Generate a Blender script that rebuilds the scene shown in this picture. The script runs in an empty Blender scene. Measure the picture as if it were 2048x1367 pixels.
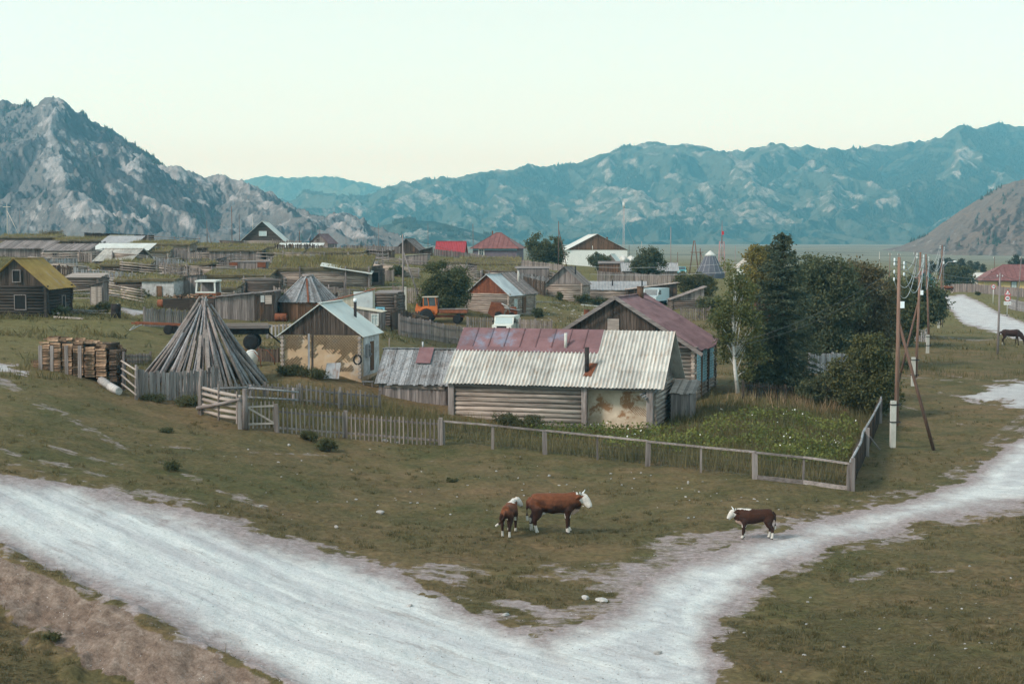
import bpy, math, random
import numpy as np
from mathutils import Vector, Matrix

random.seed(11)
rng = np.random.default_rng(11)
SC = bpy.context.scene
COL = SC.collection
R = math.radians

# ------------------------------------------------------------------ camera
F, H = 2844.44, 9.3                      # focal length in pixels of the 2048 px frame, eye height in metres
PITCH = math.atan((683.5 - 490) / F)
CP, SP = math.cos(PITCH), math.sin(PITCH)
cam = bpy.data.cameras.new('camera')
cam.lens, cam.sensor_width, cam.clip_end, cam.clip_start = 50, 36, 30000, 0.5
camo = bpy.data.objects.new('camera', cam)
camo.location = (0, 0, H)
camo.rotation_euler = (math.pi / 2 - PITCH, 0, 0)
COL.objects.link(camo)
SC.camera = camo


def project(x, y, z):
    dz = z - H
    zc = y * CP - dz * SP
    yc = y * SP + dz * CP
    return 1024 + F * x / zc, 683.5 - F * yc / zc


def unproj(px, py, s):                   # the point seen at a pixel, where one metre covers s pixels
    zc = F / s
    yc = (683.5 - py) / s
    return (px - 1024) / s, zc * CP + yc * SP, H - zc * SP + yc * CP


# ------------------------------------------------------------------ noise
def _h(ix, iy, seed):
    n = (ix.astype(np.int64) * 374761393 + iy.astype(np.int64) * 668265263 + seed * 974634777) & 0xffffffff
    n = ((n ^ (n >> 13)) * 1274126177) & 0xffffffff
    n = n ^ (n >> 16)
    return (n & 0xffff) / 65535.0


def vnoise(x, y, seed=0):
    x = np.asarray(x, float); y = np.asarray(y, float)
    ix, iy = np.floor(x), np.floor(y)
    fx, fy = x - ix, y - iy
    fx = fx * fx * fx * (fx * (fx * 6 - 15) + 10); fy = fy * fy * fy * (fy * (fy * 6 - 15) + 10)
    a, b = _h(ix, iy, seed), _h(ix + 1, iy, seed)
    c, d = _h(ix, iy + 1, seed), _h(ix + 1, iy + 1, seed)
    return (a + (b - a) * fx) * (1 - fy) + (c + (d - c) * fx) * fy


def fbm(x, y, o=4, seed=0, gain=.5):
    s, a, t = 0, 1, 0
    for i in range(o):
        s = s + a * vnoise(x * 2 ** i + 17.3 * i, y * 2 ** i - 9.1 * i, seed + i); t += a; a *= gain
    return s / t                          # 0..1


def ridged(x, y, o=4, seed=0, gain=.5):
    s, a, t = 0, 1, 0
    for i in range(o):
        s = s + a * (1 - np.abs(2 * vnoise(x * 2 ** i + 7.7 * i, y * 2 ** i + 3.1 * i, seed + i) - 1)); t += a; a *= gain
    return s / t


def sstep(a, b, x):
    t = np.clip((x - a) / (b - a), 0, 1)
    return t * t * (3 - 2 * t)


# ------------------------------------------------------------------ objects
def tagged(o, label=None, cat=None, group=None, kind=None):
    if label: o['label'] = label
    if cat: o['category'] = cat; o['kind'] = 'thing'
    if group: o['group'] = group
    if kind: o['kind'] = kind
    return o


def thing(name, label, cat, loc=(0, 0, 0), yaw=0, group=None):
    o = bpy.data.objects.new(name, None)
    o.empty_display_size = .2
    COL.objects.link(o)
    o.location = loc
    o.rotation_euler = (0, 0, yaw)
    return tagged(o, label, cat, group)


def copy_tree(o, parent=None):
    c = o.copy(); COL.objects.link(c); c.parent = parent
    for ch in list(o.children): copy_tree(ch, c)
    return c


def np_mesh(name, V, Fc, mat, parent=None, tint=None, attrs=None, smooth=False):
    V = np.asarray(V, np.float32); Fc = np.asarray(Fc, np.int32)
    me = bpy.data.meshes.new(name)
    k = Fc.shape[1]
    me.vertices.add(len(V)); me.vertices.foreach_set('co', V.ravel())
    me.loops.add(Fc.size); me.loops.foreach_set('vertex_index', Fc.ravel())
    me.polygons.add(len(Fc))
    me.polygons.foreach_set('loop_start', np.arange(0, Fc.size, k, dtype=np.int32))
    me.polygons.foreach_set('loop_total', np.full(len(Fc), k, np.int32))
    if smooth: me.polygons.foreach_set('use_smooth', np.ones(len(Fc), bool))
    me.update(calc_edges=True)
    at = me.attributes.new('tint', 'FLOAT', 'POINT')
    at.data.foreach_set('value', np.full(len(V), .5, np.float32) if tint is None else np.asarray(tint, np.float32))
    for n, a in (attrs or {}).items():
        me.attributes.new(n, 'FLOAT', 'POINT').data.foreach_set('value', np.asarray(a, np.float32))
    me.materials.append(mat)
    o = bpy.data.objects.new(name, me)
    COL.objects.link(o)
    if parent: o.parent = parent
    return o


class MB:
    """collects primitives into one mesh; each primitive carries its own tint"""
    def __init__(s): s.v, s.f, s.t, s.sm = [], [], [], []

    def add(s, vs, fs, tint=None, smooth=False):
        if tint is None: tint = random.random()
        b = len(s.v)
        s.v += [tuple(p) for p in vs]
        s.t += list(tint) if isinstance(tint, (list, tuple)) else [tint] * len(vs)
        s.f += [tuple(i + b for i in f) for f in fs]
        s.sm += [smooth] * len(fs)

    BOXF = [(0, 3, 2, 1), (4, 5, 6, 7), (0, 1, 5, 4), (1, 2, 6, 5), (2, 3, 7, 6), (3, 0, 4, 7)]

    def box(s, lo, hi, tint=None):
        x0, y0, z0 = lo; x1, y1, z1 = hi
        s.add([(x0, y0, z0), (x1, y0, z0), (x1, y1, z0), (x0, y1, z0), (x0, y0, z1), (x1, y0, z1), (x1, y1, z1), (x0, y1, z1)], s.BOXF, tint)

    def beam(s, p0, p1, w, t, up=(0, 0, 1), tint=None, w1=None):
        p0, p1, up = Vector(p0), Vector(p1), Vector(up)
        d = (p1 - p0).normalized()
        side = d.cross(up)
        if side.length < 1e-4: side = d.cross(Vector((1, 0, 0)))
        side.normalize(); u = side.cross(d)
        w1 = w if w1 is None else w1
        vs = []
        for p, ww in ((p0, w), (p1, w1)):
            for a, b in ((-1, -1), (1, -1), (1, 1), (-1, 1)):
                vs.append(p + side * a * ww / 2 + u * b * t / 2 * (ww / w))
        s.add(vs, [(0, 1, 2, 3), (7, 6, 5, 4), (0, 4, 5, 1), (1, 5, 6, 2), (2, 6, 7, 3), (3, 7, 4, 0)], tint)

    def cyl(s, p0, p1, r0, r1=None, n=8, tint=None, smooth=True, caps=True):
        s.tube([p0, p1], [r0, r0 if r1 is None else r1], n, tint, smooth, caps)

    def tube(s, pts, rad, n=8, tint=None, smooth=True, caps=True):
        pts = [Vector(p) for p in pts]
        vs, fs = [], []
        ref = None
        for i, p in enumerate(pts):
            d = (pts[min(i + 1, len(pts) - 1)] - pts[max(i - 1, 0)]).normalized()
            if ref is None: ref = Vector((0, 0, 1)) if abs(d.z) < .9 else Vector((1, 0, 0))
            a = d.cross(ref).normalized(); b = d.cross(a)
            ref = -b if False else ref
            for k in range(n):
                th = 2 * math.pi * k / n
                vs.append(p + (a * math.cos(th) + b * math.sin(th)) * rad[i])
        for i in range(len(pts) - 1):
            for k in range(n):
                j = (k + 1) % n
                fs.append((i * n + k, i * n + j, (i + 1) * n + j, (i + 1) * n + k))
        if caps:
            fs.append(tuple(range(n - 1, -1, -1))); fs.append(tuple(range((len(pts) - 1) * n, len(pts) * n)))
        s.add(vs, fs, tint, smooth)
        if caps: s.sm[-1] = s.sm[-2] = False

    def lathe(s, prof, n=16, c=(0, 0, 0), tint=None, smooth=True):
        vs, fs = [], []
        for r, z in prof:
            for k in range(n):
                th = 2 * math.pi * k / n
                vs.append((c[0] + r * math.cos(th), c[1] + r * math.sin(th), c[2] + z))
        for i in range(len(prof) - 1):
            for k in range(n):
                j = (k + 1) % n
                fs.append((i * n + k, i * n + j, (i + 1) * n + j, (i + 1) * n + k))
        fs.append(tuple(range(n - 1, -1, -1))); fs.append(tuple(range((len(prof) - 1) * n, len(prof) * n)))
        s.add(vs, fs, tint, smooth)

    def slab(s, q, t, tint=None):
        """four corners (counter-clockwise from above) and a thickness downward along the normal"""
        q = [Vector(p) for p in q]
        n = (q[1] - q[0]).cross(q[3] - q[0]).normalized()
        lo = [p - n * t for p in q]
        s.add(lo + q, s.BOXF, tint)

    def prism(s, poly, axis, a0, a1, tint=None):
        """poly: 2-D outline in the plane of the two other axes, run along axis from a0 to a1"""
        def p3(p, a):
            return {'x': (a, p[0], p[1]), 'y': (p[0], a, p[1]), 'z': (p[0], p[1], a)}[axis]
        n = len(poly)
        vs = [p3(p, a0) for p in poly] + [p3(p, a1) for p in poly]
        fs = [tuple(range(n - 1, -1, -1)), tuple(range(n, 2 * n))] + [(i, (i + 1) % n, n + (i + 1) % n, n + i) for i in range(n)]
        s.add(vs, fs, tint)

    def build(s, name, mat, parent=None, label=None):
        me = bpy.data.meshes.new(name)
        me.from_pydata(s.v, [], s.f)
        me.polygons.foreach_set('use_smooth', s.sm)
        me.attributes.new('tint', 'FLOAT', 'POINT').data.foreach_set('value', np.array(s.t, np.float32))
        me.materials.append(mat)
        me.update()
        import bmesh
        bm = bmesh.new(); bm.from_mesh(me); bmesh.ops.recalc_face_normals(bm, faces=bm.faces); bm.to_mesh(me); bm.free()
        o = bpy.data.objects.new(name, me)
        COL.objects.link(o)
        if parent: o.parent = parent
        if label: o['label'] = label
        return o


# ------------------------------------------------------------------ materials
class NT:
    def __init__(s, name):
        s.m = bpy.data.materials.new(name); s.m.use_nodes = True
        s.t = s.m.node_tree; s.t.nodes.clear()

    def n(s, typ, ins=None, **kw):
        nd = s.t.nodes.new(typ)
        for k, v in kw.items(): setattr(nd, k, v)
        for k, v in (ins or {}).items():
            if hasattr(v, 'is_output'): s.t.links.new(v, nd.inputs[k])
            else: nd.inputs[k].default_value = v
        return nd

    def ramp(s, fac, stops, interp='LINEAR'):
        nd = s.n('ShaderNodeValToRGB', {'Fac': fac})
        nd.color_ramp.interpolation = interp
        e = nd.color_ramp.elements
        while len(e) < len(stops): e.new(.5)
        for i, (p, c) in enumerate(stops):
            e[i].position = p
            e[i].color = (*c, 1) if isinstance(c, tuple) else (c, c, c, 1)
        return nd.outputs[0]

    def mix(s, f, a, b, mode='MIX'):
        nd = s.n('ShaderNodeMix', data_type='RGBA', blend_type=mode)
        nd.clamp_factor = True
        for i, v in ((0, f), (6, a), (7, b)):
            if hasattr(v, 'is_output'): s.t.links.new(v, nd.inputs[i])
            else: nd.inputs[i].default_value = (*v, 1) if isinstance(v, tuple) else v
        return nd.outputs[2]

    def math(s, op, a, b=0.0, c=0.0):
        nd = s.n('ShaderNodeMath', {0: a, 1: b, 2: c}, operation=op)
        return nd.outputs[0]

    def attr(s, name):
        return s.n('ShaderNodeAttribute', attribute_name=name).outputs['Fac']

    def noise(s, scale, detail=4, rough=.6, sc=(1, 1, 1), rot=(0, 0, 0), coord='Object', dist=0):
        tc = s.n('ShaderNodeTexCoord').outputs[coord]
        if any(rot): tc = s.n('ShaderNodeMapping', {'Vector': tc, 'Rotation': rot}).outputs[0]
        mp = s.n('ShaderNodeMapping', {'Vector': tc, 'Scale': sc}).outputs[0]
        return s.n('ShaderNodeTexNoise', {'Vector': mp, 'Scale': scale, 'Detail': detail, 'Roughness': rough, 'Distortion': dist}).outputs['Fac']

    def finish(s, col, rough=.85, metal=0.0, spec=.3, bump=None, bstr=.3, bdist=.02, transl=0.0):
        b = s.n('ShaderNodeBsdfPrincipled')
        for k, v in (('Base Color', col), ('Roughness', rough), ('Metallic', metal), ('Specular IOR Level', spec)):
            if hasattr(v, 'is_output'): s.t.links.new(v, b.inputs[k])
            else: b.inputs[k].default_value = (*v, 1) if isinstance(v, tuple) else v
        if bump is not None:
            bp = s.n('ShaderNodeBump', {'Height': bump, 'Strength': bstr, 'Distance': bdist})
            s.t.links.new(bp.outputs[0], b.inputs['Normal'])
        sh = b.outputs[0]
        if transl:
            tr = s.n('ShaderNodeBsdfTranslucent')
            if hasattr(col, 'is_output'): s.t.links.new(col, tr.inputs[0])
            else: tr.inputs[0].default_value = (*col, 1)
            mx = s.n('ShaderNodeMixShader', {0: transl, 1: sh, 2: tr.outputs[0]})
            sh = mx.outputs[0]
        o = s.n('ShaderNodeOutputMaterial')
        s.t.links.new(sh, o.inputs[0])
        return s.m


def noisy(name, cols, scale=3, sc=(1, 1, 1), detail=5, tint=.7, stain=None, rough=.85, metal=0., spec=.25, bump=0., transl=0., big=None):
    t = NT(name)
    n = t.noise(scale, detail, .65, sc)
    k = len(cols)
    c = t.ramp(n, [(.3 + .4 * i / max(1, k - 1), cc) for i, cc in enumerate(cols)]) if k > 1 else t.mix(0.0, cols[0], cols[0])
    if stain:
        sc_col, ss, lo, hi, ssc = stain
        f = t.ramp(t.noise(ss, 5, .7, ssc), [(lo, 0.), (hi, 1.)])
        c = t.mix(f, c, sc_col)
    if tint:
        v = t.math('MULTIPLY_ADD', t.attr('tint'), tint, 1 - tint / 2)
        c = t.mix(1.0, c, t.n('ShaderNodeCombineColor', {0: v, 1: v, 2: v}).outputs[0], 'MULTIPLY')
    return t.finish(c, rough, metal, spec, n if bump else None, bump, .03, transl)


W = {}
def wood(key, a, b, ax, stain=None, tint=.7):
    sc = {'x': (.35, 6, 6), 'y': (6, .35, 6), 'z': (6, 6, .35)}[ax]
    W[key] = noisy('wood_' + key, [a, b], 2.2, sc, 6, tint, stain, .9, bump=.3)

g1, g2 = (.115, .094, .085), (.335, .285, .268)
wood('grey_z', g1, g2, 'z', ((.07, .05, .04), .8, .55, .75, (1, 1, .4)))
wood('grey_x', g1, g2, 'x', ((.08, .055, .045), .8, .55, .75, (.4, 1, 1)))
wood('grey_y', g1, g2, 'y')
wood('dark_z', (.028, .021, .017), (.115, .085, .068), 'z', ((.20, .10, .045), 1.2, .58, .8, (1, 1, .3)))
wood('dark_x', (.03, .024, .02), (.12, .095, .08), 'x')
wood('log_x', (.17, .13, .108), (.54, .45, .385), 'x', ((.06, .04, .03), 1.1, .5, .78, (.35, 1, 2)))
wood('log_y', (.15, .115, .1), (.44, .37, .32), 'y')
wood('logdark_x', (.06, .046, .04), (.2, .16, .135), 'x')
wood('logdark_y', (.05, .04, .035), (.17, .14, .12), 'y')
wood('pale_z', (.14, .11, .1), (.33, .275, .245), 'z', ((.08, .055, .045), .9, .56, .78, (1, 1, .5)))
wood('pale_x', (.2, .16, .14), (.46, .39, .34), 'x')
wood('brown_z', (.07, .038, .022), (.21, .12, .075), 'z')
wood('pole', (.1, .055, .038), (.24, .145, .11), 'z', ((.06, .035, .025), .6, .55, .8, (1, 1, .3)))
wood('polegrey', (.13, .105, .1), (.29, .25, .24), 'z')
wood('bluegrey_z', (.15, .14, .145), (.42, .4, .4), 'z')
wood('bluegrey_y', (.11, .11, .115), (.36, .36, .365), 'y', ((.1, .07, .055), 1, .5, .75, (2, .4, 2)))
wood('blacklog', (.022, .018, .015), (.085, .068, .057), 'x')
W['bark'] = noisy('bark', [(.05, .038, .03), (.13, .1, .085)], 5, (1, 1, .3))
W['birch_bark'] = noisy('birch_bark', [(.5, .47, .43), (.68, .66, .62)], 3, (1, 1, 2), stain=((.05, .04, .04), 2.5, .58, .68, (1, 1, 3)))
W['firewood'] = noisy('split_firewood', [(.1, .055, .032), (.33, .21, .135)], 7, (1, 1, 1), tint=1.6)
W['firewood_end'] = noisy('firewood_bark', [(.03, .022, .018), (.14, .09, .06)], 7, tint=1.2)
W['white'] = noisy('white_paint', [(.52, .53, .5), (.68, .69, .66)], 2, tint=.25, stain=((.35, .27, .22), 1.4, .6, .85, (1, 1, .4)), rough=.6)
W['blue_paint'] = noisy('blue_paint', [(.16, .42, .56), (.3, .58, .7)], 5, tint=.4)
W['pale_blue'] = noisy('pale_blue_paint_worn', [(.3, .52, .6), (.48, .66, .72)], 5, tint=.8, stain=((.25, .22, .2), 3, .62, .8, (1, 1, 1)))
W['teal_paint'] = noisy('teal_paint', [(.02, .09, .09), (.05, .15, .14)], 5, tint=.3)
W['tin'] = noisy('tin_sheet', [(.4, .42, .43), (.62, .64, .63)], .9, (1, 1, 1), tint=.35, stain=((.3, .2, .15), 1.6, .6, .9, (1, 1, 1)), rough=.55, metal=.15)
W['white_tin'] = noisy('white_tin_sheet', [(.5, .52, .49), (.66, .67, .62)], .8, tint=.3, stain=((.42, .33, .27), 1.2, .58, .9, (1, 1, 1)), rough=.6)
W['rusty_tin'] = noisy('rust_streaked_tin', [(.3, .3, .31), (.44, .44, .44)], 2, tint=.3, stain=((.22, .12, .08), 2.5, .48, .7, (2, 1, .5)))
W['asbestos'] = noisy('asbestos_cement', [(.36, .33, .3), (.64, .6, .54)], 1.6, (2.2, .5, 1), 7, tint=.75, stain=((.34, .21, .13), 1.9, .52, .8, (3, .3, 1)), bump=.2)
W['asbestos_grey'] = noisy('grey_asbestos_cement', [(.27, .27, .28), (.42, .42, .42)], 1.5, (2.2, .7, 1), 7, tint=.3, bump=.2)
W['red_tin'] = noisy('oxide_red_tin', [(.16, .08, .082), (.25, .135, .14)], 1.6, tint=.6, stain=((.19, .2, .26), .7, .54, .68, (1, 1, 1)), rough=.6)
W['rust_red'] = noisy('rust_red_roof', [(.15, .06, .055), (.25, .11, .1)], 1.6, tint=.45, rough=.6)
W['maroon'] = noisy('maroon_asbestos', [(.13, .074, .078), (.235, .145, .15)], 1.6, (1, .4, 1), tint=.6, stain=((.33, .23, .22), 2, .6, .85, (2, .3, 1)), rough=.7)
W['red_tile'] = noisy('red_metal_tile', [(.3, .035, .045), (.4, .065, .075)], 2, (1, 3, 1), tint=.2, rough=.5)
W['plaster_white'] = noisy('whitewash', [(.74, .76, .73), (.85, .86, .83)], .6, tint=.1)
W['clay'] = noisy('clay_daub', [(.42, .28, .17), (.6, .43, .28)], 1.4, tint=.4, stain=((.5, .43, .36), .8, .52, .66, (1, 1, 1)), bump=.3)
W['lathwood'] = noisy('bare_lath', [(.1, .06, .035), (.28, .18, .1)], 5, tint=.8)
W['claypale'] = noisy('pale_clay_plaster', [(.38, .28, .19), (.66, .55, .43)], 1.0, detail=7, tint=.2, stain=((.3, .16, .08), .9, .55, .62, (1, 1, 1)), bump=.3)
W['limewash'] = noisy('limewashed_stone', [(.3, .29, .29), (.6, .6, .6)], 2.5, tint=.5, stain=((.13, .11, .1), 2, .55, .7, (1, 1, 1)))
W['purple'] = noisy('mauve_wall', [(.12, .1, .13), (.2, .17, .2)], 1.5, tint=.3)
W['yellow_wall'] = noisy('yellow_wall', [(.6, .44, .2), (.7, .53, .27)], 1, tint=.1)
W['cream'] = noisy('cream_boards', [(.5, .44, .34), (.62, .56, .46)], 2, (3, 3, .4), tint=.25)
W['rust'] = noisy('rusty_steel', [(.12, .04, .02), (.26, .09, .045)], 4, tint=.5, rough=.8)
W['orange'] = noisy('orange_paint', [(.52, .13, .035), (.66, .2, .06)], 4, tint=.2, stain=((.2, .08, .04), 3, .6, .8, (1, 1, 1)), rough=.6)
W['black'] = noisy('black_rubber', [(.012, .012, .013), (.03, .03, .03)], 8, tint=.3)
W['soot'] = noisy('sooty_steel', [(.02, .017, .017), (.055, .045, .043)], 5, tint=.3, stain=((.2, .1, .06), 3, .62, .8, (1, 1, 1)))
W['dark_hole'] = noisy('dark_interior', [(.012, .011, .01), (.02, .018, .016)], 5, tint=.1)
W['glass'] = noisy('window_glass', [(.06, .08, .09), (.1, .13, .14)], 2, tint=.2, rough=.08, spec=.9)
W['paleglass'] = noisy('pale_reflecting_glass', [(.42, .5, .5), (.5, .58, .58)], 2, tint=.1, rough=.1, spec=.8)
W['concrete'] = noisy('concrete', [(.42, .4, .36), (.58, .56, .5)], 4, (1, 1, .5), tint=.3)
W['steel'] = noisy('galvanised_steel', [(.35, .36, .37), (.5, .51, .52)], 4, tint=.3, rough=.5, metal=.4)
W['redwhite'] = noisy('red_lattice_paint', [(.4, .2, .2), (.5, .32, .32)], 3, tint=.8)
W['wire'] = noisy('aluminium_wire', [(.3, .32, .33), (.42, .44, .45)], 4, tint=.1, rough=.5)
W['wiredark'] = noisy('dark_wire', [(.05, .06, .06), (.09, .1, .1)], 4, tint=.1, rough=.5)
W['ceramic'] = noisy('white_ceramic', [(.75, .77, .77), (.85, .86, .86)], 4, tint=.1, rough=.3)
W['stone'] = noisy('pale_stone', [(.26, .24, .225), (.5, .47, .45)], 6, tint=.6, bump=.4)
W['sod'] = noisy('sod_earth', [(.07, .058, .035), (.19, .15, .085)], 1.3, tint=.3)
W['moss_roof'] = noisy('ochre_lichen_roof', [(.3, .18, .055), (.44, .29, .1)], 1.1, (1, 1, 1), tint=.3, stain=((.3, .27, .27), .9, .55, .75, (.3, 2, 1)))
W['felt'] = noisy('dark_slate_roofing', [(.075, .08, .1), (.12, .125, .15)], 2, tint=.35)
W['signwhite'] = noisy('sign_white', [(.8, .8, .8)], 2, tint=.05, rough=.4)
W['signred'] = noisy('sign_red', [(.5, .03, .04)], 2, tint=.05, rough=.4)
W['signblack'] = noisy('sign_black', [(.02, .02, .025)], 2, tint=.05, rough=.4)
W['vanblue'] = noisy('pale_blue_paint', [(.42, .52, .56), (.52, .61, .64)], 3, tint=.1, rough=.4)
W['turquoise'] = noisy('turquoise_paint', [(.12, .5, .56), (.2, .58, .62)], 3, tint=.1, rough=.4)
W['carwhite'] = noisy('cream_car_paint', [(.66, .68, .62), (.76, .77, .71)], 3, tint=.1, rough=.35)
W['flower'] = noisy('white_petals', [(.75, .74, .7), (.85, .84, .8)], 3, tint=.1)


def leafmat(name, a, b, transl=.3):
    t = NT(name)
    c = t.ramp(t.attr('tint'), [(0., a), (1., b)])
    return t.finish(c, .7, 0., .2, transl=transl)

L = {
    'spruce': leafmat('spruce_needles', (0.041, 0.055, 0.036), (0.138, 0.150, 0.084), .18),
    'birch': leafmat('birch_leaves', (.07, .082, .028), (.22, .215, .085), .4),
    'yellow': leafmat('yellowing_leaves', (.1, .085, .022), (.34, .27, .075), .35),
    'dark': leafmat('dark_leaves', (0.050, 0.062, 0.034), (0.150, 0.156, 0.075), .28),
    'brown': leafmat('russet_leaves', (0.066, 0.060, 0.034), (0.204, 0.162, 0.078), .28),
    'bush': leafmat('bush_leaves', (0.050, 0.062, 0.029), (0.162, 0.162, 0.066), .28),
    'orchard': leafmat('yellow_flecked_leaves', (0.039, 0.050, 0.022), (0.165, 0.149, 0.055), .25),
    'grass': leafmat('pasture_grass_blades', (.085, .078, .033), (.225, .175, .09), .3),
    'tall': leafmat('tall_grass_blades', (.075, .078, .03), (.27, .215, .105), .3),
    'straw': leafmat('dry_straw', (.24, .16, .085), (.48, .34, .21), .3),
    'crop': leafmat('potato_leaves', (.07, .095, .024), (.24, .25, .07), .3),
    'pine': leafmat('pine_needles', (.035, .045, .03), (.085, .09, .055), .15),
    'weed': leafmat('weeds', (.05, .056, .022), (.14, .135, .06), .3),
    'sodgrass': leafmat('roof_grass', (.13, .128, .045), (.4, .32, .15), .3),
}
# tuned by comparing renders with the photograph
SKYMIX, SUN_E, EXPO = .9, 2.9, 0.08
SKY_STOPS = [(0, (10.3, 17.4, 19.4)), (.05, (10.2, 16.0, 16.6)), (.1, (9.7, 13.3, 12.8)), (.16, (9.0, 11.6, 11.1)), (.45, (6.2, 8.0, 8.4)), (1, (4.4, 5.8, 6.7))]
HAZE_COL, HAZE_D = (.2, .7, 1.0), 2.0e-4
# ------------------------------------------------------------------ where things stand: (pixel x, pixel y of the foot, pixels per metre)
PL = dict(
    gable_house=(525, 492, 10.8), red_barn=(638, 496, 10.5), ridge_shed=(813, 508, 12), tar_lean=(852, 508, 12.5), red_tile=(899, 513, 11.2),
    hip_house=(990, 517, 10.2), hall=(1194, 534, 9.2), grey_gable=(1221, 541, 11.3), brown_shed=(1222, 549, 12), grey_long=(1300, 550, 12.3),
    ail_tent=(1420, 556, 10.5), white_house=(1502, 553, 9), turq=(1365, 549, 11.5), hut=(1128, 601, 16.2), log_long=(1228, 607, 15.6),
    lean_long=(1305, 606, 15.9), truck=(1297, 614, 16.3), grey_mono=(1376, 619, 17), brown_gable=(1510, 642, 20),
    sodA=(52, 483, 12.2), sodB=(185, 491, 12.4), sodC=(318, 502, 13.5), open_shed=(233, 478, 11.2), slab_shed=(237, 496, 12.7),
    plank_log=(130, 525, 16.3), board_long=(42, 515, 15.5), white_roof=(240, 509, 15.2), beige=(226, 529, 16.7), lean_log=(165, 583, 22.5),
    outhouse=(194, 609, 25.8), limewash=(316, 595, 21), plank_mid=(372, 590, 20.6), shedE=(398, 518, 14), board_sod=(470, 519, 14.3),
    log_sod=(567, 521, 14.2), tin_long=(597, 506, 12.8), lean_small=(430, 535, 15.8), rust_board=(497, 546, 16.4), sod_green=(475, 574, 18.4),
    big_sod=(640, 573, 17.9), ruin=(750, 569, 17.6), slat_wall=(525, 586, 20.5), barn=(491, 642, 24.6), octagon=(617, 641, 24),
    cream=(690, 651, 27), dark_block=(770, 647, 25.5), annex=(733, 653, 28), lath=(643, 737, 37), plank_roof=(825, 803, 38.3),
    tractor_cabin=(975, 633, 19.6), sod_hut=(995, 562, 15.2), sod_wall=(978, 546, 14), board_grey=(1066, 561, 15.3), board_mid=(833, 531, 14),
    yellow_house=(2045, 583, 10), white_shed=(1971, 579, 9.8), teal_house=(1853, 577, 9.6),
    dark_log=(33, 633, 29), drum=(232, 633, 28.5), planks=(165, 629, 28), firewood=(142, 745, 41.5), log_cone=(410, 768, 38.8),
    tractor=(880, 652, 21.3), van=(1003, 674, 22.6), machine=(1005, 634, 20.3), old_cab=(411, 606, 22), wood_deck=(375, 622, 23.5),
    rust_drum=(562, 642, 24.6), trailer=(505, 700, 32), frame=(315, 668, 30.5), bush_big=(893, 613, 20.3), bush_far=(1088, 529, 10.8),
    tree_round=(1298, 552, 12.7), bush_yel=(1386, 592, 14.6), birch=(1475, 781, 36), spruce=(1562, 794, 34.8), bush_right=(1918, 574, 10.4),
    pole_mid=(811, 622, 20), horse=(2023, 690, 21.5), sign_a=(1986, 605, 13), sign_b=(2014, 633, 15.2), p_a=(1785, 896, 43.5),
    p_b=(1826, 772, 30.5), p_c=(1855, 706, 23.4), p_d=(1877, 656, 17.8), p_e=(1995, 708, 23.4), cows=(1892, 588, 10.6),
    gatehouse=(1305, 858, 41.5), houseleft=(905, 829, 39.9), bighouse=(1386, 806, 36.3),
)
CTRL = list(PL.values())
for (px, py, z) in [(0, 1367, .7), (700, 1367, .2), (1300, 1367, 0), (2048, 1367, 0), (0, 1150, 1.1), (600, 1200, .35), (1300, 1150, 0), (2048, 1150, 0),
                    (0, 960, 2.), (500, 1000, 1.0), (1000, 1060, .1), (1500, 1070, 0), (2048, 930, 0), (0, 850, 2.7), (250, 790, 2.25), (90, 745, 3.2),
                    (480, 855, 1.4), (880, 888, .45), (1290, 930, .1), (1700, 980, 0), (2048, 800, 0), (1900, 760, 0), (1700, 720, .2), (1720, 795, .15),
                    (2048, 690, 0), (1920, 640, 0), (1150, 680, 1.3), (700, 830, 1.0), (0, 700, 3.8), (900, 695, 1.6), (1100, 660, 1.7)]:
    CTRL.append((px, py, (py - 490) / (9.3 - z)))
CTRL += [(200, 486, 8), (300, 495, 5), (620, 500, 6), (0, 478, 8), (1150, 524, 6), (1600, 530, 5.5), (1900, 538, 5.5), (2048, 545, 6.5), (900, 512, 6),
         (0, 500, 2), (500, 500, 2), (1024, 500, 2), (1500, 500, 2), (2048, 504, 2), (0, 489, .8), (700, 489, .8), (1400, 488, .8), (2048, 489, .8)]
CP_ = np.array([unproj(*c) for c in CTRL])
KU = 3.2
_cu, _cv = KU * CP_[:, 0] / CP_[:, 1], np.log(CP_[:, 1])


def _tps(r2): return np.where(r2 > 1e-12, r2 * np.log(np.maximum(r2, 1e-12)), 0)


_n = len(CTRL)
_K = _tps((_cu[:, None] - _cu) ** 2 + (_cv[:, None] - _cv) ** 2) + np.eye(_n) * .01
_P = np.stack([np.ones(_n), _cu, _cv], 1)
_A = np.block([[_K, _P], [_P.T, np.zeros((3, 3))]])
_w = np.linalg.solve(_A, np.concatenate([CP_[:, 2], np.zeros(3)]))


def hz0(x, y):
    x = np.asarray(x, float); y = np.asarray(y, float)
    sh = x.shape
    u = np.clip(KU * x / np.maximum(y, 1), -1.35, 1.35).ravel(); v = np.log(np.clip(y, 26, 3600)).ravel()
    out = np.empty(len(u))
    for i in range(0, len(u), 40000):
        a, b = u[i:i + 40000], v[i:i + 40000]
        k = _tps((a[:, None] - _cu) ** 2 + (b[:, None] - _cv) ** 2)
        out[i:i + 40000] = k @ _w[:_n] + _w[_n] + _w[_n + 1] * a + _w[_n + 2] * b
    return out.reshape(sh)


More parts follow.
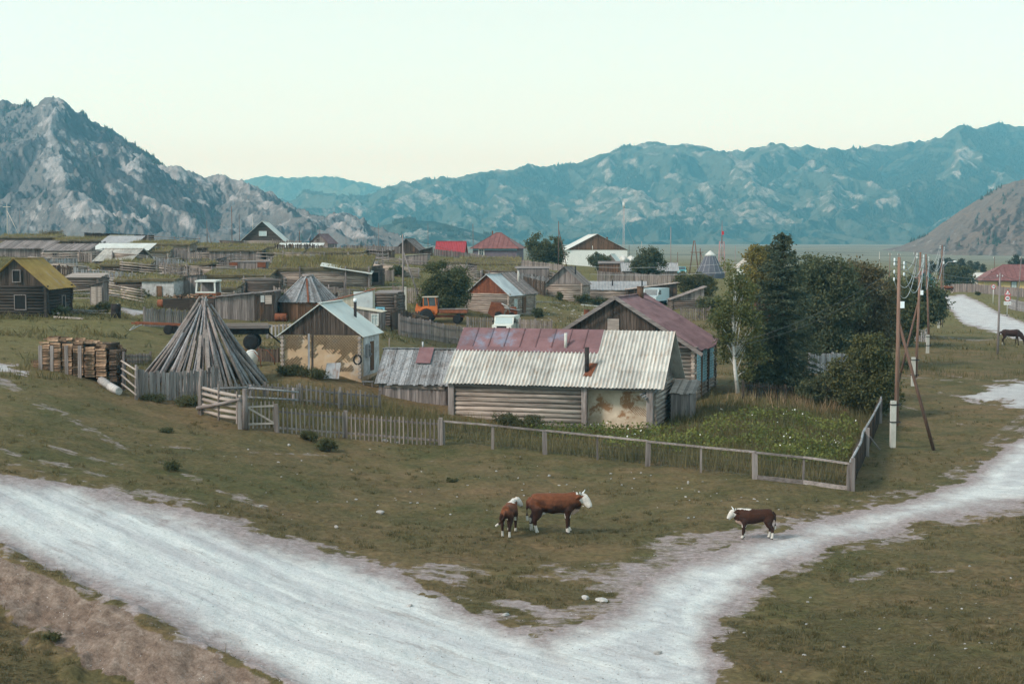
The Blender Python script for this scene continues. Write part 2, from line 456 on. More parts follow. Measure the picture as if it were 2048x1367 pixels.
def g0(px, py, y0=20., y1=900.):         # first meeting of a pixel's ray with the terrain
    yy = np.exp(np.linspace(math.log(y0), math.log(y1), 900))
    dx, dy, dz = (px - 1024) / F, CP + (683.5 - py) / F * SP, -SP + (683.5 - py) / F * CP
    t = yy / dy
    d = H + dz * t - hz0(dx * t, yy)
    i = np.where(d < 0)[0]
    i = i[0] if len(i) else len(yy) - 1
    if i > 0:
        a = d[i - 1] / (d[i - 1] - d[i] + 1e-9)
        tt = t[i - 1] + a * (t[i] - t[i - 1])
    else: tt = t[0]
    return dx * tt, dy * tt


# the ditch bank along the near side of the main road
_b0, _b1 = g0(-100, 1058), g0(620, 1410)
_bd = np.array([_b1[0] - _b0[0], _b1[1] - _b0[1]]); _bl = np.linalg.norm(_bd); _bd /= _bl
ROAD_ANGLE = math.atan2(_bd[1], _bd[0])


def bank_dist(x, y):                      # metres towards the camera from the road's lower edge
    d = -((x - _b0[0]) * -_bd[1] + (y - _b0[1]) * _bd[0])
    return d + (fbm(x * .9, y * .9, 3, 5) - .5) * .9


def hz(x, y):
    x = np.asarray(x, float); y = np.asarray(y, float)
    z = hz0(x, y)
    b = bank_dist(x, y)
    z = z - .55 * sstep(-.1, 1.3, b) + .18 * sstep(-.9, -.3, b) * (1 - sstep(-.3, .4, b))
    rough = sstep(0, .5, b) * (1 - sstep(1.6, 2.4, b))
    near = np.clip(60 / np.maximum(y, 1), 0, 1)
    z = z + (fbm(x * .35, y * .35, 4, 3) - .5) * .22 + (fbm(x * 2.2, y * 2.2, 3, 9) - .5) * (.07 + .3 * rough) * near
    return z


def gz(x, y): return float(hz(np.array([x]), np.array([y]))[0])


def G(px, py):                            # ground point under a pixel
    x, y = g0(px, py)
    return Vector((x, y, gz(x, y)))


def loc(key):
    if isinstance(key, Vector): return key.copy()
    x, y, z = unproj(*(PL[key] if isinstance(key, str) else key))
    return Vector((x, y, gz(x, y)))


def near(px, py, s): return loc((px, py, s))


def scale_at(p): return F / (p[1] * CP - (p[2] - H) * SP)


# ------------------------------------------------------------------ ground sheet, roads and earth bank
def pdist(P, poly):                       # signed pixel distance to a polygon (inside positive)
    x, y = P
    n = len(poly); inside = np.zeros(x.shape, bool); d = np.full(x.shape, 1e9)
    for i in range(n):
        (x0, y0), (x1, y1) = poly[i], poly[(i + 1) % n]
        ex, ey = x1 - x0, y1 - y0
        t = np.clip(((x - x0) * ex + (y - y0) * ey) / (ex * ex + ey * ey), 0, 1)
        d = np.minimum(d, np.hypot(x - x0 - t * ex, (y - y0 - t * ey) * 1.6))
        c = ((y0 > y) != (y1 > y)) & (x < (x1 - x0) * (y - y0) / (y1 - y0 + 1e-12) + x0)
        inside ^= c
    return np.where(inside, d, -d)


def ldist(P, line):
    x, y = P
    d = np.full(x.shape, 1e9)
    for (x0, y0), (x1, y1) in zip(line, line[1:]):
        ex, ey = x1 - x0, y1 - y0
        t = np.clip(((x - x0) * ex + (y - y0) * ey) / (ex * ex + ey * ey), 0, 1)
        d = np.minimum(d, np.hypot(x - x0 - t * ex, (y - y0 - t * ey) * 2.0))
    return d


MAIN = [(-900, 830), (-300, 880), (0, 948), (130, 962), (300, 1000), (430, 1033), (520, 1068), (640, 1100), (790, 1138), (960, 1225), (1085, 1268), (1250, 1330), (1330, 1460),
        (640, 1460), (560, 1372), (440, 1305), (300, 1232), (150, 1160), (0, 1088), (-300, 985), (-900, 900)]
TRACK = [(1060, 1300), (1085, 1262), (1240, 1215), (1290, 1160), (1380, 1112), (1480, 1080), (1560, 1058), (1700, 1024), (1850, 985), (1940, 950), (1985, 905), (2048, 868), (2300, 800),
         (2300, 930), (2048, 1010), (1880, 1040), (1720, 1080), (1600, 1125), (1520, 1170), (1450, 1235), (1428, 1285), (1440, 1367), (1455, 1470), (1100, 1470)]
FORK = [(640, 1098), (800, 1130), (1000, 1142), (1180, 1135), (1330, 1085), (1450, 1045), (1560, 1030), (1600, 1060), (1400, 1130), (1290, 1230), (1090, 1275), (960, 1228), (800, 1150)]
FAR = [(1880, 594), (1925, 588), (1965, 604), (1990, 622), (2048, 644), (2400, 700), (2400, 760), (2048, 682), (1985, 664), (1925, 647), (1898, 618)]
PATCH = [[(1925, 795), (1990, 765), (2060, 766), (2400, 790), (2400, 850), (2060, 825), (1990, 805)], [(-60, 715), (30, 728), (50, 745), (-60, 750)],
         [(240, 617), (285, 620), (300, 632), (262, 630)]]
TRAIL = [([(-20, 745), (60, 800), (140, 835), (230, 885), (330, 930), (450, 985), (560, 1022)], 22), ([(1640, 750), (1800, 752), (1900, 762), (2000, 772), (2080, 785)], 13),
         ([(1690, 743), (1830, 741), (1960, 760)], 4), ([(1800, 668), (1900, 676), (1960, 680), (2060, 676)], 9), ([(40, 870), (140, 905), (260, 935)], 12),
         ([(1850, 990), (1960, 900), (2048, 830)], 26), ([(640, 1110), (560, 1070), (420, 1020), (200, 950), (-40, 890)], 16), ([(1700, 1160), (1800, 1135), (1900, 1140)], 22),
         ([(1880, 785), (1960, 795), (2050, 800)], 12), ([(1790, 805), (1850, 825), (1960, 860)], 7), ([(300, 890), (520, 905), (660, 910)], 9)]
GRASSY = [[(840, 1172), (1000, 1152), (1130, 1160), (1235, 1185), (1210, 1215), (1100, 1205), (950, 1200)], [(940, 1195), (1060, 1225), (1075, 1262), (990, 1232)]]


def ground():
    us = np.linspace(-.66, .66, 1150)
    vs = np.concatenate([np.linspace(math.log(7), math.log(24), 26)[:-1], np.linspace(math.log(24), math.log(330), 640)[:-1], np.linspace(math.log(330), math.log(9000), 120)])
    U, Vv = np.meshgrid(us, vs)
    Y = np.exp(Vv); X = U * Y
    Z = hz(X, Y)
    Z = np.where(Y > 2600, np.minimum(Z, 25), Z)
    px, py = project(X, Y, Z)
    P = (px, py)
    n1 = fbm(X * .8, Y * .8, 5, 21) - .5
    n2 = fbm(X * 3, Y * 3, 4, 25) - .5
    big = np.clip((py - 480) / 400, .12, 1.6)
    jit = (n1 * 60 + n2 * 34) * big
    mask_front = py > 480
    dm, dt, df, dfar = pdist(P, MAIN), pdist(P, TRACK), pdist(P, FORK), pdist(P, FAR)
    e = 9 * big
    road = np.maximum(sstep(-e, e, dm + jit * .45), sstep(-e, e, dt + jit * .55))
    road = np.maximum(road, sstep(-3, 3, dfar + jit * .6))
    for pl in PATCH: road = np.maximum(road, sstep(-6, 6, pdist(P, pl) + jit * 1.2) * .8)
    fork = sstep(-e * 2, e * 2, df + jit * 1.3) * (.4 + .35 * fbm(X * 1.1, Y * .5, 4, 29))
    for pl in GRASSY: fork = fork * (1 - sstep(-14, 10, pdist(P, pl) + jit * .9)); 
    for pl in GRASSY: road = road * (1 - .9 * sstep(-8, 10, pdist(P, pl) + jit * .9))
    dirt = np.maximum(road, fork)
    for ln, wd in TRAIL:
        f = np.clip(1.25 - ldist(P, ln) / wd, 0, 1)
        dirt = np.maximum(dirt, np.clip(sstep(.36, .7, f * .6 + n1 * 1.2 + n2 * .8), 0, 1) * .5)
    dirt = np.where(mask_front, dirt, 0)
    b = bank_dist(X, Y)
    bank = sstep(-.25, .1, b) * (1 - sstep(1.0, 1.4, b + n2 * 1.0 + n1 * .7)) * np.where(px < 800, 1, 0)
    # shoulders: brown crumbling earth beside the roads
    should = np.maximum(sstep(-46, -6, dm / big) * 1.0, sstep(-56, -6, dt / big)) * (1 - sstep(0, 14, np.maximum(dm, dt) / big))
    dirt = np.maximum(dirt, sstep(.34, .66, should * .6 + n1 * .9 + n2 * .8) * .55 * np.where(mask_front, 1, 0))
    ny, nx = X.shape
    idx = np.arange(ny * nx).reshape(ny, nx)
    Q = np.stack([idx[:-1, :-1], idx[:-1, 1:], idx[1:, 1:], idx[1:, :-1]], -1).reshape(-1, 4)
    V = np.stack([X, Y, Z], -1).reshape(-1, 3)

    def fm(a): return a.reshape(-1)[Q].mean(1)
    fpx, fd, fb = fm(px), fm(dirt), fm(bank)
    inm, intr = fm(dm) > -14, fm(dt) > -14
    lab = np.zeros(len(Q), int)
    lab[(fd > .5) & inm] = 1
    lab[(fd > .5) & intr & (lab == 0)] = 2
    lab[(fd > .5) & (fm(dfar) > -8) & (lab == 0)] = 3
    lab[(fb > .5)] = 4
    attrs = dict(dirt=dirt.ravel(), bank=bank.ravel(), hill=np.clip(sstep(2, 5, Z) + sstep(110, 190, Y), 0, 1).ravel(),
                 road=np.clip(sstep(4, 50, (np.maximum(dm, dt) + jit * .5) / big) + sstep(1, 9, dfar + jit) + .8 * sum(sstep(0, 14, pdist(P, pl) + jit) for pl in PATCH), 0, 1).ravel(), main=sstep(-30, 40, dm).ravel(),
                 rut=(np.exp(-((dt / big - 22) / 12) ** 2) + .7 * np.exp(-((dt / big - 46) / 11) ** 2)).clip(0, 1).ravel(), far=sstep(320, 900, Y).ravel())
    for k, nm in enumerate(['ground', 'dirt_road', 'dirt_track', 'far_dirt_road', 'earth_bank']):
        q = Q[lab == k]
        used = np.unique(q)
        re = np.full(len(V), -1); re[used] = np.arange(len(used))
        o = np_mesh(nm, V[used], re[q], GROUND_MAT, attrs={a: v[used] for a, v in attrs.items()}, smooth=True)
        o['kind'] = 'structure'
    return dict(X=X, Y=Y, Z=Z, px=px, py=py, dirt=dirt, bank=bank)


def ground_mat():
    t = NT('pasture_and_dirt')
    nb = t.noise(.09, 5, .65); nm = t.noise(.55, 6, .7); nf = t.noise(5, 6, .75); ns = t.noise(1.6, 5, .7)
    g = t.ramp(nm, [(.3, (.042, .045, .018)), (.44, (.092, .08, .034)), (.56, (.155, .108, .053)), (.72, (.215, .14, .082))])
    g2 = t.ramp(nb, [(.36, (.074, .076, .028)), (.48, (.118, .095, .043)), (.6, (.175, .113, .06))])
    g = t.mix(.5, g, g2)
    hill = t.ramp(ns, [(.3, (.08, .082, .028)), (.5, (.155, .14, .052)), (.72, (.23, .185, .092))])
    g = t.mix(t.math('MULTIPLY', t.attr('hill'), .75), g, hill)
    g = t.mix(1.0, g, t.ramp(nf, [(.25, .45), (.5, 1.0), (.75, 1.65)]), 'MULTIPLY')
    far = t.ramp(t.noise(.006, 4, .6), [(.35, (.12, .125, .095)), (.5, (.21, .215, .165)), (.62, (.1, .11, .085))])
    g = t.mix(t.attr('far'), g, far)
    # dirt: pinkish crumbs at the edge, pale gravel with wheel streaks where the traffic runs
    st = t.noise(.9, 4, .6, (.035, 1.3, 1), (0, 0, -ROAD_ANGLE))
    st2 = t.noise(2.6, 6, .75, (.1, 1.6, 1), (0, 0, -ROAD_ANGLE))
    iso = t.noise(.7, 5, .7)
    stm = t.mix(t.attr('main'), t.math('ADD', t.math('MULTIPLY', iso, .85), t.math('MULTIPLY', t.attr('rut'), .15)), st)
    pale = t.ramp(stm, [(.3, (.45, .43, .43)), (.44, (.53, .52, .515)), (.56, (.61, .605, .585)), (.7, (.69, .68, .65))])
    pale = t.mix(1.0, pale, t.ramp(st2, [(.3, .82), (.5, 1.0), (.7, 1.08)]), 'MULTIPLY')
    pale = t.mix(t.ramp(t.noise(1.1, 6, .75, (.3, 1.6, 1), (0, 0, -ROAD_ANGLE)), [(.57, 0.), (.68, .6)]), pale, (.28, .23, .215))
    edge = t.ramp(nf, [(.25, (.17, .13, .12)), (.5, (.31, .25, .24)), (.75, (.46, .4, .39))])
    d = t.mix(t.attr('road'), edge, pale)
    d = t.mix(1.0, d, t.ramp(t.noise(11, 5, .8), [(.28, .68), (.5, 1.0), (.72, 1.14)]), 'MULTIPLY')
    jit = t.math('ADD', t.attr('dirt'), t.math('MULTIPLY', t.math('SUBTRACT', t.noise(2.6, 7, .8, (.5, 1.2, 1)), .5), 1.35))
    col = t.mix(t.ramp(jit, [(.4, 0.), (.62, 1.)]), g, d)
    bk = t.ramp(t.noise(2.6, 9, .82, (.6, 1.4, 1), (0, 0, -ROAD_ANGLE)), [(.3, (.07, .046, .035)), (.48, (.18, .128, .1)), (.7, (.33, .26, .215))])
    bk = t.mix(1.0, bk, t.ramp(t.noise(12, 5, .8), [(.3, .6), (.5, 1.), (.7, 1.25)]), 'MULTIPLY')
    bj = t.math('ADD', t.attr('bank'), t.math('MULTIPLY', t.math('SUBTRACT', t.noise(2.2, 6, .75), .5), .8))
    col = t.mix(t.ramp(bj, [(.4, 0.), (.6, 1.)]), col, bk)
    bh = t.math('ADD', nf, t.noise(22, 3, .7))
    return t.finish(col, .95, 0, .12, bh, .55, .05)


GROUND_MAT = ground_mat()
GR = ground()
# ------------------------------------------------------------------ sky, sun, air
wd = bpy.data.worlds.new('World'); SC.world = wd; wd.use_nodes = True
nt = wd.node_tree; nt.nodes.clear()
SUN_EL, SUN_AZ = R(38), R(240)           # azimuth clockwise from +Y
sky = nt.nodes.new('ShaderNodeTexSky'); sky.sky_type = 'NISHITA'; sky.sun_disc = False
sky.sun_elevation, sky.sun_rotation = SUN_EL, SUN_AZ
sky.air_density, sky.dust_density, sky.ozone_density = 1.0, 4.0, 1.0
mx = nt.nodes.new('ShaderNodeMix'); mx.data_type = 'RGBA'
mx.inputs[0].default_value = SKYMIX
gc = nt.nodes.new('ShaderNodeTexCoord'); gs = nt.nodes.new('ShaderNodeSeparateXYZ'); nt.links.new(gc.outputs['Generated'], gs.inputs[0])
gr_ = nt.nodes.new('ShaderNodeValToRGB'); nt.links.new(gs.outputs[2], gr_.inputs[0])
while len(gr_.color_ramp.elements) < len(SKY_STOPS): gr_.color_ramp.elements.new(.5)
for e_, (p_, c_) in zip(gr_.color_ramp.elements, SKY_STOPS): e_.position = p_; e_.color = (*[v / 20 for v in c_], 1)
gm_ = nt.nodes.new('ShaderNodeVectorMath'); gm_.operation = 'SCALE'; gm_.inputs['Scale'].default_value = 20; nt.links.new(gr_.outputs[0], gm_.inputs[0])
nt.links.new(gm_.outputs[0], mx.inputs[7])
nt.links.new(sky.outputs[0], mx.inputs[6])
bg = nt.nodes.new('ShaderNodeBackground'); bg.inputs[1].default_value = .1
nt.links.new(mx.outputs[2], bg.inputs[0])
wo = nt.nodes.new('ShaderNodeOutputWorld'); nt.links.new(bg.outputs[0], wo.inputs[0])

sl = bpy.data.lights.new('sun', 'SUN'); sl.energy = SUN_E; sl.angle = R(12); sl.color = (1, .95, .88)
so = bpy.data.objects.new('sun', sl); COL.objects.link(so)
so.rotation_euler = Vector((math.sin(SUN_AZ) * math.cos(SUN_EL), math.cos(SUN_AZ) * math.cos(SUN_EL), math.sin(SUN_EL))).to_track_quat('Z', 'Y').to_euler()
so.location = (-40, -60, 90)

hm = bpy.data.materials.new('haze'); hm.use_nodes = True; ht = hm.node_tree; ht.nodes.clear()
pv = ht.nodes.new('ShaderNodeVolumePrincipled')
pv.inputs['Color'].default_value = (*HAZE_COL, 1)
pv.inputs['Density'].default_value = HAZE_D
pv.inputs['Anisotropy'].default_value = .0
pv.inputs['Absorption Color'].default_value = (1, 1, 1, 1)
pv.inputs['Density Attribute'].default_value = ''; pv.inputs['Color Attribute'].default_value = ''
ho = ht.nodes.new('ShaderNodeOutputMaterial'); ht.links.new(pv.outputs[0], ho.inputs['Volume'])
hm.cycles.homogeneous_volume = True
hb = MB(); hb.box((-5200, -80, -24), (5200, 8100, 500), .5)
tagged(hb.build('haze', hm), kind='stuff')

SC.view_settings.view_transform = 'Standard'; SC.view_settings.look = 'None'
SC.view_settings.exposure = EXPO; SC.view_settings.gamma = 1; SC.view_settings.use_curve_mapping = False
SC.cycles.use_denoising = True
SC.cycles.volume_bounces = 0; SC.cycles.max_bounces = 5; SC.cycles.diffuse_bounces = 2; SC.cycles.glossy_bounces = 2
SC.cycles.transparent_max_bounces = 6; SC.cycles.use_adaptive_sampling = True; SC.cycles.adaptive_threshold = .015
SC.cycles.caustics_reflective = SC.cycles.caustics_refractive = False


# ------------------------------------------------------------------ mountains
def mountain_mat(name, veg, rock, lo, hi, sc):
    t = NT(name)
    n = t.noise(sc, 8, .7)
    n2 = t.noise(sc * 3.2, 6, .7)
    v = t.ramp(t.math('ADD', t.math('MULTIPLY', n, .7), t.math('MULTIPLY', t.math('SUBTRACT', 1.0, t.attr('wood')), .3)), [(.3, veg[0]), (.5, veg[1]), (.66, veg[2])])  # wood darkens slopes turned from the sun, as forest and as painted shade
    rk = t.ramp(t.noise(sc * 2.5, 8, .75, (1, 1, .35)), [(.3, rock[0]), (.6, rock[1])])
    f = t.math('ADD', t.math('MULTIPLY', t.attr('rock'), .8), t.math('MULTIPLY', t.math('SUBTRACT', t.noise(sc * 4, 9, .85, (1, 1, .4)), .5), 2.6))
    c = t.mix(t.ramp(f, [(lo, 0.), (hi, .8)]), v, rk)
    c = t.mix(1.0, c, t.ramp(t.noise(sc * 9, 5, .8), [(.3, .7), (.5, 1.), (.7, 1.3)]), 'MULTIPLY')
    return t.finish(c, .95, 0, .05, n2, .9, 3 / sc * .02)


def mountain(name, ridge, d_near, d_ridge, nx, ny, seed, mat, spur=.5, rough=1., base_z=6., back=True, slant=.25, fr=150., rockiness=0., rockscale=1.):
    """a massif whose crest follows ridge (bearing as pixel, height as pixel at the crest's distance), falling in spurs to the valley floor"""
    rx = np.array([p[0] for p in ridge], float); ry = np.array([p[1] for p in ridge], float)
    pxs = np.linspace(rx[0], rx[-1], nx)
    nb = ny // 4 if back else 0
    tt = np.concatenate([np.linspace(0, 1, ny), 1 + np.linspace(0, .8, nb + 1)[1:]]) if nb else np.linspace(0, 1, ny)
    PX, T = np.meshgrid(pxs, tt)
    crest_n = (fbm(PX / 26, PX * 0 + seed, 5, seed, .62) - .5)
    D = d_near + (d_ridge - d_near) * T
    D = D + (fbm(PX / 160, T * 2, 3, seed + 3) - .5) * (d_ridge - d_near) * .5 * T
    Zr = H + (490 - np.interp(PX, rx, ry)) * (D[ny - 1] if True else D) / F
    Zr = np.maximum(Zr, base_z)
    Zr = Zr + crest_n * rough * 4.6 * D / F * np.clip((Zr - base_z) / 60, 0, 1)
    Tf = np.clip(T, 0, 1)
    w = PX / fr + slant * (1 - Tf) * 3 + (fbm(PX / 170, Tf * 2.5, 3, seed + 7) - .5) * 1.4
    spurn = 1 - np.abs(2 * vnoise(w, Tf * .9 + 3, seed + 1) - 1)                   # broad spurs
    spurn2 = ridged(w * 2.7, Tf * 2.2, 3, seed + 2)
    det = ridged(PX / 40 + slant * 9 * (1 - Tf) + (fbm(PX / 60, Tf * 6, 3, seed + 8) - .5) * 2, Tf * 5.5, 5, seed + 4, .58)
    env = np.sin(np.pi * np.clip(Tf, 0, 1) ** 1.15) ** .8
    g = Tf ** 1.25 * (1 - spur * env * (1 - (.7 * spurn + .3 * spurn2)) * 1.15) + (det - .55) * .2 * rough * env
    Z = base_z + (Zr - base_z) * np.clip(g, 0, 3)
    if nb:
        k = np.clip(T - 1, 0, 1)
        Z = np.where(T > 1, base_z + (Zr - base_z) * (1 - k * 1.1) + (det - .55) * 30 * k, Z)
    X = (PX - 1024) / F * D; Y = D
    rockn = .5 * det + .35 * spurn2 + .15 * spurn + rockiness
    n = X.shape
    idx = np.arange(n[0] * n[1]).reshape(n)
    Q = np.stack([idx[:-1, :-1], idx[:-1, 1:], idx[1:, 1:], idx[1:, :-1]], -1).reshape(-1, 4)
    streak = fbm(PX / 20 / rockscale + slant * 7 * (1 - Tf), Tf * 4.5, 5, seed + 9, .62)
    patch = fbm(PX / 95 / rockscale, Tf * 3.2, 3, seed + 12)
    rockm = sstep(.5, .72, streak * .8 + patch * .42 + (det - .5) * .3 + (spurn2 - .5) * .25 - .13 + rockiness)
    Zx = np.gradient(Z, axis=1) / np.maximum(np.gradient(X, axis=1), .1)          # right facing slopes painted dark: forest, and shade put into the colour
    wood_ = sstep(-.25, .45, -Zx + (fbm(PX / 30, T * 9, 4, seed + 15) - .5) * .9 + (.5 - spurn2) * .3)
    o = np_mesh(name, np.stack([X, Y, Z], -1).reshape(-1, 3), Q, mat, attrs={'rock': rockm.ravel(), 'wood': wood_.ravel()}, smooth=True)
    o['kind'] = 'structure'
    return dict(X=X, Y=Y, Z=Z, T=T, rock=rockm, spur=spurn, PX=PX, wood=wood_)


def ridge_mountain(name, ridge, d_near, d_ridge, nx, ny, seed, mat, step=60, base_z=1., sc=1., crag=22., rk=0., fall=.6):
    """a range grown from its crest line: spurs run down towards the valley and side spurs branch from them"""
    r = np.random.default_rng(seed)
    rx = np.array([p[0] for p in ridge], float); ry = np.array([p[1] for p in ridge], float)
    span = d_ridge - d_near
    def crest(px):
        D = d_ridge + (float(fbm(np.array([px / 150]), np.array([seed * 1.]), 2, seed)[0]) - .5) * span * .2
        return np.array([(px - 1024) / F * D, D, H + (490 - np.interp(px, rx, ry)) * D / F])
    S = []
    xs = np.arange(rx[0], rx[-1], 14.)
    C = [crest(q) for q in xs]
    S += list(zip(C, C[1:]))
    px = rx[0] + step * .5
    while px < rx[-1]:
        p = crest(px); z0 = p[2]; lat = r.uniform(-.75, .75); n = 7; z = z0
        for k in range(n):
            L_ = span * 1.0 / n
            lat = np.clip(lat + r.uniform(-.45, .45), -1, 1)
            t = (k + 1) / n
            zn = base_z + (z0 - base_z) * (1 - t) ** 1.15 * (1 + .1 * r.normal()) if k < n - 1 else base_z - 10
            zn = min(zn, z - 2)
            q = np.array([p[0] + lat * L_, p[1] - L_, zn]); S.append((p, q))
            if 0 < k < n - 1:
                for sd in (-1, 1):
                    if r.random() < .85:
                        a = r.uniform(.5, 1.3); l2 = L_ * r.uniform(.7, 1.5) * (1 - .4 * t)
                        e = np.array([q[0] + sd * a * l2, q[1] - l2 * .75, base_z + (zn - base_z) * r.uniform(.25, .55)]); S.append((q, e))
            p, z = q, zn
        px += step * r.uniform(.65, 1.4)
    A = np.array([s_[0] for s_ in S]); B_ = np.array([s_[1] for s_ in S]); E = B_ - A
    el = (E[:, :2] ** 2).sum(1)
    pxs = np.linspace(rx[0], rx[-1], nx); nb = ny // 6
    tt = np.concatenate([np.linspace(0, 1.06, ny), np.linspace(1.06, 1.5, nb + 1)[1:]])
    PX, T = np.meshgrid(pxs, tt)
    Y = d_near + span * T; X = (PX - 1024) / F * Y
    nX, nY = X / sc, Y / sc
    wx = X + ((fbm(nX / 170, nY / 170, 4, seed + 1) - .5) * 130 + (fbm(nX / 45, nY / 45, 3, seed + 5) - .5) * 34) * sc
    wy = Y + (fbm(nX / 170 + 9, nY / 170, 4, seed + 2) - .5) * 130 * sc
    Hh, Dm = np.empty(X.size), np.empty(X.size)
    fx, fy = wx.ravel(), wy.ravel()
    for i in range(0, X.size, 6000):
        x, y = fx[i:i + 6000, None], fy[i:i + 6000, None]
        t = np.clip(((x - A[:, 0]) * E[:, 0] + (y - A[:, 1]) * E[:, 1]) / el, 0, 1)
        d = np.hypot(x - A[:, 0] - t * E[:, 0], y - A[:, 1] - t * E[:, 1])
        h = A[:, 2] + t * E[:, 2] - fall * d + .00018 / sc * np.minimum(d, 600 * sc) ** 2
        j = h.argmax(1); k = np.arange(len(j)); Hh[i:i + 6000] = h[k, j]; Dm[i:i + 6000] = d[k, j]
    Z = np.maximum(Hh.reshape(X.shape), base_z - 6 + 14 * sc * fbm(nX / 200, nY / 200, 3, seed + 3)); Dm = Dm.reshape(X.shape)
    Z = Z + ((ridged(nX / 90, nY / 90, 5, seed + 4, .6) - .6) * crag + (ridged((nX + nY * .6) / 34, nY / 60, 4, seed + 6, .6) - .6) * crag * .55) * sc * sstep(3, 60 * sc, Z)
    Zx = np.gradient(Z, axis=1) / np.maximum(np.gradient(X, axis=1), .1)
    wood_ = sstep(-.3, .45, -Zx + (fbm(nX / 60, nY / 60, 4, seed + 15) - .5) * 1.1 + .004 * (Dm / sc - 40))  # forest tone on slopes away from the sun, with their shade painted in
    rockm = sstep(.45, .72, rk + fbm((nX + nY * .5) / 26, nY / 75, 5, seed + 9, .66) * .75 + sstep(70, 8, Dm / sc) * .22 + (fbm(nX / 300, nY / 300, 2, seed + 10) - .4) * .4) * sstep(20 * sc, 70 * sc, Z)
    n = X.shape; idx = np.arange(n[0] * n[1]).reshape(n)
    Q = np.stack([idx[:-1, :-1], idx[:-1, 1:], idx[1:, 1:], idx[1:, :-1]], -1).reshape(-1, 4)
    o = np_mesh(name, np.stack([X, Y, Z], -1).reshape(-1, 3), Q, mat, attrs={'rock': rockm.ravel(), 'wood': wood_.ravel()}, smooth=True)
    o['kind'] = 'structure'
    return dict(X=X, Y=Y, Z=Z, T=T, rock=rockm, spur=wood_, PX=PX, wood=wood_)


MM_left = mountain_mat('grey_rock_mountain', ((.058, .06, .063), (.1, .1, .102), (.15, .148, .145)), ((.18, .18, .19), (.46, .455, .455)), .42, .85, .012)
MM_right = mountain_mat('forested_mountain', ((.014, .03, .028), (.03, .052, .045), (.075, .1, .082)), ((.13, .15, .155), (.44, .46, .45)), .62, .98, .006)
MM_far = mountain_mat('far_forested_mountain', ((.014, .036, .028), (.035, .066, .044), (.08, .12, .078)), ((.2, .22, .18), (.3, .3, .26)), .9, 1.1, .005)
MM_near = mountain_mat('brown_grass_hill', ((.08, .066, .058), (.125, .102, .088), (.165, .138, .118)), ((.2, .19, .185), (.36, .345, .34)), .62, .85, .014)

m1 = ridge_mountain('left_mountain', [(-420, 300), (-300, 250), (-160, 225), (-60, 205), (0, 208), (50, 216), (68, 210), (105, 194), (135, 206), (180, 241), (230, 277), (290, 318), (305, 321), (330, 336),
              (365, 341), (420, 353), (480, 367), (520, 384), (560, 402), (600, 417), (650, 443), (700, 472), (760, 500), (820, 512)], 1230, 1750, 620, 250, 5, MM_left, 75, -4., .42, 34., .0, .72)
m1b = ridge_mountain('rocky_spur', [(540, 505), (600, 478), (645, 446), (672, 434), (692, 431), (722, 446), (752, 470), (785, 492), (830, 508)], 1290, 1500, 220, 90, 15, MM_left, 45, -4., .3, 34., .06, .8)
m3 = ridge_mountain('right_mountain_range', [(380, 470), (480, 440), (560, 408), (600, 384), (650, 388), (700, 394), (740, 384), (770, 378), (850, 356), (930, 352), (1000, 340), (1040, 330), (1100, 336), (1160, 322), (1230, 297), (1310, 285),
              (1380, 291), (1395, 286), (1440, 300), (1500, 300), (1560, 291), (1640, 297), (1700, 305), (1760, 291), (1850, 286), (1930, 270), (1990, 248), (2048, 262), (2200, 275), (2400, 240)],
              3300, 4700, 800, 230, 30, MM_right, 62)
m3b = mountain('low_wooded_hill', [(600, 500), (690, 470), (760, 452), (815, 440), (870, 443), (930, 458), (1000, 478), (1060, 492), (1100, 500)], 2150, 2500, 200, 90, 44, MM_right, .6, .8, 0., slant=.2, fr=90)
m2 = ridge_mountain('far_mountain', [(420, 400), (490, 363), (520, 356), (550, 353), (590, 357), (630, 353), (690, 356), (730, 365), (770, 382), (830, 400), (900, 420)], 6100, 7200, 260, 90, 61, MM_far, 45, 5.)
m4 = mountain('near_right_hill', [(1700, 512), (1800, 492), (1850, 470), (1900, 433), (1950, 400), (2000, 370), (2048, 357), (2120, 345), (2300, 300), (2450, 290)], 980, 1500, 280, 150, 71, MM_near, .5, 1., -6., slant=.35, fr=230, rockiness=-.1)


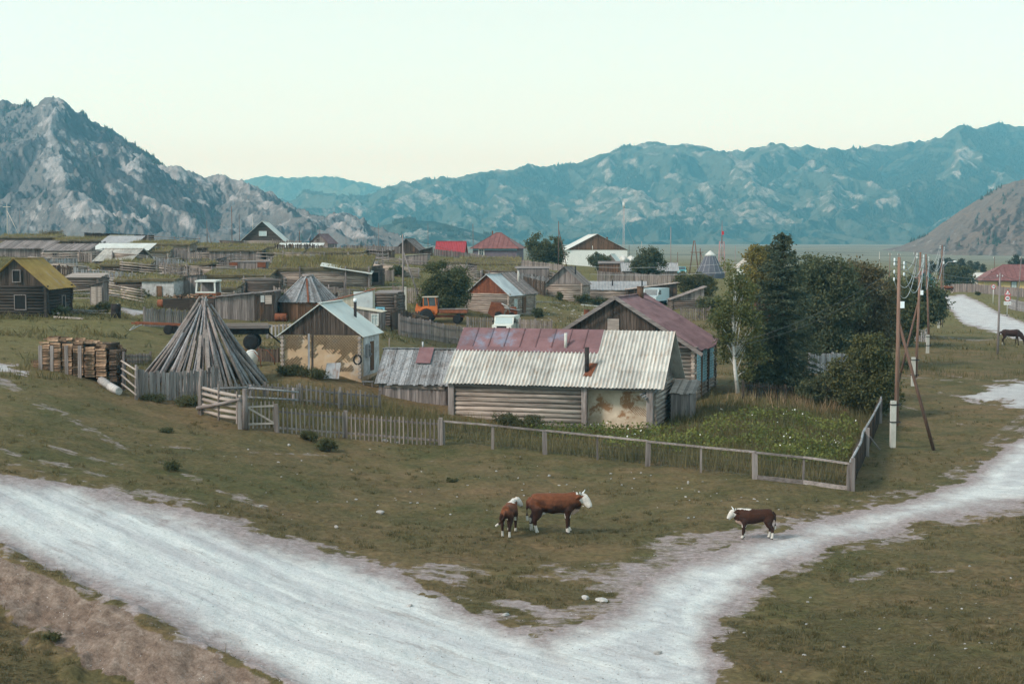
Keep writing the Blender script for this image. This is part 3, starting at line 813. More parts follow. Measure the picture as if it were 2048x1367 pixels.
# ------------------------------------------------------------------ woods on the mountains: thousands of far trees, one mass each
def cones(name, m, n, hmin, hmax, mat, rockmax=.5, tmin=.05, crest=.25, seed=0):
    r = np.random.default_rng(seed)
    X, Y, Z, T = m['X'], m['Y'], m['Z'], m['T']
    ny, nx = X.shape
    dens = fbm(m['PX'] / 45, T * 6, 4, seed + 40)
    P = []
    tries = 0
    while len(P) < n and tries < 60:
        tries += 1
        i = r.random(n * 3) * (ny - 2); j = r.random(n * 3) * (nx - 2)
        cr = r.random(n * 3) < crest
        ir = np.argmax(T[:, 0] >= 1) - r.random(n * 3) * 3
        i = np.where(cr, ir, i)
        a, b = i.astype(int), j.astype(int)
        fa, fb = i - a, j - b
        def smp(A): return (A[a, b] * (1 - fa) + A[a + 1, b] * fa) * (1 - fb) + (A[a, b + 1] * (1 - fa) + A[a + 1, b + 1] * fa) * fb
        ok = (smp(Z) > 8) & (smp(m['rock']) < rockmax + .2 * r.random(n * 3)) & (smp(dens) > .47) & (smp(T) > tmin) & (smp(T) <= 1.02)
        ok &= (m['wood'][a, b] > .25 + .6 * r.random(n * 3)) | cr
        P += list(zip(smp(X)[ok], smp(Y)[ok], smp(Z)[ok]))
    P = np.array(P[:n])
    n = len(P)
    h = hmin + (hmax - hmin) * r.random(n) ** 1.5
    rad = h * (.16 + .1 * r.random(n))
    k = 5
    th = np.arange(k) * 2 * np.pi / k
    ring = np.stack([np.cos(th), np.sin(th)], 1)
    V = np.zeros((n, k + 1, 3))
    V[:, :k, 0] = P[:, 0, None] + ring[:, 0] * rad[:, None]; V[:, :k, 1] = P[:, 1, None] + ring[:, 1] * rad[:, None]
    V[:, :k, 2] = P[:, 2, None] - .5 + h[:, None] * .05
    V[:, k] = P; V[:, k, 2] += h
    b = (np.arange(n) * (k + 1))[:, None, None]
    Fc = np.array([[i, (i + 1) % k, k] for i in range(k)])[None] + b
    tagged(np_mesh(name, V.reshape(-1, 3), Fc.reshape(-1, 3), mat, tint=np.repeat(r.random(n), k + 1)), kind='stuff')


FOREST = leafmat('far_conifers', (.02, .034, .024), (.05, .07, .045), .0)
cones('forest', m3, 30000, 5, 12, FOREST, .45, .12, .07, 3)
cones('forest', m1, 1500, 2.5, 6.5, FOREST, .42, .1, .16, 4)
cones('forest', m2, 3000, 7, 14, FOREST, .9, .15, .2, 5)
cones('forest', m4, 1200, 2, 5, FOREST, .5, .02, .03, 6)
cones('forest', m3b, 2600, 4, 9, FOREST, .5, .1, .1, 7)
# ------------------------------------------------------------------ building kit
def blades(P, hmin, hmax, wid, lean=.35, r=rng, seg=1, flat=None):
    """grass blades: one bent triangle each, P = (N,3) feet"""
    n = len(P)
    a = r.random(n) * 6.283
    h = hmin + (hmax - hmin) * r.random(n)
    d = np.stack([np.cos(a), np.sin(a), np.zeros(n)], 1)
    la = r.random(n) * 6.283
    ln = np.stack([np.cos(la), np.sin(la), np.zeros(n)], 1) * (h * lean * r.random(n))[:, None]
    w = wid * (.6 + .8 * r.random(n))
    V = np.zeros((n, 3, 3))
    V[:, 0] = P - d * w[:, None] / 2; V[:, 1] = P + d * w[:, None] / 2
    V[:, 2] = P + ln; V[:, 2, 2] += h
    return V.reshape(-1, 3), np.arange(n * 3).reshape(n, 3)


def leaves(P, size, r=rng, up=.0, aspect=.6):
    """rhombic leaves at P, random attitudes"""
    n = len(P)
    a = r.normal(size=(n, 3)); a /= np.linalg.norm(a, axis=1)[:, None]
    b = r.normal(size=(n, 3)); b[:, 2] += up
    b -= a * (a * b).sum(1)[:, None]; b /= np.linalg.norm(b, axis=1)[:, None]
    s = size * (.6 + .8 * r.random(n))[:, None]
    V = np.stack([P - a * s, P - b * s * aspect, P + a * s, P + b * s * aspect], 1)
    return V.reshape(-1, 3), np.arange(n * 4).reshape(n, 4)


def clip_top(mb, x0, x1, z0, f, at, ax, t, tint=None):
    """a board from z0 up to the roofline f(u) between u=x0..x1, standing in the plane ax=at"""
    za, zb = f(x0), f(x1)
    if max(za, zb) - z0 < .02: return
    za, zb = max(za, z0 + .01), max(zb, z0 + .01)
    q = [(x0, z0), (x1, z0), (x1, zb), (x0, za)]
    mb.prism(q, ax, at - t / 2, at + t / 2, tint)


def board_side(mb, u0, u1, z0, f, at, ax, bw=.17, gap=.012, jag=0.0, t=.03):
    u = u0
    while u < u1 - .02:
        w = min(bw * random.uniform(.75, 1.25), u1 - u)
        dz = random.uniform(-jag, jag)
        off = random.uniform(-.008, .008)
        clip_top(mb, u + gap / 2, u + w - gap / 2, z0, lambda q: f(q) + dz, at + off, ax, t)
        u += w


def log_side(mb, u0, u1, z0, z1, at, ax, r=.115, f=None):
    z = z0 + r; k = 0
    while z < z1 - r * .4:
        rr = r * random.uniform(.92, 1.06)
        e = .16 + random.uniform(-.04, .06)
        a, b = u0 - e, u1 + e
        if f:                              # under a sloping roof the logs shorten
            us = np.linspace(u0, u1, 40); ok = [q for q in us if f(q) > z + r * .6]
            if not ok: break
            if len(ok) < 40: a, b = min(ok), max(ok)
        j = random.uniform(-.012, .012)
        P = (lambda u, dz: (u, at, z + dz)) if ax == 'y' else (lambda u, dz: (at, u, z + dz))
        mid = (a + b) / 2
        mb.tube([P(a, j), P(mid, -j), P(b, j)], [rr, rr * random.uniform(.95, 1.03), rr * .94], 8, random.uniform(.15, .95))
        z += r * 1.86; k += 1


def roof_sheet(mb, A, B, C, D, style, t=.04, mb2=None):
    """A,B = eave from left to right, D,C = ridge from left to right"""
    A, B, C, D = map(Vector, (A, B, C, D))
    wl = (B - A).length; sl = (D - A).length
    nrm = (B - A).cross(D - A).normalized()
    if nrm.z < 0: nrm = -nrm

    def at(u, v): return (A * (1 - u) + B * u) * (1 - v) + (D * (1 - u) + C * u) * v
    if style in ('corr', 'corrfine'):
        per = .19 if style == 'corr' else .3
        n = max(6, int(wl / per) * 6)
        rows = max(1, round(sl / 1.5))
        for rI in range(rows):
            v0, v1 = rI / rows, (rI + 1) / rows + (.04 if rI < rows - 1 else 0)
            off = .012 * (rows - rI)
            # sheets of about 1.1 m, each with its own tone
            per_sheet = max(6, int(n / max(1, round(wl / 1.1))))
            i = 0
            while i < n:
                j = min(n, i + per_sheet)
                vs, fs, tn_ = [], [], []; st_ = random.uniform(.35, .7)
                dv = random.uniform(-.012, .012)
                for q in range(i, j + 1):
                    cq = math.cos(2 * math.pi * q / 6); hgt = .036 * cq
                    for v, o2 in ((v0 + (dv if rI == 0 else 0), off + .008), (v1, off - .008)):
                        p = at(q / n, min(1, v))
                        vs += [p + nrm * (hgt + o2), p + nrm * (hgt + o2 - .014)]
                        tn_ += [st_ + .22 * cq - (.18 if v == v1 and rI < rows - 1 else 0)] * 2
                m = j - i
                for q in range(m):
                    b0, b1 = q * 4, q * 4 + 4
                    fs += [(b0, b1, b1 + 2, b0 + 2), (b0 + 1, b0 + 3, b1 + 3, b1 + 1), (b0, b0 + 1, b1 + 1, b1), (b0 + 2, b1 + 2, b1 + 3, b0 + 3)]
                fs += [(0, 2, 3, 1), (m * 4, m * 4 + 1, m * 4 + 3, m * 4 + 2)]
                mb.add(vs, fs, tn_)
                i = j
    elif style == 'plank':
        u = 0
        n = 0
        while u < 1:
            w = random.uniform(.11, .2) / wl
            e = random.uniform(-.1, .06) / sl
            lift = .02 if n % 2 else 0
            lift += random.uniform(0, .02)
            j = random.uniform(-.006, .006)
            p0 = at(u + w / 2 + j, e); p1 = at(u + w / 2 - j, 1 + random.uniform(-.02, .02))
            mb.beam(p0 + nrm * lift, p1 + nrm * lift, w * wl * 1.03, .028, nrm, random.random())
            u += w * .93; n += 1
    elif style == 'seam':
        n = max(2, round(wl / .85))
        for i in range(n):
            for k in range(2):
                mb.slab([at(i / n, k / 2), at((i + 1) / n, k / 2), at((i + 1) / n, k / 2 + .5), at(i / n, k / 2 + .5)], t, random.random())
            if i: mb.beam(at(i / n, 0) + nrm * .02, at(i / n, 1) + nrm * .02, .05, .05, nrm, .05)
    elif style == 'hplank':
        n = max(2, int(sl / .2))
        for i in range(n):
            a = random.uniform(-.05, .03); b = random.uniform(-.03, .05)
            p0, p1 = at(a, (i + .5) / n), at(1 + b, (i + .5) / n)
            mb.beam(p0, p1, sl / n * 1.02, .03, nrm, random.random())
    else:
        n = max(1, round(wl / 1.2))
        for i in range(n):
            mb.slab([at(i / n, 0), at((i + 1) / n, 0), at((i + 1) / n, 1), at(i / n, 1)], t, random.uniform(.3, .7))


def sod_on(parent, A, B, C, D, dens=60, hmin=.15, hmax=.5, mat='sodgrass', name='roof_grass'):
    A, B, C, D = (np.array(p) for p in (A, B, C, D))
    area = np.linalg.norm(B - A) * np.linalg.norm(D - A)
    n = int(min(9000, area * dens))
    u, v = rng.random(n), rng.random(n)
    P = (A * (1 - u)[:, None] + B * u[:, None]) * (1 - v)[:, None] + (D * (1 - u)[:, None] + C * u[:, None]) * v[:, None]
    P[:, 2] += .05
    keep = fbm(P[:, 0] * .9 + parent.location.x, P[:, 1] * .9, 3, 3) > .33
    P = P[keep]
    V, Fc = blades(P, hmin, hmax, .07, .6)
    t = np.clip(np.repeat(fbm(P[:, 0] * .5 + 3, P[:, 1] * .5, 3, 4) * .7 + rng.random(len(P)) * .35 - .05, 3), 0, 1)
    o = np_mesh(name, V, Fc, L[mat], parent, tint=t)
    o['kind'] = 'stuff'
    return o


def window(parent, face, u, z, w, h, w_, d, fmat='white', gmat='glass', fw=.07, name='window', cross=True, pane=True):
    """face: f front, r right, l left; u = distance along the wall from its middle"""
    def P(a, b, o):                        # a along, b up, o outwards
        if face == 'f': return (u + a, -o, z + b)
        if face == 'r': return (w_ / 2 + o, d / 2 + u + a, z + b)
        return (-w_ / 2 - o, d / 2 - u - a, z + b)

    def bx(mb, a0, a1, b0, b1, o0, o1, tint=.5):
        p, q = P(a0, b0, o0), P(a1, b1, o1)
        mb.box([min(i, j) for i, j in zip(p, q)], [max(i, j) for i, j in zip(p, q)], tint)
    fr = MB()
    bx(fr, -w / 2 - fw, -w / 2, -h / 2 - fw, h / 2 + fw, .02, .17); bx(fr, w / 2, w / 2 + fw, -h / 2 - fw, h / 2 + fw, .02, .17)
    bx(fr, -w / 2, w / 2, h / 2, h / 2 + fw, .02, .17); bx(fr, -w / 2, w / 2, -h / 2 - fw, -h / 2, .02, .17)
    if cross:
        bx(fr, -.02, .02, -h / 2, h / 2, .1, .15); bx(fr, -w / 2, -.021, h * .14, h * .14 + .04, .1, .15); bx(fr, .021, w / 2, h * .14, h * .14 + .04, .1, .15)
    f = fr.build(name, W[fmat], parent)
    if pane:
        pn = MB(); bx(pn, -w / 2, w / 2, -h / 2, h / 2, .03, .12)
        pn.build('pane', W[gmat], f)
    return f


def stove_pipe(parent, x, y, z0, h, r=.07, mat='soot', cap=None, name='chimney'):
    m = MB(); m.cyl((x, y, z0), (x, y, z0 + h), r, r, 12)
    m.cyl((x, y, z0 + h), (x, y, z0 + h + .03), r * 1.15, r * 1.15, 12)
    o = m.build(name, W[mat], parent)
    if cap:
        c = MB(); c.cyl((x, y, z0 + h + .03), (x, y, z0 + h + .22), r * 1.3, r * 1.1, 12); c.build('cap', W[cap], o)
    return o


def building(key, name, label, cat, wpx, hw, d, yaw=0, roof='gable_x', rise=1., over=.3, wall='log', wm=None, gm=None, rm='grey_x', rs='sheet',
             group=None, found=.9, gable='board', rt=.04, jag=0., wins=(), pipes=(), door=None, sod=None, w=None, right=None, facem=None, bw=.17, logr=.115):
    p = loc(key)
    s = scale_at(p)
    w = w or wpx / s
    T = thing(name, label, cat, p, R(yaw), group)
    hx = w / 2
    # roofline functions along each side
    if roof == 'gable_y': ff = lambda u: hw + rise * (1 - abs(u) / hx)
    elif roof == 'mono_l': ff = lambda u: hw + rise * (u + hx) / w
    elif roof == 'mono_r': ff = lambda u: hw + rise * (hx - u) / w
    elif roof == 'mono_b': ff = lambda u: hw + rise
    else: ff = lambda u: hw
    if roof == 'gable_x': fs = lambda v: hw + rise * (1 - abs(v - d / 2) / (d / 2))
    elif roof == 'mono_f': fs = lambda v: hw + rise * v / d
    elif roof == 'mono_b': fs = lambda v: hw + rise * (1 - v / d)
    else: fs = lambda v: hw
    fl = (lambda v: hw) if roof in ('mono_l', 'gable_y') else (lambda v: hw + rise) if roof == 'mono_r' else fs
    fr_ = (lambda v: hw + rise) if roof == 'mono_l' else (lambda v: hw) if roof in ('mono_r', 'gable_y') else fs
    fb = (lambda u: hw + rise) if roof == 'mono_f' else (lambda u: hw) if roof == 'mono_b' else ff
    ax_x, ax_y = 'y', 'x'                  # a wall along x stands in a plane of constant y
    m = MB(); g = MB()
    split = roof.startswith('gable') and (gm or gable != wall)
    cap = (lambda f: (lambda q: min(f(q), hw))) if split else (lambda f: f)
    if wall == 'log':
        mats = (W[wm or 'log_x'])
        rr = logr
        log_side(m, -hx, hx, -found, hw + .02, 0, 'y', rr, None if not roof.startswith('mono') else ff)
        log_side(m, -hx, hx, -found, hw + .02, d, 'y', rr)
        for xx in (-hx, hx): log_side(m, 0, d, -found + rr * .9, hw + .02, xx, 'x', rr)
        m.box((-hx + .02, .02, -found), (hx - .02, d - .02, hw), .2)
    elif wall in ('board', 'vboard'):
        mats = W[wm or 'grey_z']
        for f, at, ax, u0, u1 in ((ff, 0, 'y', -hx, hx), (fb, d, 'y', -hx, hx), (fl, -hx, 'x', 0, d), (fr_, hx, 'x', 0, d)):
            board_side(m, u0, u1, -found, cap(f), at, ax, bw, .012, jag)
        m.box((-hx + .03, .03, -found), (hx - .03, d - .03, hw - .05), .05)
    else:
        mats = W[wm or 'plaster_white']
        m.box((-hx, 0, -found), (hx, d, hw), .5)
    wo_ = m.build('wall', mats, T)
    if roof.startswith('gable') and split:
        if roof == 'gable_y':
            for at in (0.0, d):
                if gable == 'hboard':
                    zz = hw
                    while zz < hw + rise - .05:
                        hh = (1 - (zz + .1 - hw) / rise) * hx
                        g.beam((-hh, at, zz + .09), (hh, at, zz + .09), .03, .17, (0, 0, 1)); zz += .18
                    g.prism([(-hx * .97, hw), (hx * .97, hw), (0, hw + rise * .97)], 'y', at - .012, at + .012, .1)
                else: board_side(g, -hx - .02, hx + .02, hw - .04, ff, at - (.03 if at == 0 else -.03), 'y', bw, .012)
                g.build('gable', W[gm or 'grey_z'], T); g = MB()
        else:
            for at in (-hx, hx): board_side(g, 0, d, hw - .04, fs, at + (-.03 if at < 0 else .03), 'x', bw, .012); g.build('gable', W[gm or 'grey_z'], T); g = MB()
    elif roof.startswith('mono') and wall not in ('board', 'vboard'):
        if roof in ('mono_l', 'mono_r'):
            for at in (.0, d): board_side(g, -hx, hx, hw - .02, ff, at, 'y', .2); g.build('gable', W[gm or 'grey_z'], T); g = MB()
        else:
            for at in (-hx, hx): board_side(g, 0, d, hw - .02, fs, at, 'x', .2); g.build('gable', W[gm or 'grey_z'], T); g = MB()
    # roof
    r_ = MB(); o = over; e = .05
    k = o * (rise / (d / 2 if roof == 'gable_x' else hx if roof == 'gable_y' else d if roof in ('mono_f', 'mono_b') else w))
    xl, xr, y0, y1 = -hx - o, hx + o, -o, d + o
    sods = []
    if roof == 'gable_x':
        A, B, C, D_ = (xl, y0, hw - k + e), (xr, y0, hw - k + e), (xr, d / 2, hw + rise + e), (xl, d / 2, hw + rise + e)
        roof_sheet(r_, A, B, C, D_, rs, rt); sods.append((A, B, C, D_))
        roof_sheet(r_, (xr, y1, hw - k + e), (xl, y1, hw - k + e), D_, C, rs, rt)
        r_.beam((xl, d / 2, hw + rise + e + .03), (xr, d / 2, hw + rise + e + .03), .3, .03, (0, 0, 1), .4)
    elif roof == 'gable_y':
        roof_sheet(r_, (xr, y0, hw - k + e), (xr, y1, hw - k + e), (0, y1, hw + rise + e), (0, y0, hw + rise + e), rs, rt)
        roof_sheet(r_, (xl, y1, hw - k + e), (xl, y0, hw - k + e), (0, y0, hw + rise + e), (0, y1, hw + rise + e), rs, rt)
        r_.beam((0, y0, hw + rise + e + .025), (0, y1, hw + rise + e + .025), .24, .03, (0, 0, 1), .4)
    elif roof == 'mono_f':
        A, B, C, D_ = (xl, y0, hw - k + e), (xr, y0, hw - k + e), (xr, y1, hw + rise + k + e), (xl, y1, hw + rise + k + e)
        roof_sheet(r_, A, B, C, D_, rs, rt); sods.append((A, B, C, D_))
    elif roof == 'mono_b':
        A, B, C, D_ = (xl, y0, hw + rise + k + e), (xr, y0, hw + rise + k + e), (xr, y1, hw - k + e), (xl, y1, hw - k + e)
        roof_sheet(r_, A, B, C, D_, rs, rt); sods.append((A, B, C, D_))
    elif roof in ('mono_l', 'mono_r'):
        za, zb = (hw - k, hw + rise + k) if roof == 'mono_l' else (hw + rise + k, hw - k)
        A, B, C, D_ = (xl, y0, za + e), (xr, y0, zb + e), (xr, y1, zb + e), (xl, y1, za + e)
        roof_sheet(r_, A, B, C, D_, rs, rt); sods.append((A, B, C, D_))
    elif roof == 'flat':
        A, B, C, D_ = (xl, y0, hw + e), (xr, y0, hw + e), (xr, y1, hw + e + .12), (xl, y1, hw + e + .12)
        roof_sheet(r_, A, B, C, D_, rs, rt); sods.append((A, B, C, D_))
    elif roof == 'hip':
        rl = max(.3, hx - d / 2 * .95)
        a, b = (-rl, d / 2, hw + rise), (rl, d / 2, hw + rise)
        c = [(xl, y0, hw - k * .6), (xr, y0, hw - k * .6), (xr, y1, hw - k * .6), (xl, y1, hw - k * .6)]
        roof_sheet(r_, c[0], c[1], b, a, 'hip'); roof_sheet(r_, c[2], c[3], a, b, 'hip')
        roof_sheet(r_, c[1], c[2], b, b, 'hip'); roof_sheet(r_, c[3], c[0], a, a, 'hip')
        for q0, q1 in ((c[0], a), (c[1], b), (a, b)): r_.beam(q0, q1, .16, .06, (0, 0, 1), .1)
        n_ = int(w / .9)
        for i in range(1, n_):
            xx = -hx + w * i / n_
            f_ = min(1, (hx + o - abs(xx)) / (hx + o - rl)) if abs(xx) > rl else 1
            r_.beam((xx, y0, hw - k * .6 + .03), (xx * (1 if abs(xx) <= rl else 1), y0 + (d / 2 - y0) * f_, hw - k * .6 + (rise + k * .6) * f_ + .03), .05, .05, (0, 0, 1), .1)
    ro = r_.build('roof', W[rm], T)
    if sod:
        for q in sods: sod_on(T, *q, dens=sod.get('dens', 50), hmin=sod.get('h0', .12), hmax=sod.get('h1', .5), mat=sod.get('mat', 'sodgrass'))
    for q in wins: window(T, *q[:5], w, d, *q[5:])
    for q in pipes: stove_pipe(ro, *q)
    if door:
        face, u, dw, dh, dm = door
        dd = MB()
        if face == 'f':
            board_side(dd, u - dw / 2, u + dw / 2, .02, lambda q: dh, -.06 - (logr if wall == 'log' else 0), 'y', .18)
        else: board_side(dd, d / 2 + u - dw / 2, d / 2 + u + dw / 2, .02, lambda q: dh, hx + .06 + (logr if wall == 'log' else 0), 'x', .18)
        dd.build('door', W[dm], T)
    T['w_'] = w
    del T['w_']
    return T, w


def resample(pts, step):
    out = [Vector(pts[0])]
    for a, b in zip(pts, pts[1:]):
        a, b = Vector(a), Vector(b)
        n = max(1, round((b - a).length / step))
        for i in range(1, n + 1):
            q = a.lerp(b, i / n); q.z = gz(q.x, q.y); out.append(q)
    return out


def fence(name, label, pts, h, pw=.07, gap=.07, mat='grey_z', post_step=2.6, post=.12, rails=(.25, .8), pointed=False, cat='fence', group=None, jag=.05, postmat=None,
          lean=.02, posts=True, railmat=None, back=True, postup=.08):
    """a picket or board fence along ground points"""
    o = Vector(pts[0])
    T = thing(name, label, cat, o, 0, group)
    q = resample(pts, post_step)
    pk, rl = MB(), MB()
    for a, b in zip(q, q[1:]):
        d = (b - a); ln = math.hypot(d.x, d.y); dr = d / ln
        nrm = Vector((-dr.y, dr.x, 0))
        if nrm.y > 0: nrm = -nrm           # pickets on the camera side
        if not back: nrm = -nrm
        for f in rails:
            rl.beam(a - o + Vector((0, 0, h * f)) - nrm * .03, b - o + Vector((0, 0, h * f + random.uniform(-.03, .03))) - nrm * .03, .05, .09, (0, 0, 1))
        n = max(1, int(ln / (pw + gap)))
        for i in range(n):
            c = a.lerp(b, (i + .5) / n) - o + nrm * .012
            hh = h + random.uniform(-jag, jag); w = pw * random.uniform(.85, 1.12)
            tl = Vector((dr.x, dr.y, 0)) * random.uniform(-lean, lean) * h
            side = Vector((dr.x, dr.y, 0))
            base = c + Vector((0, 0, -.12)); top = c + Vector((0, 0, hh)) + tl
            vs = []
            for off in (0, .024):
                vs += [base - side * w / 2 + nrm * off, base + side * w / 2 + nrm * off]
                if pointed: vs += [top + side * w / 2 + nrm * off - Vector((0, 0, w * .5)), top + nrm * off + Vector((0, 0, w * .15)), top - side * w / 2 + nrm * off - Vector((0, 0, w * .5))]
                else: vs += [top + side * w / 2 + nrm * off, top - side * w / 2 + nrm * off]
            k = len(vs) // 2
            pk.add(vs, [tuple(range(k)), tuple(range(2 * k - 1, k - 1, -1))] + [(j, (j + 1) % k, k + (j + 1) % k, k + j) for j in range(k)])
    pk.build('picket_panel', W[mat], T)
    rl.build('rail', W[railmat or mat], T)
    if posts:
        for p in q:
            pm = MB(); c = p - o
            hh = h * random.uniform(.97, 1.06) + postup
            pm.beam(c + Vector((0, .07, -.3)), c + Vector((random.uniform(-.03, .03), .07, hh)), post, post, (0, 1, 0))
            pm.build('post', W[postmat or mat], T)
    return T


def rail_fence(name, label, pts, h, n=3, mat='grey_x', step=2.4, r=.05, cat='fence', group=None, postmat='polegrey'):
    o = Vector(pts[0]); T = thing(name, label, cat, o, 0, group)
    q = resample(pts, step)
    for i in range(n):
        rl = MB()
        for a, b in zip(q, q[1:]):
            z = h * (i + .7) / n
            d = (b - a).normalized() * .25
            rl.tube([a - o - d + Vector((0, -.08, z + random.uniform(-.06, .06))), b - o + d + Vector((0, -.08, z + random.uniform(-.06, .06)))], [r * 1.1, r * .85], 7)
        rl.build('rail', W[mat], T)
    for p in q:
        pm = MB(); pm.tube([p - o + Vector((0, 0, -.3)), p - o + Vector((random.uniform(-.06, .06), 0, h * random.uniform(1., 1.25)))], [.075, .06], 8)
        pm.build('post', W[postmat], T)
    return T


def log_wall(name, label, a, b, h, mat='log_x', r=.1, group=None, cat='log wall', posts=True):
    a, b = Vector(a), Vector(b)
    yaw = math.atan2(b.y - a.y, b.x - a.x); ln = math.hypot(b.x - a.x, b.y - a.y)
    T = thing(name, label, cat, a, yaw, group)
    m = MB(); dz = b.z - a.z
    z = -.2
    while z < h:
        m.tube([(-.1 + random.uniform(-.1, .1), 0, z), (ln + .1 + random.uniform(-.1, .1), 0, z + dz)], [r * random.uniform(.9, 1.1), r * random.uniform(.8, 1)], 7)
        z += r * 1.9
    m.build('log_stack', W[mat], T)
    if posts:
        n = max(1, round(ln / 3))
        for i in range(n + 1):
            p = MB(); p.tube([(ln * i / n, -.16, -.3 + dz * i / n), (ln * i / n, -.16, h * random.uniform(1.02, 1.2) + dz * i / n)], [.08, .07], 7); p.build('post', W['polegrey'], T)
    return T


# ------------------------------------------------------------------ trees
def crown_points(lobes, n_clump, n_leaf, rc, r, shell=.55, flat=.75):
    vol = np.array([l[3] * l[4] * l[5] for l in lobes]) ** .7
    li = r.choice(len(lobes), n_clump, p=vol / vol.sum())
    d = r.normal(size=(n_clump, 3)); d /= np.linalg.norm(d, axis=1)[:, None]
    rad = shell + (1.04 - shell) * r.random(n_clump) ** .6
    lb = np.array(lobes)[li]
    C = lb[:, :3] + d * rad[:, None] * lb[:, 3:6]
    size = rc * (.55 + .9 * r.random(n_clump))
    wgt = size ** 2; k = r.choice(n_clump, n_leaf, p=wgt / wgt.sum())
    off = r.normal(size=(n_leaf, 3)) * .5
    P = C[k] + off * size[k][:, None] * np.array([1, 1, flat])
    ct = r.random(n_clump)
    return C, P, ct[k]


def deciduous(name, label, key, h, lobes, n_leaf, leaf, size, n_clump=110, rc=.55, trunk_r=.12, bark='bark', cat='tree', group=None, seed=1, limbs=16, trunk_h=.75, lean=(0, 0), droop=0., shell=.55, bend=.1):
    r = np.random.default_rng(seed)
    p = loc(key)
    T = thing(name, label, cat, p, 0, group)
    lb = [(a * h, b * h, c * h, d * h, e * h, f * h) for a, b, c, d, e, f in lobes]
    C, P, ct = crown_points(lb, n_clump, n_leaf, rc, r, shell)
    P = P[P[:, 2] > .05]; ct = ct[:len(P)]
    if droop: P[:, 2] -= droop * r.random(len(P)) ** 2
    V, Fc = leaves(P, size, r, up=.3)
    tint = np.clip(ct * .6 + r.random(len(P)) * .45 - .02, 0, 1)
    np_mesh('crown', V, Fc, L[leaf], T, tint=np.repeat(tint, 4))
    m = MB()
    th = h * trunk_h
    tr = [(lean[0] * t * h + bend * math.sin(t * 5 + seed), lean[1] * t * h + bend * .6 * math.cos(t * 4 + seed) - bend * .6, t * th - .15 * (t == 0)) for t in (0, .2, .4, .6, .8, 1)]
    m.tube(tr, [trunk_r * 1.2, trunk_r, trunk_r * .85, trunk_r * .65, trunk_r * .45, trunk_r * .2], 9, .5)
    for i in range(limbs):
        c = C[r.integers(len(C))]
        t = min(.95, max(.12, (c[2] / th) * r.uniform(.35, .8)))
        k = t * 5; a = int(k); f = k - a
        s = Vector(tr[a]).lerp(Vector(tr[min(5, a + 1)]), f)
        e = Vector(c); mid = s.lerp(e, .5) + Vector((r.normal() * .12, r.normal() * .12, (e - s).length * .09))
        m.tube([s, mid, e], [trunk_r * .42 * (1 - t * .5), trunk_r * .25, trunk_r * .08], 6, .5)
    m.build('trunk', W[bark], T)
    return T


def conifer(name, label, key, h, rad, n_br, leaf, size, trunk_r=.16, cat='tree', group=None, seed=1, per=60, start=.04, density=1.):
    r = np.random.default_rng(seed)
    p = loc(key)
    T = thing(name, label, cat, p, 0, group)
    m = MB(); m.tube([(0, 0, -.2), (.04, 0, h * .5), (0, .03, h)], [trunk_r, trunk_r * .6, .02], 9, .5)
    Ps, tn, dirs = [], [], []
    for i in range(n_br):
        t = start + (1 - start) * (i + r.random()) / n_br
        L_ = rad * (1 - t) ** .52 * r.uniform(.72, 1.18) * (1 if r.random() > .12 else 1.2) + .12
        az = r.random() * 6.283
        n = max(6, int(per * L_ / rad * density) + 6)
        q = r.random(n) ** .75
        up = .28 * (t - .35)
        z = t * h + q * L_ * up - (q * L_) ** 2 * .16 * (1 - t) + .18 * np.maximum(q - .75, 0) * L_
        wdt = L_ * .26 * np.sin(np.pi * np.clip(q, .04, 1) ** .8) + .05
        off = r.normal(size=n) * wdt * .7
        x = np.cos(az) * q * L_ - np.sin(az) * off; y = np.sin(az) * q * L_ + np.cos(az) * off
        Ps.append(np.stack([x, y, z + r.normal(size=n) * .05], 1)); tn.append(np.full(n, r.random()) * .45 + .4 * q * r.random(n))
        d = np.stack([np.cos(az) + r.normal(size=n) * .5, np.sin(az) + r.normal(size=n) * .5, -.35 + r.normal(size=n) * .3], 1)
        dirs.append(d)
        if i % 3 == 0: m.tube([(0, 0, t * h), (np.cos(az) * L_ * .6, np.sin(az) * L_ * .6, t * h + L_ * .6 * up)], [.03, .01], 5, .5)
    P = np.concatenate(Ps); tn = np.concatenate(tn); d = np.concatenate(dirs)
    d /= np.linalg.norm(d, axis=1)[:, None]
    s = r.normal(size=P.shape); s -= d * (s * d).sum(1)[:, None]; s /= np.linalg.norm(s, axis=1)[:, None]
    sz = (size * (.6 + .8 * r.random(len(P))))[:, None]
    V = np.stack([P - d * sz * .5, P - s * sz * .28, P + d * sz, P + s * sz * .28], 1).reshape(-1, 3)
    np_mesh('crown', V, np.arange(len(V)).reshape(-1, 4), L[leaf], T, tint=np.clip(np.repeat(tn, 4), 0, 1))
    m.build('trunk', W['bark'], T)
    return T


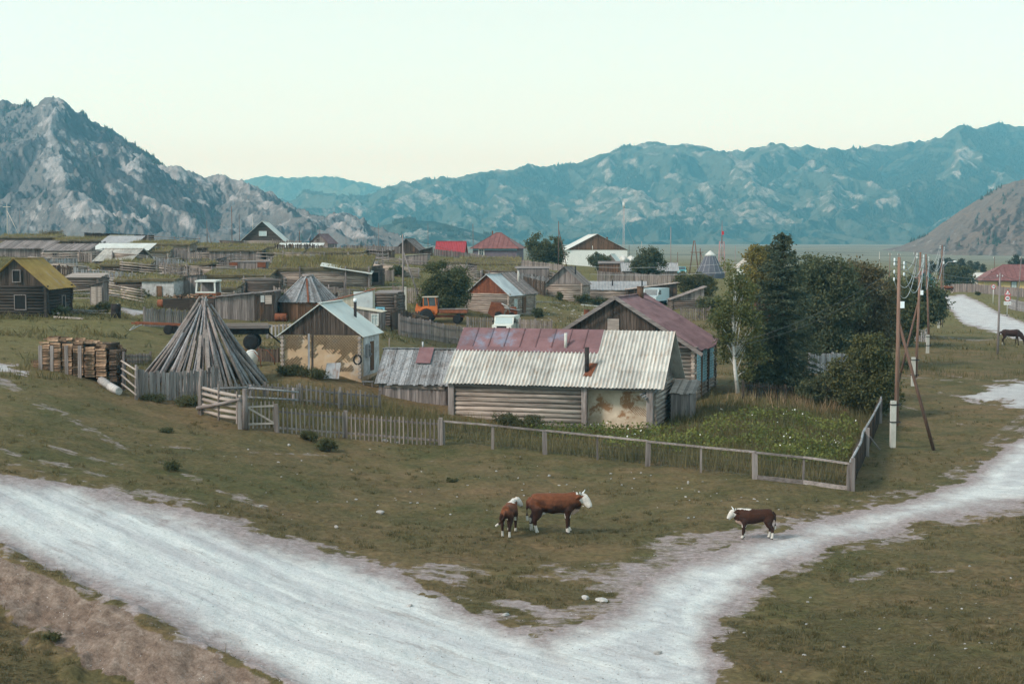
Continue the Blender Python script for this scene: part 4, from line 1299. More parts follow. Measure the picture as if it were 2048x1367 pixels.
def shrub(label, key, w, h, leaf='weed', n=1500, size=.05, group=None, seed=0, name='shrub', stems=True, cat='shrub'):
    r = np.random.default_rng(seed + 77)
    T = thing(name, label, cat, loc(key), 0, group)
    lobes = [(r.uniform(-.25, .25) * w, r.uniform(-.2, .2) * w, h * r.uniform(.4, .6), w * r.uniform(.25, .42), w * r.uniform(.25, .4), h * r.uniform(.35, .5)) for _ in range(4)]
    C, P, ct = crown_points(lobes, 26, n, w * .13, r, .3)
    P[:, 2] = np.abs(P[:, 2])
    V, Fc = leaves(P, size * 1.35, r, up=0, aspect=.26)
    np_mesh('foliage', V, Fc, L[leaf], T, tint=np.repeat(np.clip(ct * .6 + r.random(len(P)) * .4, 0, 1), 4))
    if stems:
        m = MB()
        for c in C[:9]: m.tube([(c[0] * .2, c[1] * .2, -.05), tuple(c)], [.014, .006], 5, .4)
        m.build('stem', W['bark'], T)
    return T
# ------------------------------------------------------------------ far row of houses on the skyline
B = building
B('gable_house', 'gable_house', 'dark log house on the skyline whose wide gable holds one white window', 'house', 86, 1.0, 8, 2, 'gable_y', 3.6, .5, 'log', 'pale_x', 'dark_x', 'white_tin', 'sheet',
  gable='hboard', wins=[('f', .1, 2.35, 1.3, .75, 'white', 'paleglass')])
B('red_barn', 'plank_barn', 'small plank barn on the skyline with a dark red roof and black loft hole', 'barn', 37, 1.0, 5, -13, 'gable_y', 1.6, .3, 'board', 'grey_z', 'grey_z', 'maroon', 'sheet', gable='board',
  wins=[('f', -.25, 1.55, .35, .35, 'grey_z', 'dark_hole')])
B('ridge_shed', 'gable_shed', 'dark plank shed behind the skyline fence with a weathered grey gable roof', 'shed', 54, .5, 4.5, -12, 'gable_y', 2.0, .3, 'board', 'dark_z', 'dark_z', 'grey_y', 'plank', gable='board')
B('tar_lean', 'lean_to', 'tiny lean-to with tilted black roof beside the bright red roof', 'shed', 24, .75, 2, 0, 'mono_l', .5, .25, 'board', 'dark_z', rm='soot')
B('red_tile', 'red_roofed_shed', 'shed almost hidden under a bright red metal tile roof', 'shed', 56, .3, 4.4, -6, 'gable_x', 2.35, .25, 'board', 'grey_z', rm='red_tile', rs='corrfine')
hip, hw_ = B('hip_house', 'hip_roofed_house', 'mauve village house under a rusty red hipped roof', 'house', 88, 2.15, 8, -10, 'hip', 3.0, .65, 'plaster', 'purple', rm='rust_red',
             wins=[('f', -2.7, 1.25, .85, 1.15, 'white', 'glass', .17)], pipes=[(-1.5, 5.2, 3.8, 1.7, .14, 'brown_z')])
fb = MB(); fb.box((-hw_ / 2 - .05, -.06, 1.72), (hw_ / 2 + .05, -.005, 2.12)); fb.build('fascia', W['blue_paint'], hip)
B('hall', 'whitewashed_hall', 'long white hall with a bare brown plank gable', 'building', 122, 3.75, 15, 4, 'gable_y', 3.4, .35, 'plaster', 'plaster_white', 'brown_z', 'white_tin', 'sheet',
  pipes=[(2.6, 3, 5.6, .9, .2, 'brown_z'), (-1, -.0, 3.7, 0.9, .08, 'white')])
B('grey_gable', 'gable_shed', 'small grey plank gable with a pale tin slope in front of the white hall', 'shed', 34, 1.2, 3, -18, 'gable_y', 1.75, .2, 'board', 'grey_z', 'grey_z', 'white_tin', gable='board')
B('brown_shed', 'low_shed', 'low brown board shed left of the round tree', 'shed', 48, 1.75, 3, -4, 'mono_f', .3, .2, 'board', 'brown_z', rm='grey_x')
B('grey_long', 'low_shed', 'low shed with grey corrugated roof behind the round tree', 'shed', 110, .8, 4, 0, 'gable_x', 1.25, .25, 'board', 'grey_z', rm='asbestos_grey', rs='corrfine')
B('white_house', 'white_house', 'white house with orange eaves peeking out beside the yellow tree', 'house', 44, 2.2, 7, 0, 'gable_y', 2.1, .4, 'plaster', 'plaster_white', 'cream', 'asbestos', gable='board')
wh = COL.objects[-1]
B('hut', 'log_hut', 'small log hut with a slatted grey gable and stove pipe on the roof', 'hut', 72, 2.0, 4.6, -14, 'gable_y', 2.0, .3, 'log', 'log_x', 'grey_z', 'pale_z', 'plank', gable='board', bw=.26,
  pipes=[(1.1, 1.6, 2.9, 1.2, .09)])
B('log_long', 'log_shed', 'long low log shed under a pale corrugated roof right of the slatted hut', 'shed', 126, 1.55, 3.2, -4, 'mono_f', .95, .2, 'log', 'log_x', rm='asbestos_grey', rs='corr', pipes=[(-.2, 1.5, 1.9, .9, .08), (3.6, 1.5, 1.9, .9, .08)])
B('lean_long', 'open_lean_to', 'dark board lean-to with a pale sloping roof edge behind the blue truck', 'shed', 98, 1.75, 3, 0, 'mono_l', .8, .25, 'board', 'dark_z', rm='pale_x', rs='plank')
B('grey_mono', 'log_shed', 'log shed with a steep single pitched pale roof left of the birch', 'shed', 64, 1.15, 3, 0, 'mono_l', 1.35, .3, 'log', 'logdark_x', rm='pale_z', rs='plank')
B('brown_gable', 'plank_barn', 'brown plank barn with a red roof between the birch and the spruce', 'barn', 62, 3.3, 4, -8, 'gable_y', .95, .25, 'board', 'brown_z', 'brown_z', 'rust_red', gable='board')
yh, _ = B('yellow_house', 'yellow_house', 'yellow walled house under a red hipped roof by the far road', 'house', 150, 2.25, 10, -6, 'hip', 3.1, .8, 'plaster', 'yellow_wall', rm='rust_red',
          wins=[('f', -4.6, 1.2, .3, 1.2, 'brown_z', 'glass', .1), ('f', -1.7, 1.25, 1.0, 1.3, 'brown_z', 'paleglass', .12)], pipes=[(-5.4, 3.2, 2.9, 1.0, .14)])
fb = MB(); fb.box((-7.7, -.5, 2.0), (7.7, -.44, 2.32)); fb.box((-7.7, -.44, 2.0), (-7.6, 10, 2.3)); fb.build('fascia', W['teal_paint'], yh)
B('white_shed', 'white_roofed_shed', 'shed with a broad white tin roof beside the yellow house', 'shed', 48, 1.3, 5, -8, 'gable_x', 2.0, .35, 'board', 'brown_z', rm='white_tin')
B('teal_house', 'teal_gabled_house', 'house with a teal gable half hidden behind the power poles', 'house', 34, 2.1, 5, -10, 'gable_y', 1.75, .4, 'board', 'teal_paint', 'teal_paint', 'rust_red', gable='board')

# ------------------------------------------------------------------ sheds on the hillside
SD = dict(dens=26, h0=.12, h1=.5)
B('sodA', 'sod_roofed_shed', 'long sunken shed under grass at the left end of the crest', 'shed', 118, .75, 4.5, 0, 'mono_f', .35, .25, 'log', 'logdark_x', rm='sod', rt=.22, sod=SD)
B('sodB', 'sod_roofed_shed', 'grass roofed shed on the crest with dark posts under its eave', 'shed', 150, .85, 5, 0, 'mono_f', .4, .3, 'log', 'logdark_x', rm='sod', rt=.22, sod=SD)
B('sodC', 'sod_roofed_shed', 'grass roofed log shed below the open shed of the skyline', 'shed', 118, 1.05, 5, 0, 'mono_f', .4, .3, 'log', 'log_x', rm='sod', rt=.25, sod=SD)
osd, ow = B('open_shed', 'open_shed', 'open shed on the skyline with a tilted dark plank roof', 'shed', 128, .75, 4, 0, 'mono_r', .45, .3, 'board', 'dark_z', rm='dark_x', rs='hplank', jag=.1)
pm = MB(); board_side(pm, -1.2, 3.2, -.3, lambda q: .86, -.08, 'y', .4); pm.build('panel', W['cream'], osd)
B('slab_shed', 'low_shed', 'shed with a slanting rusty grey sheet roof under the open shed', 'shed', 72, .75, 3, -8, 'mono_f', .95, .3, 'board', 'grey_z', rm='asbestos_grey', rs='sheet')
B('plank_log', 'log_shed', 'log shed with a sagging plank roof left of the beige roof', 'shed', 84, 1.4, 4, 0, 'mono_f', .75, .25, 'log', 'log_x', rm='grey_z', rs='plank', wins=[('f', -1.2, .9, .5, .45, 'grey_x', 'dark_hole')])
B('board_long', 'board_shed', 'long board shed with a shingled plank roof at the left edge', 'shed', 104, 1.15, 4, 0, 'mono_f', .9, .3, 'board', 'grey_z', rm='grey_z', rs='plank', jag=.03)
B('white_roof', 'low_shed', 'shed whose bright white tin roof shows behind the beige one', 'shed', 112, .7, 3, -4, 'mono_f', .8, .25, 'board', 'grey_z', rm='white_tin')
B('beige', 'low_shed', 'half sunken shed under a wide beige corrugated roof', 'shed', 84, .45, 4.8, -20, 'gable_x', 1.4, .25, 'log', 'logdark_x', 'dark_z', 'asbestos', 'corr')
B('lean_log', 'log_shed', 'low log shed with a pale plank roof behind the outhouse', 'shed', 64, 1.25, 2.4, -3, 'mono_f', .3, .2, 'log', 'logdark_x', rm='pale_x', rs='hplank')
oh, _ = B('outhouse', 'outhouse', 'narrow plank outhouse with a slanted lid roof', 'outhouse', 27, 1.55, 1.15, -4, 'mono_l', .28, .16, 'board', 'grey_z', rm='grey_x', rs='sheet', door=('f', 0, .85, 1.45, 'pale_x'))
B('limewash', 'limewashed_shed', 'crumbling limewashed shed with a dark doorway', 'shed', 66, 1.6, 3, -6, 'flat', 0, .2, 'plaster', 'limewash', rm='sod', rt=.2, sod=SD, door=('f', .15, .55, 1.0, 'brown_z'))
B('plank_mid', 'board_shed', 'grey board shed joined to the limewashed shed', 'shed', 46, 1.75, 3, -6, 'mono_l', .2, .15, 'board', 'grey_z', rm='dark_x', rs='hplank')
B('shedE', 'lean_to', 'dark roofed lean-to rising to the right below the dark gable house', 'shed', 60, .75, 3, 0, 'mono_l', .75, .25, 'log', 'log_x', rm='dark_x', rs='hplank', group=None)
B('board_sod', 'sod_roofed_shed', 'board shed under a dark sod eave in the middle of the slope', 'shed', 102, 1.35, 4, 0, 'mono_f', .3, .25, 'board', 'grey_z', rm='sod', rt=.2, sod=SD)
B('log_sod', 'sod_roofed_shed', 'small pale log shed with a grass roof above the big log barn', 'shed', 66, 1.05, 4, 0, 'mono_f', .35, .3, 'log', 'log_x', rm='sod', rt=.22, sod=SD)
B('tin_long', 'tin_roofed_shed', 'shed with a long pale tin roof below the plank barn with the red roof', 'shed', 86, .75, 3, -3, 'mono_f', .75, .2, 'board', 'grey_z', rm='white_tin', pipes=[(1.6, 1.2, 1.0, 1.2, .08)])
B('lean_small', 'lean_to', 'little lean-to with a tarred slanting roof left of the rusty panels', 'shed', 34, .85, 2, 0, 'mono_l', .45, .2, 'board', 'grey_z', rm='grey_x', rs='hplank')
rb, rw = B('rust_board', 'board_shed', 'flat board shed patched with two rusty panels', 'shed', 70, 1.35, 3, 0, 'flat', 0, .1, 'board', 'grey_z', rm='grey_x', rs='hplank', jag=.08)
for u0 in (-2.3, 1.1):
    pm = MB(); pm.box((u0, -.07, .75), (u0 + 1.0, -.035, 1.33)); pm.build('panel', W['rust'], rb, 'rusty metal panel')
B('sod_green', 'sod_roofed_shed', 'log shed with a bright mossy green roof above the plank barn', 'shed', 122, 1.15, 4, 0, 'mono_f', .45, .3, 'log', 'log_x', rm='sod', rt=.25, sod=dict(dens=60, h0=.06, h1=.22))
bs, bw_ = B('big_sod', 'log_barn', 'long pale log barn with a high grass mound for a roof', 'barn', 196, 1.95, 5, 0, 'mono_f', 1.15, .25, 'log', 'log_x', rm='sod', rt=.3, sod=dict(dens=45, h0=.2, h1=.65))
pm = MB(); pm.slab([(.1, -.5, 2.25), (5.9, -.9, 1.35), (5.9, 1.2, 1.65), (.1, 1.0, 2.62)], .05); pm.build('roof_sheet', W['white_tin'], bs, 'pale sheet laid over the right half of the eave')
for xx in (-2.2, 2.9, 5.5):
    pm = MB(); pm.beam((xx, -.35, -.3), (xx, -.3, 2.2), .16, .16, (0, 1, 0)); pm.build('post', W['polegrey'], bs)
B('ruin', 'ruined_log_hut', 'ruined log hut with loose planks for a roof and a gaping doorway', 'hut', 32, 1.9, 2.2, 8, 'mono_l', .35, .3, 'log', 'logdark_x', rm='grey_x', rs='hplank', wins=[('f', 0, .9, .8, 1.1, 'grey_z', 'dark_hole', .07, 'doorway', False)])
B('slat_wall', 'slatted_pen', 'pen of dark horizontal slats above the plank barn', 'pen', 68, 1.35, 2, 4, 'flat', 0, .05, 'log', 'logdark_x', rm='dark_x', rs='hplank', logr=.06)
bn, bnw = B('barn', 'plank_barn', 'tall plank barn with a slanting roof edge behind the log cone', 'barn', 118, 1.85, 4.2, 3, 'mono_l', .45, .2, 'board', 'grey_z', rm='grey_x', rs='plank', bw=.2)
pm = MB(); board_side(pm, .75, bnw / 2 - .05, -.3, lambda q: 2.1, -.045, 'y', .2); pm.build('wall_boards', W['dark_z'], bn, 'tarred dark right part of the wall')
pm = MB(); pm.box((1.25, -.11, 1.5), (1.55, -.07, 2.05)); pm.build('panel', W['tin'], bn); pm = MB(); pm.box((1.62, -.11, 1.35), (2.15, -.07, 2.05)); pm.build('hatch', W['pale_x'], bn)

# eight-sided hut
p = loc('octagon'); T = thing('octagonal_hut', 'eight sided plank hut with a pointed plank roof', 'hut', p, R(22.5 + 8)); oc = T
m, r_ = MB(), MB(); ra = 2.55; hh = 1.6
for k in range(8):
    a0, a1 = math.pi / 4 * k, math.pi / 4 * (k + 1)
    q0, q1 = Vector((ra * math.cos(a0), ra * math.sin(a0), 0)), Vector((ra * math.cos(a1), ra * math.sin(a1), 0))
    for i in range(11):
        c = q0.lerp(q1, (i + .5) / 11); c2 = c + Vector((0, 0, hh))
        m.beam(c - Vector((0, 0, .8)), c2, .17, .03, c.normalized())
    e0, e1 = q0 * 1.08, q1 * 1.08
    t0, t1 = q0 * .16, q1 * .16
    for i in range(12):
        f = (i + .5) / 12
        a = e0.lerp(e1, f) + Vector((0, 0, hh - .05 + (.02 if i % 2 else 0))); b = t0.lerp(t1, f) + Vector((0, 0, hh + 2.05 + (.02 if i % 2 else 0)))
        r_.beam(a, b, .18, .03, (c.x, c.y, 2), random.random(), .035)
    r_.beam(e0 + Vector((0, 0, hh)), t0 + Vector((0, 0, hh + 2.1)), .14, .06, (q0.x, q0.y, 2), .8)
m.build('wall', W['brown_z'], T); ro = r_.build('roof', W['bluegrey_y'], T)
m = MB(); m.cyl((0, 0, hh + 2.0), (0, 0, hh + 2.22), .55, .5, 8); m.build('smoke_hole_cap', W['grey_x'], ro)
m = MB(); m.beam((-1.0, -2.45, hh + .0), (-.35, -.55, hh + 1.85), .14, .05, (0, -1, 1), .9); m.build('plank', W['rust'], ro, 'rust red plank laid on the roof')

# yurt-like tent by the mast
p = loc('ail_tent'); T = thing('conical_tent_house', 'dark conical tent house with a white cap', 'tent', p)
m = MB(); m.lathe([(2.75, -1), (2.8, .75), (1.05, 4.05), (.9, 4.1)], 14, smooth=False); b_ = m.build('roof', W['felt'], T)
for k in range(14):
    a = 6.283 * k / 14; m = MB() if k == 0 else m
    m.beam((2.82 * math.cos(a), 2.82 * math.sin(a), .76), (1.06 * math.cos(a), 1.06 * math.sin(a), 4.08), .03, .03, (math.cos(a), math.sin(a), 1), .9)
m.build('seam', W['steel'], b_)
m = MB(); m.lathe([(1.0, 4.11), (1.05, 4.3), (.03, 5.15)], 12, smooth=False); m.build('cap', W['white'], T)

# ------------------------------------------------------------------ left: dark log house
B('dark_log', 'log_house', 'dark old log house with an ochre roof and empty black windows', 'house', 124, 2.05, 4.2, -5, 'gable_y', 1.85, .32, 'log', 'blacklog', 'dark_z', 'moss_roof', 'corrfine', gable='board',
  wins=[('f', .35, .95, .75, .95, 'grey_z', 'dark_hole', .06, 'window', False), ('f', .12, 2.75, .5, .75, 'grey_z', 'dark_hole', .06, 'window', False), ('r', .6, .9, .5, .8, 'grey_z', 'dark_hole', .06, 'window', False)])

# ------------------------------------------------------------------ the yard with the lath house
cr, crw = B('cream', 'cream_board_shed', 'shed of cream boards with a pale blue sheet on its right half', 'shed', 112, 1.5, 3, 3, 'mono_l', 1.1, .12, 'board', 'cream', rm='rust', rs='sheet')
pm = MB(); pm.box((.65, -.08, .6), (crw / 2 - .02, -.035, 2.5)); pm.build('panel', W['tin'], cr, 'pale blue grey sheet')
db, _ = B('dark_block', 'dark_log_house', 'flat roofed block of blackened logs with a bright blue window', 'house', 44, 2.5, 3, -6, 'flat', 0, .08, 'log', 'logdark_x', rm='grey_x', rs='hplank', wins=[('f', -.35, .95, .45, .75, 'blue_paint', 'glass', .13)])
B('annex', 'porch_annex', 'small plank porch with a tan roof and white window behind the lath house', 'porch', 58, 1.15, 2, -4, 'mono_r', .3, .12, 'board', 'grey_z', rm='cream', wins=[('f', .62, .62, .4, .7, 'white', 'paleglass', .08)])

lh, lw = B('lath', 'lath_house', 'small house of clay daubed lath under a plank gable and pale sheet roof', 'house', 165, 1.98, 3.7, -10, 'gable_y', 1.62, .22, 'plaster', 'clay', 'dark_z', 'white_tin', 'sheet',
           gable='board', bw=.14, pipes=[(1.15, 2.6, 2.5, 1.1, .085, 'soot', 'ceramic')])
m = MB()
for sgn in (1, -1):                        # diagonal laths nailed over the clay, partly bare
    m = MB()
    for k in range(40):
        x0 = -lw / 2 - 1.9 + k * .165
        a, b = max(x0, -lw / 2 + .2), min(x0 + 1.9, lw / 2 - .2)
        if b - a < .25: continue
        za = (a - x0); zb = (b - x0)
        if sgn < 0: za, zb = 1.9 - za, 1.9 - zb
        pa, pb = a, b
        # breaks where the plaster still holds
        n = 8
        for i in range(n):
            u0 = pa + (pb - pa) * i / n; u1 = pa + (pb - pa) * (i + 1) / n
            w0 = za + (zb - za) * i / n; w1 = za + (zb - za) * (i + 1) / n
            if float(fbm(np.array([u0 * 1.1 + 5]), np.array([w0 * 1.3]), 3, 12)[0]) + (.0 if sgn > 0 else -.09) > (.44 if w0 < 1.5 else .36):
                m.beam((u0, -.012 - (.012 if sgn > 0 else 0), w0), (u1, -.012 - (.012 if sgn > 0 else 0), w1), .022, .04, (0, -1, 0), random.random())
    m.build('lath', W['lathwood'], lh)
m = MB()
for sx in (-1, 1):
    z = -.3
    while z < 1.95:
        m.cyl((sx * (lw / 2 - .06), -.16, z), (sx * (lw / 2 - .06), .06, z), .1, .1, 9); z += .21
    m.build('corner_logs', W['log_y'], lh); m = MB()
m = MB(); m.box((lw / 2 + .005, .4, -.3), (lw / 2 + .03, 3.5, 1.93)); m.build('wall_plaster', W['limewash'], lh, 'grey limewashed side wall')
window(lh, 'r', -.9, 1.05, .4, .6, lw + .06, 3.7, 'bluegrey_z', 'glass', .06)
m = MB(); m.box((lw / 2 + .035, 1.65, -.1), (lw / 2 + .075, 2.3, 1.5)); d_ = m.build('door', W['brown_z'], lh)
m = MB(); m.box((lw / 2 + .075, 1.72, .75), (lw / 2 + .1, 1.78, .87)); m.build('handle', W['steel'], d_)

# two plank-roofed sheds and the big cabin of the front yard
B('plank_roof', 'plank_roofed_shed', 'low shed with a ragged plank roof left of the corrugated cabin', 'shed', 140, 1.02, 3.4, -12, 'gable_x', 1.55, .2, 'board', 'grey_z', 'grey_z', 'bluegrey_y', 'plank', jag=.02)
pr = [o for o in COL.objects if o.name.startswith('plank_roofed_shed')][0]
m = MB(); m.slab([(-.05, .75, 1.95), (.75, .75, 1.95), (.75, 1.62, 2.72), (-.05, 1.62, 2.72)], .02); m.build('roof_patch', W['red_tin'], pr, 'square of oxide red sheet on the roof')
m = MB(); m.beam((-1.5, -.06, .82), (1.75, -.06, .74), .05, .2, (0, 0, 1)); m.build('plank', W['pale_x'], pr)
m = MB(); m.cyl((.1, 1.7, 2.55), (.1, 1.7, 3.0), .05, .05, 10); m.build('chimney', W['steel'], pr)

a, b = loc('houseleft'), loc('gatehouse')
yaw = math.atan2(b.y - a.y, b.x - a.x); cw = math.hypot(b.x - a.x, b.y - a.y)
zb = min(a.z, b.z) + .1
CAB = thing('log_cabin', 'long log cabin with a corrugated roof patched with oxide red sheet', 'cabin', ((a.x + b.x) / 2, (a.y + b.y) / 2, zb), yaw)
hx = cw / 2; split = hx - 3.35; d = 5.6; hw = 2.12; rise = 2.25
m = MB(); log_side(m, -hx + .1, split - .1, -.9, hw - .15, .0, 'y', .125); log_side(m, 0.1, d, -.9, hw - .1, -hx, 'x', .12); log_side(m, -hx, hx, -.6, hw - .1, d, 'y', .12)
m.box((-hx + .02, .05, -.8), (split - .1, d - .05, hw - .2), .1)
m.build('wall', W['log_x'], CAB)
m = MB(); log_side(m, .9, d, -.7, hw - .05, hx - .05, 'x', .115); m.build('side_wall', W['log_y'], CAB)
m = MB(); m.box((split - .02, .55, -.8), (hx - .16, .75, hw)); m.build('clay_wall', W['claypale'], CAB)
m = MB()
for i in range(7):
    x0 = hx - 1.35 + i * .13; m.beam((x0, .545, .95 - i * .02), (x0 + .42, .545, .5 - i * .02), .02, .035, (0, -1, 0), random.random())
m.build('lath', W['lathwood'], CAB)
for xx, ww in ((split, .26), (hx - .12, .3), (-hx - .02, .3)):
    m = MB(); m.beam((xx, -.05, -.9), (xx, -.05, hw - .1), ww, ww, (0, 1, 0)); m.build('post', W['grey_z'], CAB)
m = MB(); m.beam((-hx - .2, -.06, hw - .27), (hx + .15, -.06, hw - .27), .2, .22, (0, 0, 1), .3); m.build('beam', W['grey_x'], CAB)
m = MB(); board_side(m, .0, d, hw - .3, lambda v: hw + rise * (1 - abs(v - d / 2) / (d / 2)) - .06, hx - .02, 'x', .2); m.build('gable', W['grey_z'], CAB); m = MB(); board_side(m, 0, d, hw - .1, lambda v: hw + rise * (1 - abs(v - d / 2) / (d / 2)) - .06, -hx, 'x', .2)
m.build('gable', W['grey_z'], CAB)
ov = .42; k_ = rise / (d / 2)
def rp(x, v): y = -ov + (d / 2 + ov) * v; return (x, y, hw - ov * k_ + (rise + ov * k_) * v + .08)
m = MB(); roof_sheet(m, rp(-hx - .35, 0), rp(hx + .62, 0), rp(hx + .62, .6), rp(-hx - .35, .6), 'corr'); RF = m.build('roof', W['asbestos'], CAB)
xs = hx - 3.0
m = MB(); roof_sheet(m, rp(xs, .57), rp(hx + .62, .57), rp(hx + .62, 1), rp(xs, 1), 'corr'); m.build('roof_upper', W['asbestos'], CAB)
m = MB()
n = 9
for i in range(n):
    x0, x1 = -hx - .3 + (xs + .3 + hx) * i / n, -hx - .3 + (xs + .3 + hx) * (i + 1) / n
    for v0, v1 in ((.58, .66), (.66, .83), (.83, 1.0)):
        A_, B_, C_, D_ = (Vector(rp(x, v)) + Vector((0, 0, .035)) for x, v in ((x0, v0), (x1, v0), (x1, v1), (x0, v1)))
        m.slab([A_, B_, C_, D_], .02, random.uniform(.2, .8))
    if i: m.beam(Vector(rp(x0, .66)) + Vector((0, 0, .05)), Vector(rp(x0, 1)) + Vector((0, 0, .05)), .045, .04, (0, 0, 1), 0.05)
m.build('roof_sheeting', W['red_tin'], CAB, 'oxide red seamed sheets on the upper left slope')
m = MB(); roof_sheet(m, (hx + .62, d + ov, hw - ov * k_ + .08), (-hx - .35, d + ov, hw - ov * k_ + .08), rp(-hx - .35, 1), rp(hx + .62, 1), 'sheet'); m.build('roof_back', W['asbestos'], CAB)
px_ = rp(hx - 3.35, .26); m = MB(); m.cyl((px_[0], px_[1], px_[2] - .15), (px_[0], px_[1], px_[2] + 1.22), .11, .11, 14); c_ = m.build('chimney', W['soot'], RF, 'sooty black stove pipe')
m = MB(); m.slab([(px_[0] - .12, px_[1] - .3, px_[2] - .16), (px_[0] + .3, px_[1] - .3, px_[2] - .16), (px_[0] + .45, px_[1] + .42, px_[2] + .42), (px_[0] + .05, px_[1] + .42, px_[2] + .42)], .02, .2); m.build('flashing', W['rust'], c_)
px_ = rp(hx - 4.75, .68); m = MB(); m.cyl((px_[0], px_[1], px_[2] - .1), (px_[0], px_[1], px_[2] + .72), .075, .075, 12); m.build('chimney', W['concrete'], RF, 'pale cement pipe')
for i in range(3):
    m = MB(); m.tube([(hx - .55 + .12 * i, -.35, hw - .55 - .1 * i), (hx + .25 + .1 * i, 1.3, hw - .3 + .1 * i)], [.05, .04], 7); m.build('pole_brace', W['bluegrey_y'], CAB)

c_ = loc('bighouse'); e_ = Vector((math.cos(yaw), math.sin(yaw), 0))
wB = 8.6
yaw = R(-18); e_ = Vector((math.cos(yaw), math.sin(yaw), 0))
BH, _ = B(c_ - e_ * wB / 2, 'log_house', 'tall log house with maroon roof and pale blue shutters', 'house', 0, 3.0, 6.4, math.degrees(yaw), 'gable_y', 2.65, .42, 'log', 'log_x', 'dark_z', 'maroon', 'corr', gable='board', w=wB, bw=.19,
          pipes=[(-2.1, 1.2, 3.8, 1.1, .16, 'rust'), (.25, 4.6, 5.3, .85, .2, 'brown_z')])
for o in BH.children:
    if o.name.startswith('wall'): o.data.materials[0] = W['log_x']
m = MB(); zz = 3.0
for sx in (-1, 1): m.beam((sx * (wB / 2 + .6), -.58, 2.63), (0, -.58, 5.7), .04, .2, (0, 0, 1), .4)
m.beam((-wB / 2, -.3, 3.02), (wB / 2 + .3, -.3, 3.02), .5, .05, (0, 0, 1), .3); m.build('verge_board', W['grey_x'], BH)
m = MB(); m.box((-.55, -.1, 3.75), (.12, -.07, 4.5)); m.build('hatch', W['pale_x'], BH, 'small pale loft hatch')
for v, n_ in ((-2.15, 2), (-.3, 2), (1.9, 1)):
    f = MB(); X0 = wB / 2 + .12; y = 3.0 + v
    f.box((X0 - .02, y - .6, .9), (X0 + .02, y + .6, .98)); f.box((X0 - .02, y - .03, .98), (X0 + .01, y + .03, 2.55)); f.box((X0 - .02, y - .5, 2.55), (X0 + .02, y + .5, 2.62))
    wf = f.build('window', W['blue_paint'], BH)
    for s_ in (-1, 1):
        sh = MB(); c0 = y + s_ * .33
        sh.prism([(c0 - .24, 1.0), (c0 + .24, 1.0), (c0 + .24, 2.5), (c0, 2.85), (c0 - .24, 2.5)], 'x', X0 + .02, X0 + .045, .6)
        for i in range(9): sh.box((X0 + .045, c0 - .17, 1.12 + i * .15), (X0 + .055, c0 + .17, 1.19 + i * .15), .05)
        sh.build('shutter', W['pale_blue'], wf)
for v in (.0, 1.87, 3.95, 6.4): m = MB(); m.beam((wB / 2 + .06, v, -.8), (wB / 2 + .06, v, 2.95), .2, .16, (0, 1, 0)); m.build('corner_board', W['brown_z'], BH)

B((1361, 838, 39.8), 'lean_to', 'plank lean-to with a buff roof between the cabin and the shuttered house', 'shed', 0, 1.3, 1.9, -16, 'mono_f', .45, .1, 'board', 'grey_z', rm='pale_x', rs='plank', w=.95)

# ------------------------------------------------------------------ log cabin behind the tractor and its neighbours
tc, tw = B('tractor_cabin', 'log_cabin', 'pale log cabin with a rusty board gable behind the orange tractor', 'cabin', 96, 2.05, 5.8, -27, 'gable_y', 1.95, .3, 'log', 'log_x', 'rust', 'tin', 'sheet', gable='board',
           wins=[('r', -1.6, 1.05, .5, .8, 'white', 'paleglass')], door=('r', .3, .75, 1.7, 'brown_z'), pipes=[(1.2, 4.6, 2.8, 1.5, .1, 'concrete')])
m = MB(); roof_sheet(m, (tw / 2 + .35, 2.9, 1.95), (tw / 2 + .35, 6.2, 1.95), (0, 6.2, 4.12), (0, 2.9, 4.12), 'plank'); m.build('roof_planks', W['grey_y'], tc, 'grey plank rear half of the roof')
B('sod_hut', 'sod_roofed_shed', 'log hut with a tuft of grass on top behind the tractor cabin', 'shed', 74, 1.2, 3.5, 0, 'mono_f', .6, .3, 'log', 'log_x', rm='sod', rt=.25, sod=SD)
B('sod_wall', 'sod_roofed_shed', 'long earth covered log shed below the red hipped roof', 'shed', 118, 1.25, 4, -3, 'mono_f', .8, .3, 'log', 'log_x', rm='sod', rt=.3, sod=SD)
B('board_grey', 'board_shed', 'grey upright board shed left of the slatted hut', 'shed', 64, 1.9, 3, 0, 'mono_f', .2, .1, 'board', 'grey_z', rm='grey_x', rs='hplank')
B('board_mid', 'board_shed', 'small board shed with a white tin edge behind the leaning utility pole', 'shed', 44, 1.3, 2.5, -6, 'mono_l', .25, .15, 'board', 'grey_z', rm='white_tin')

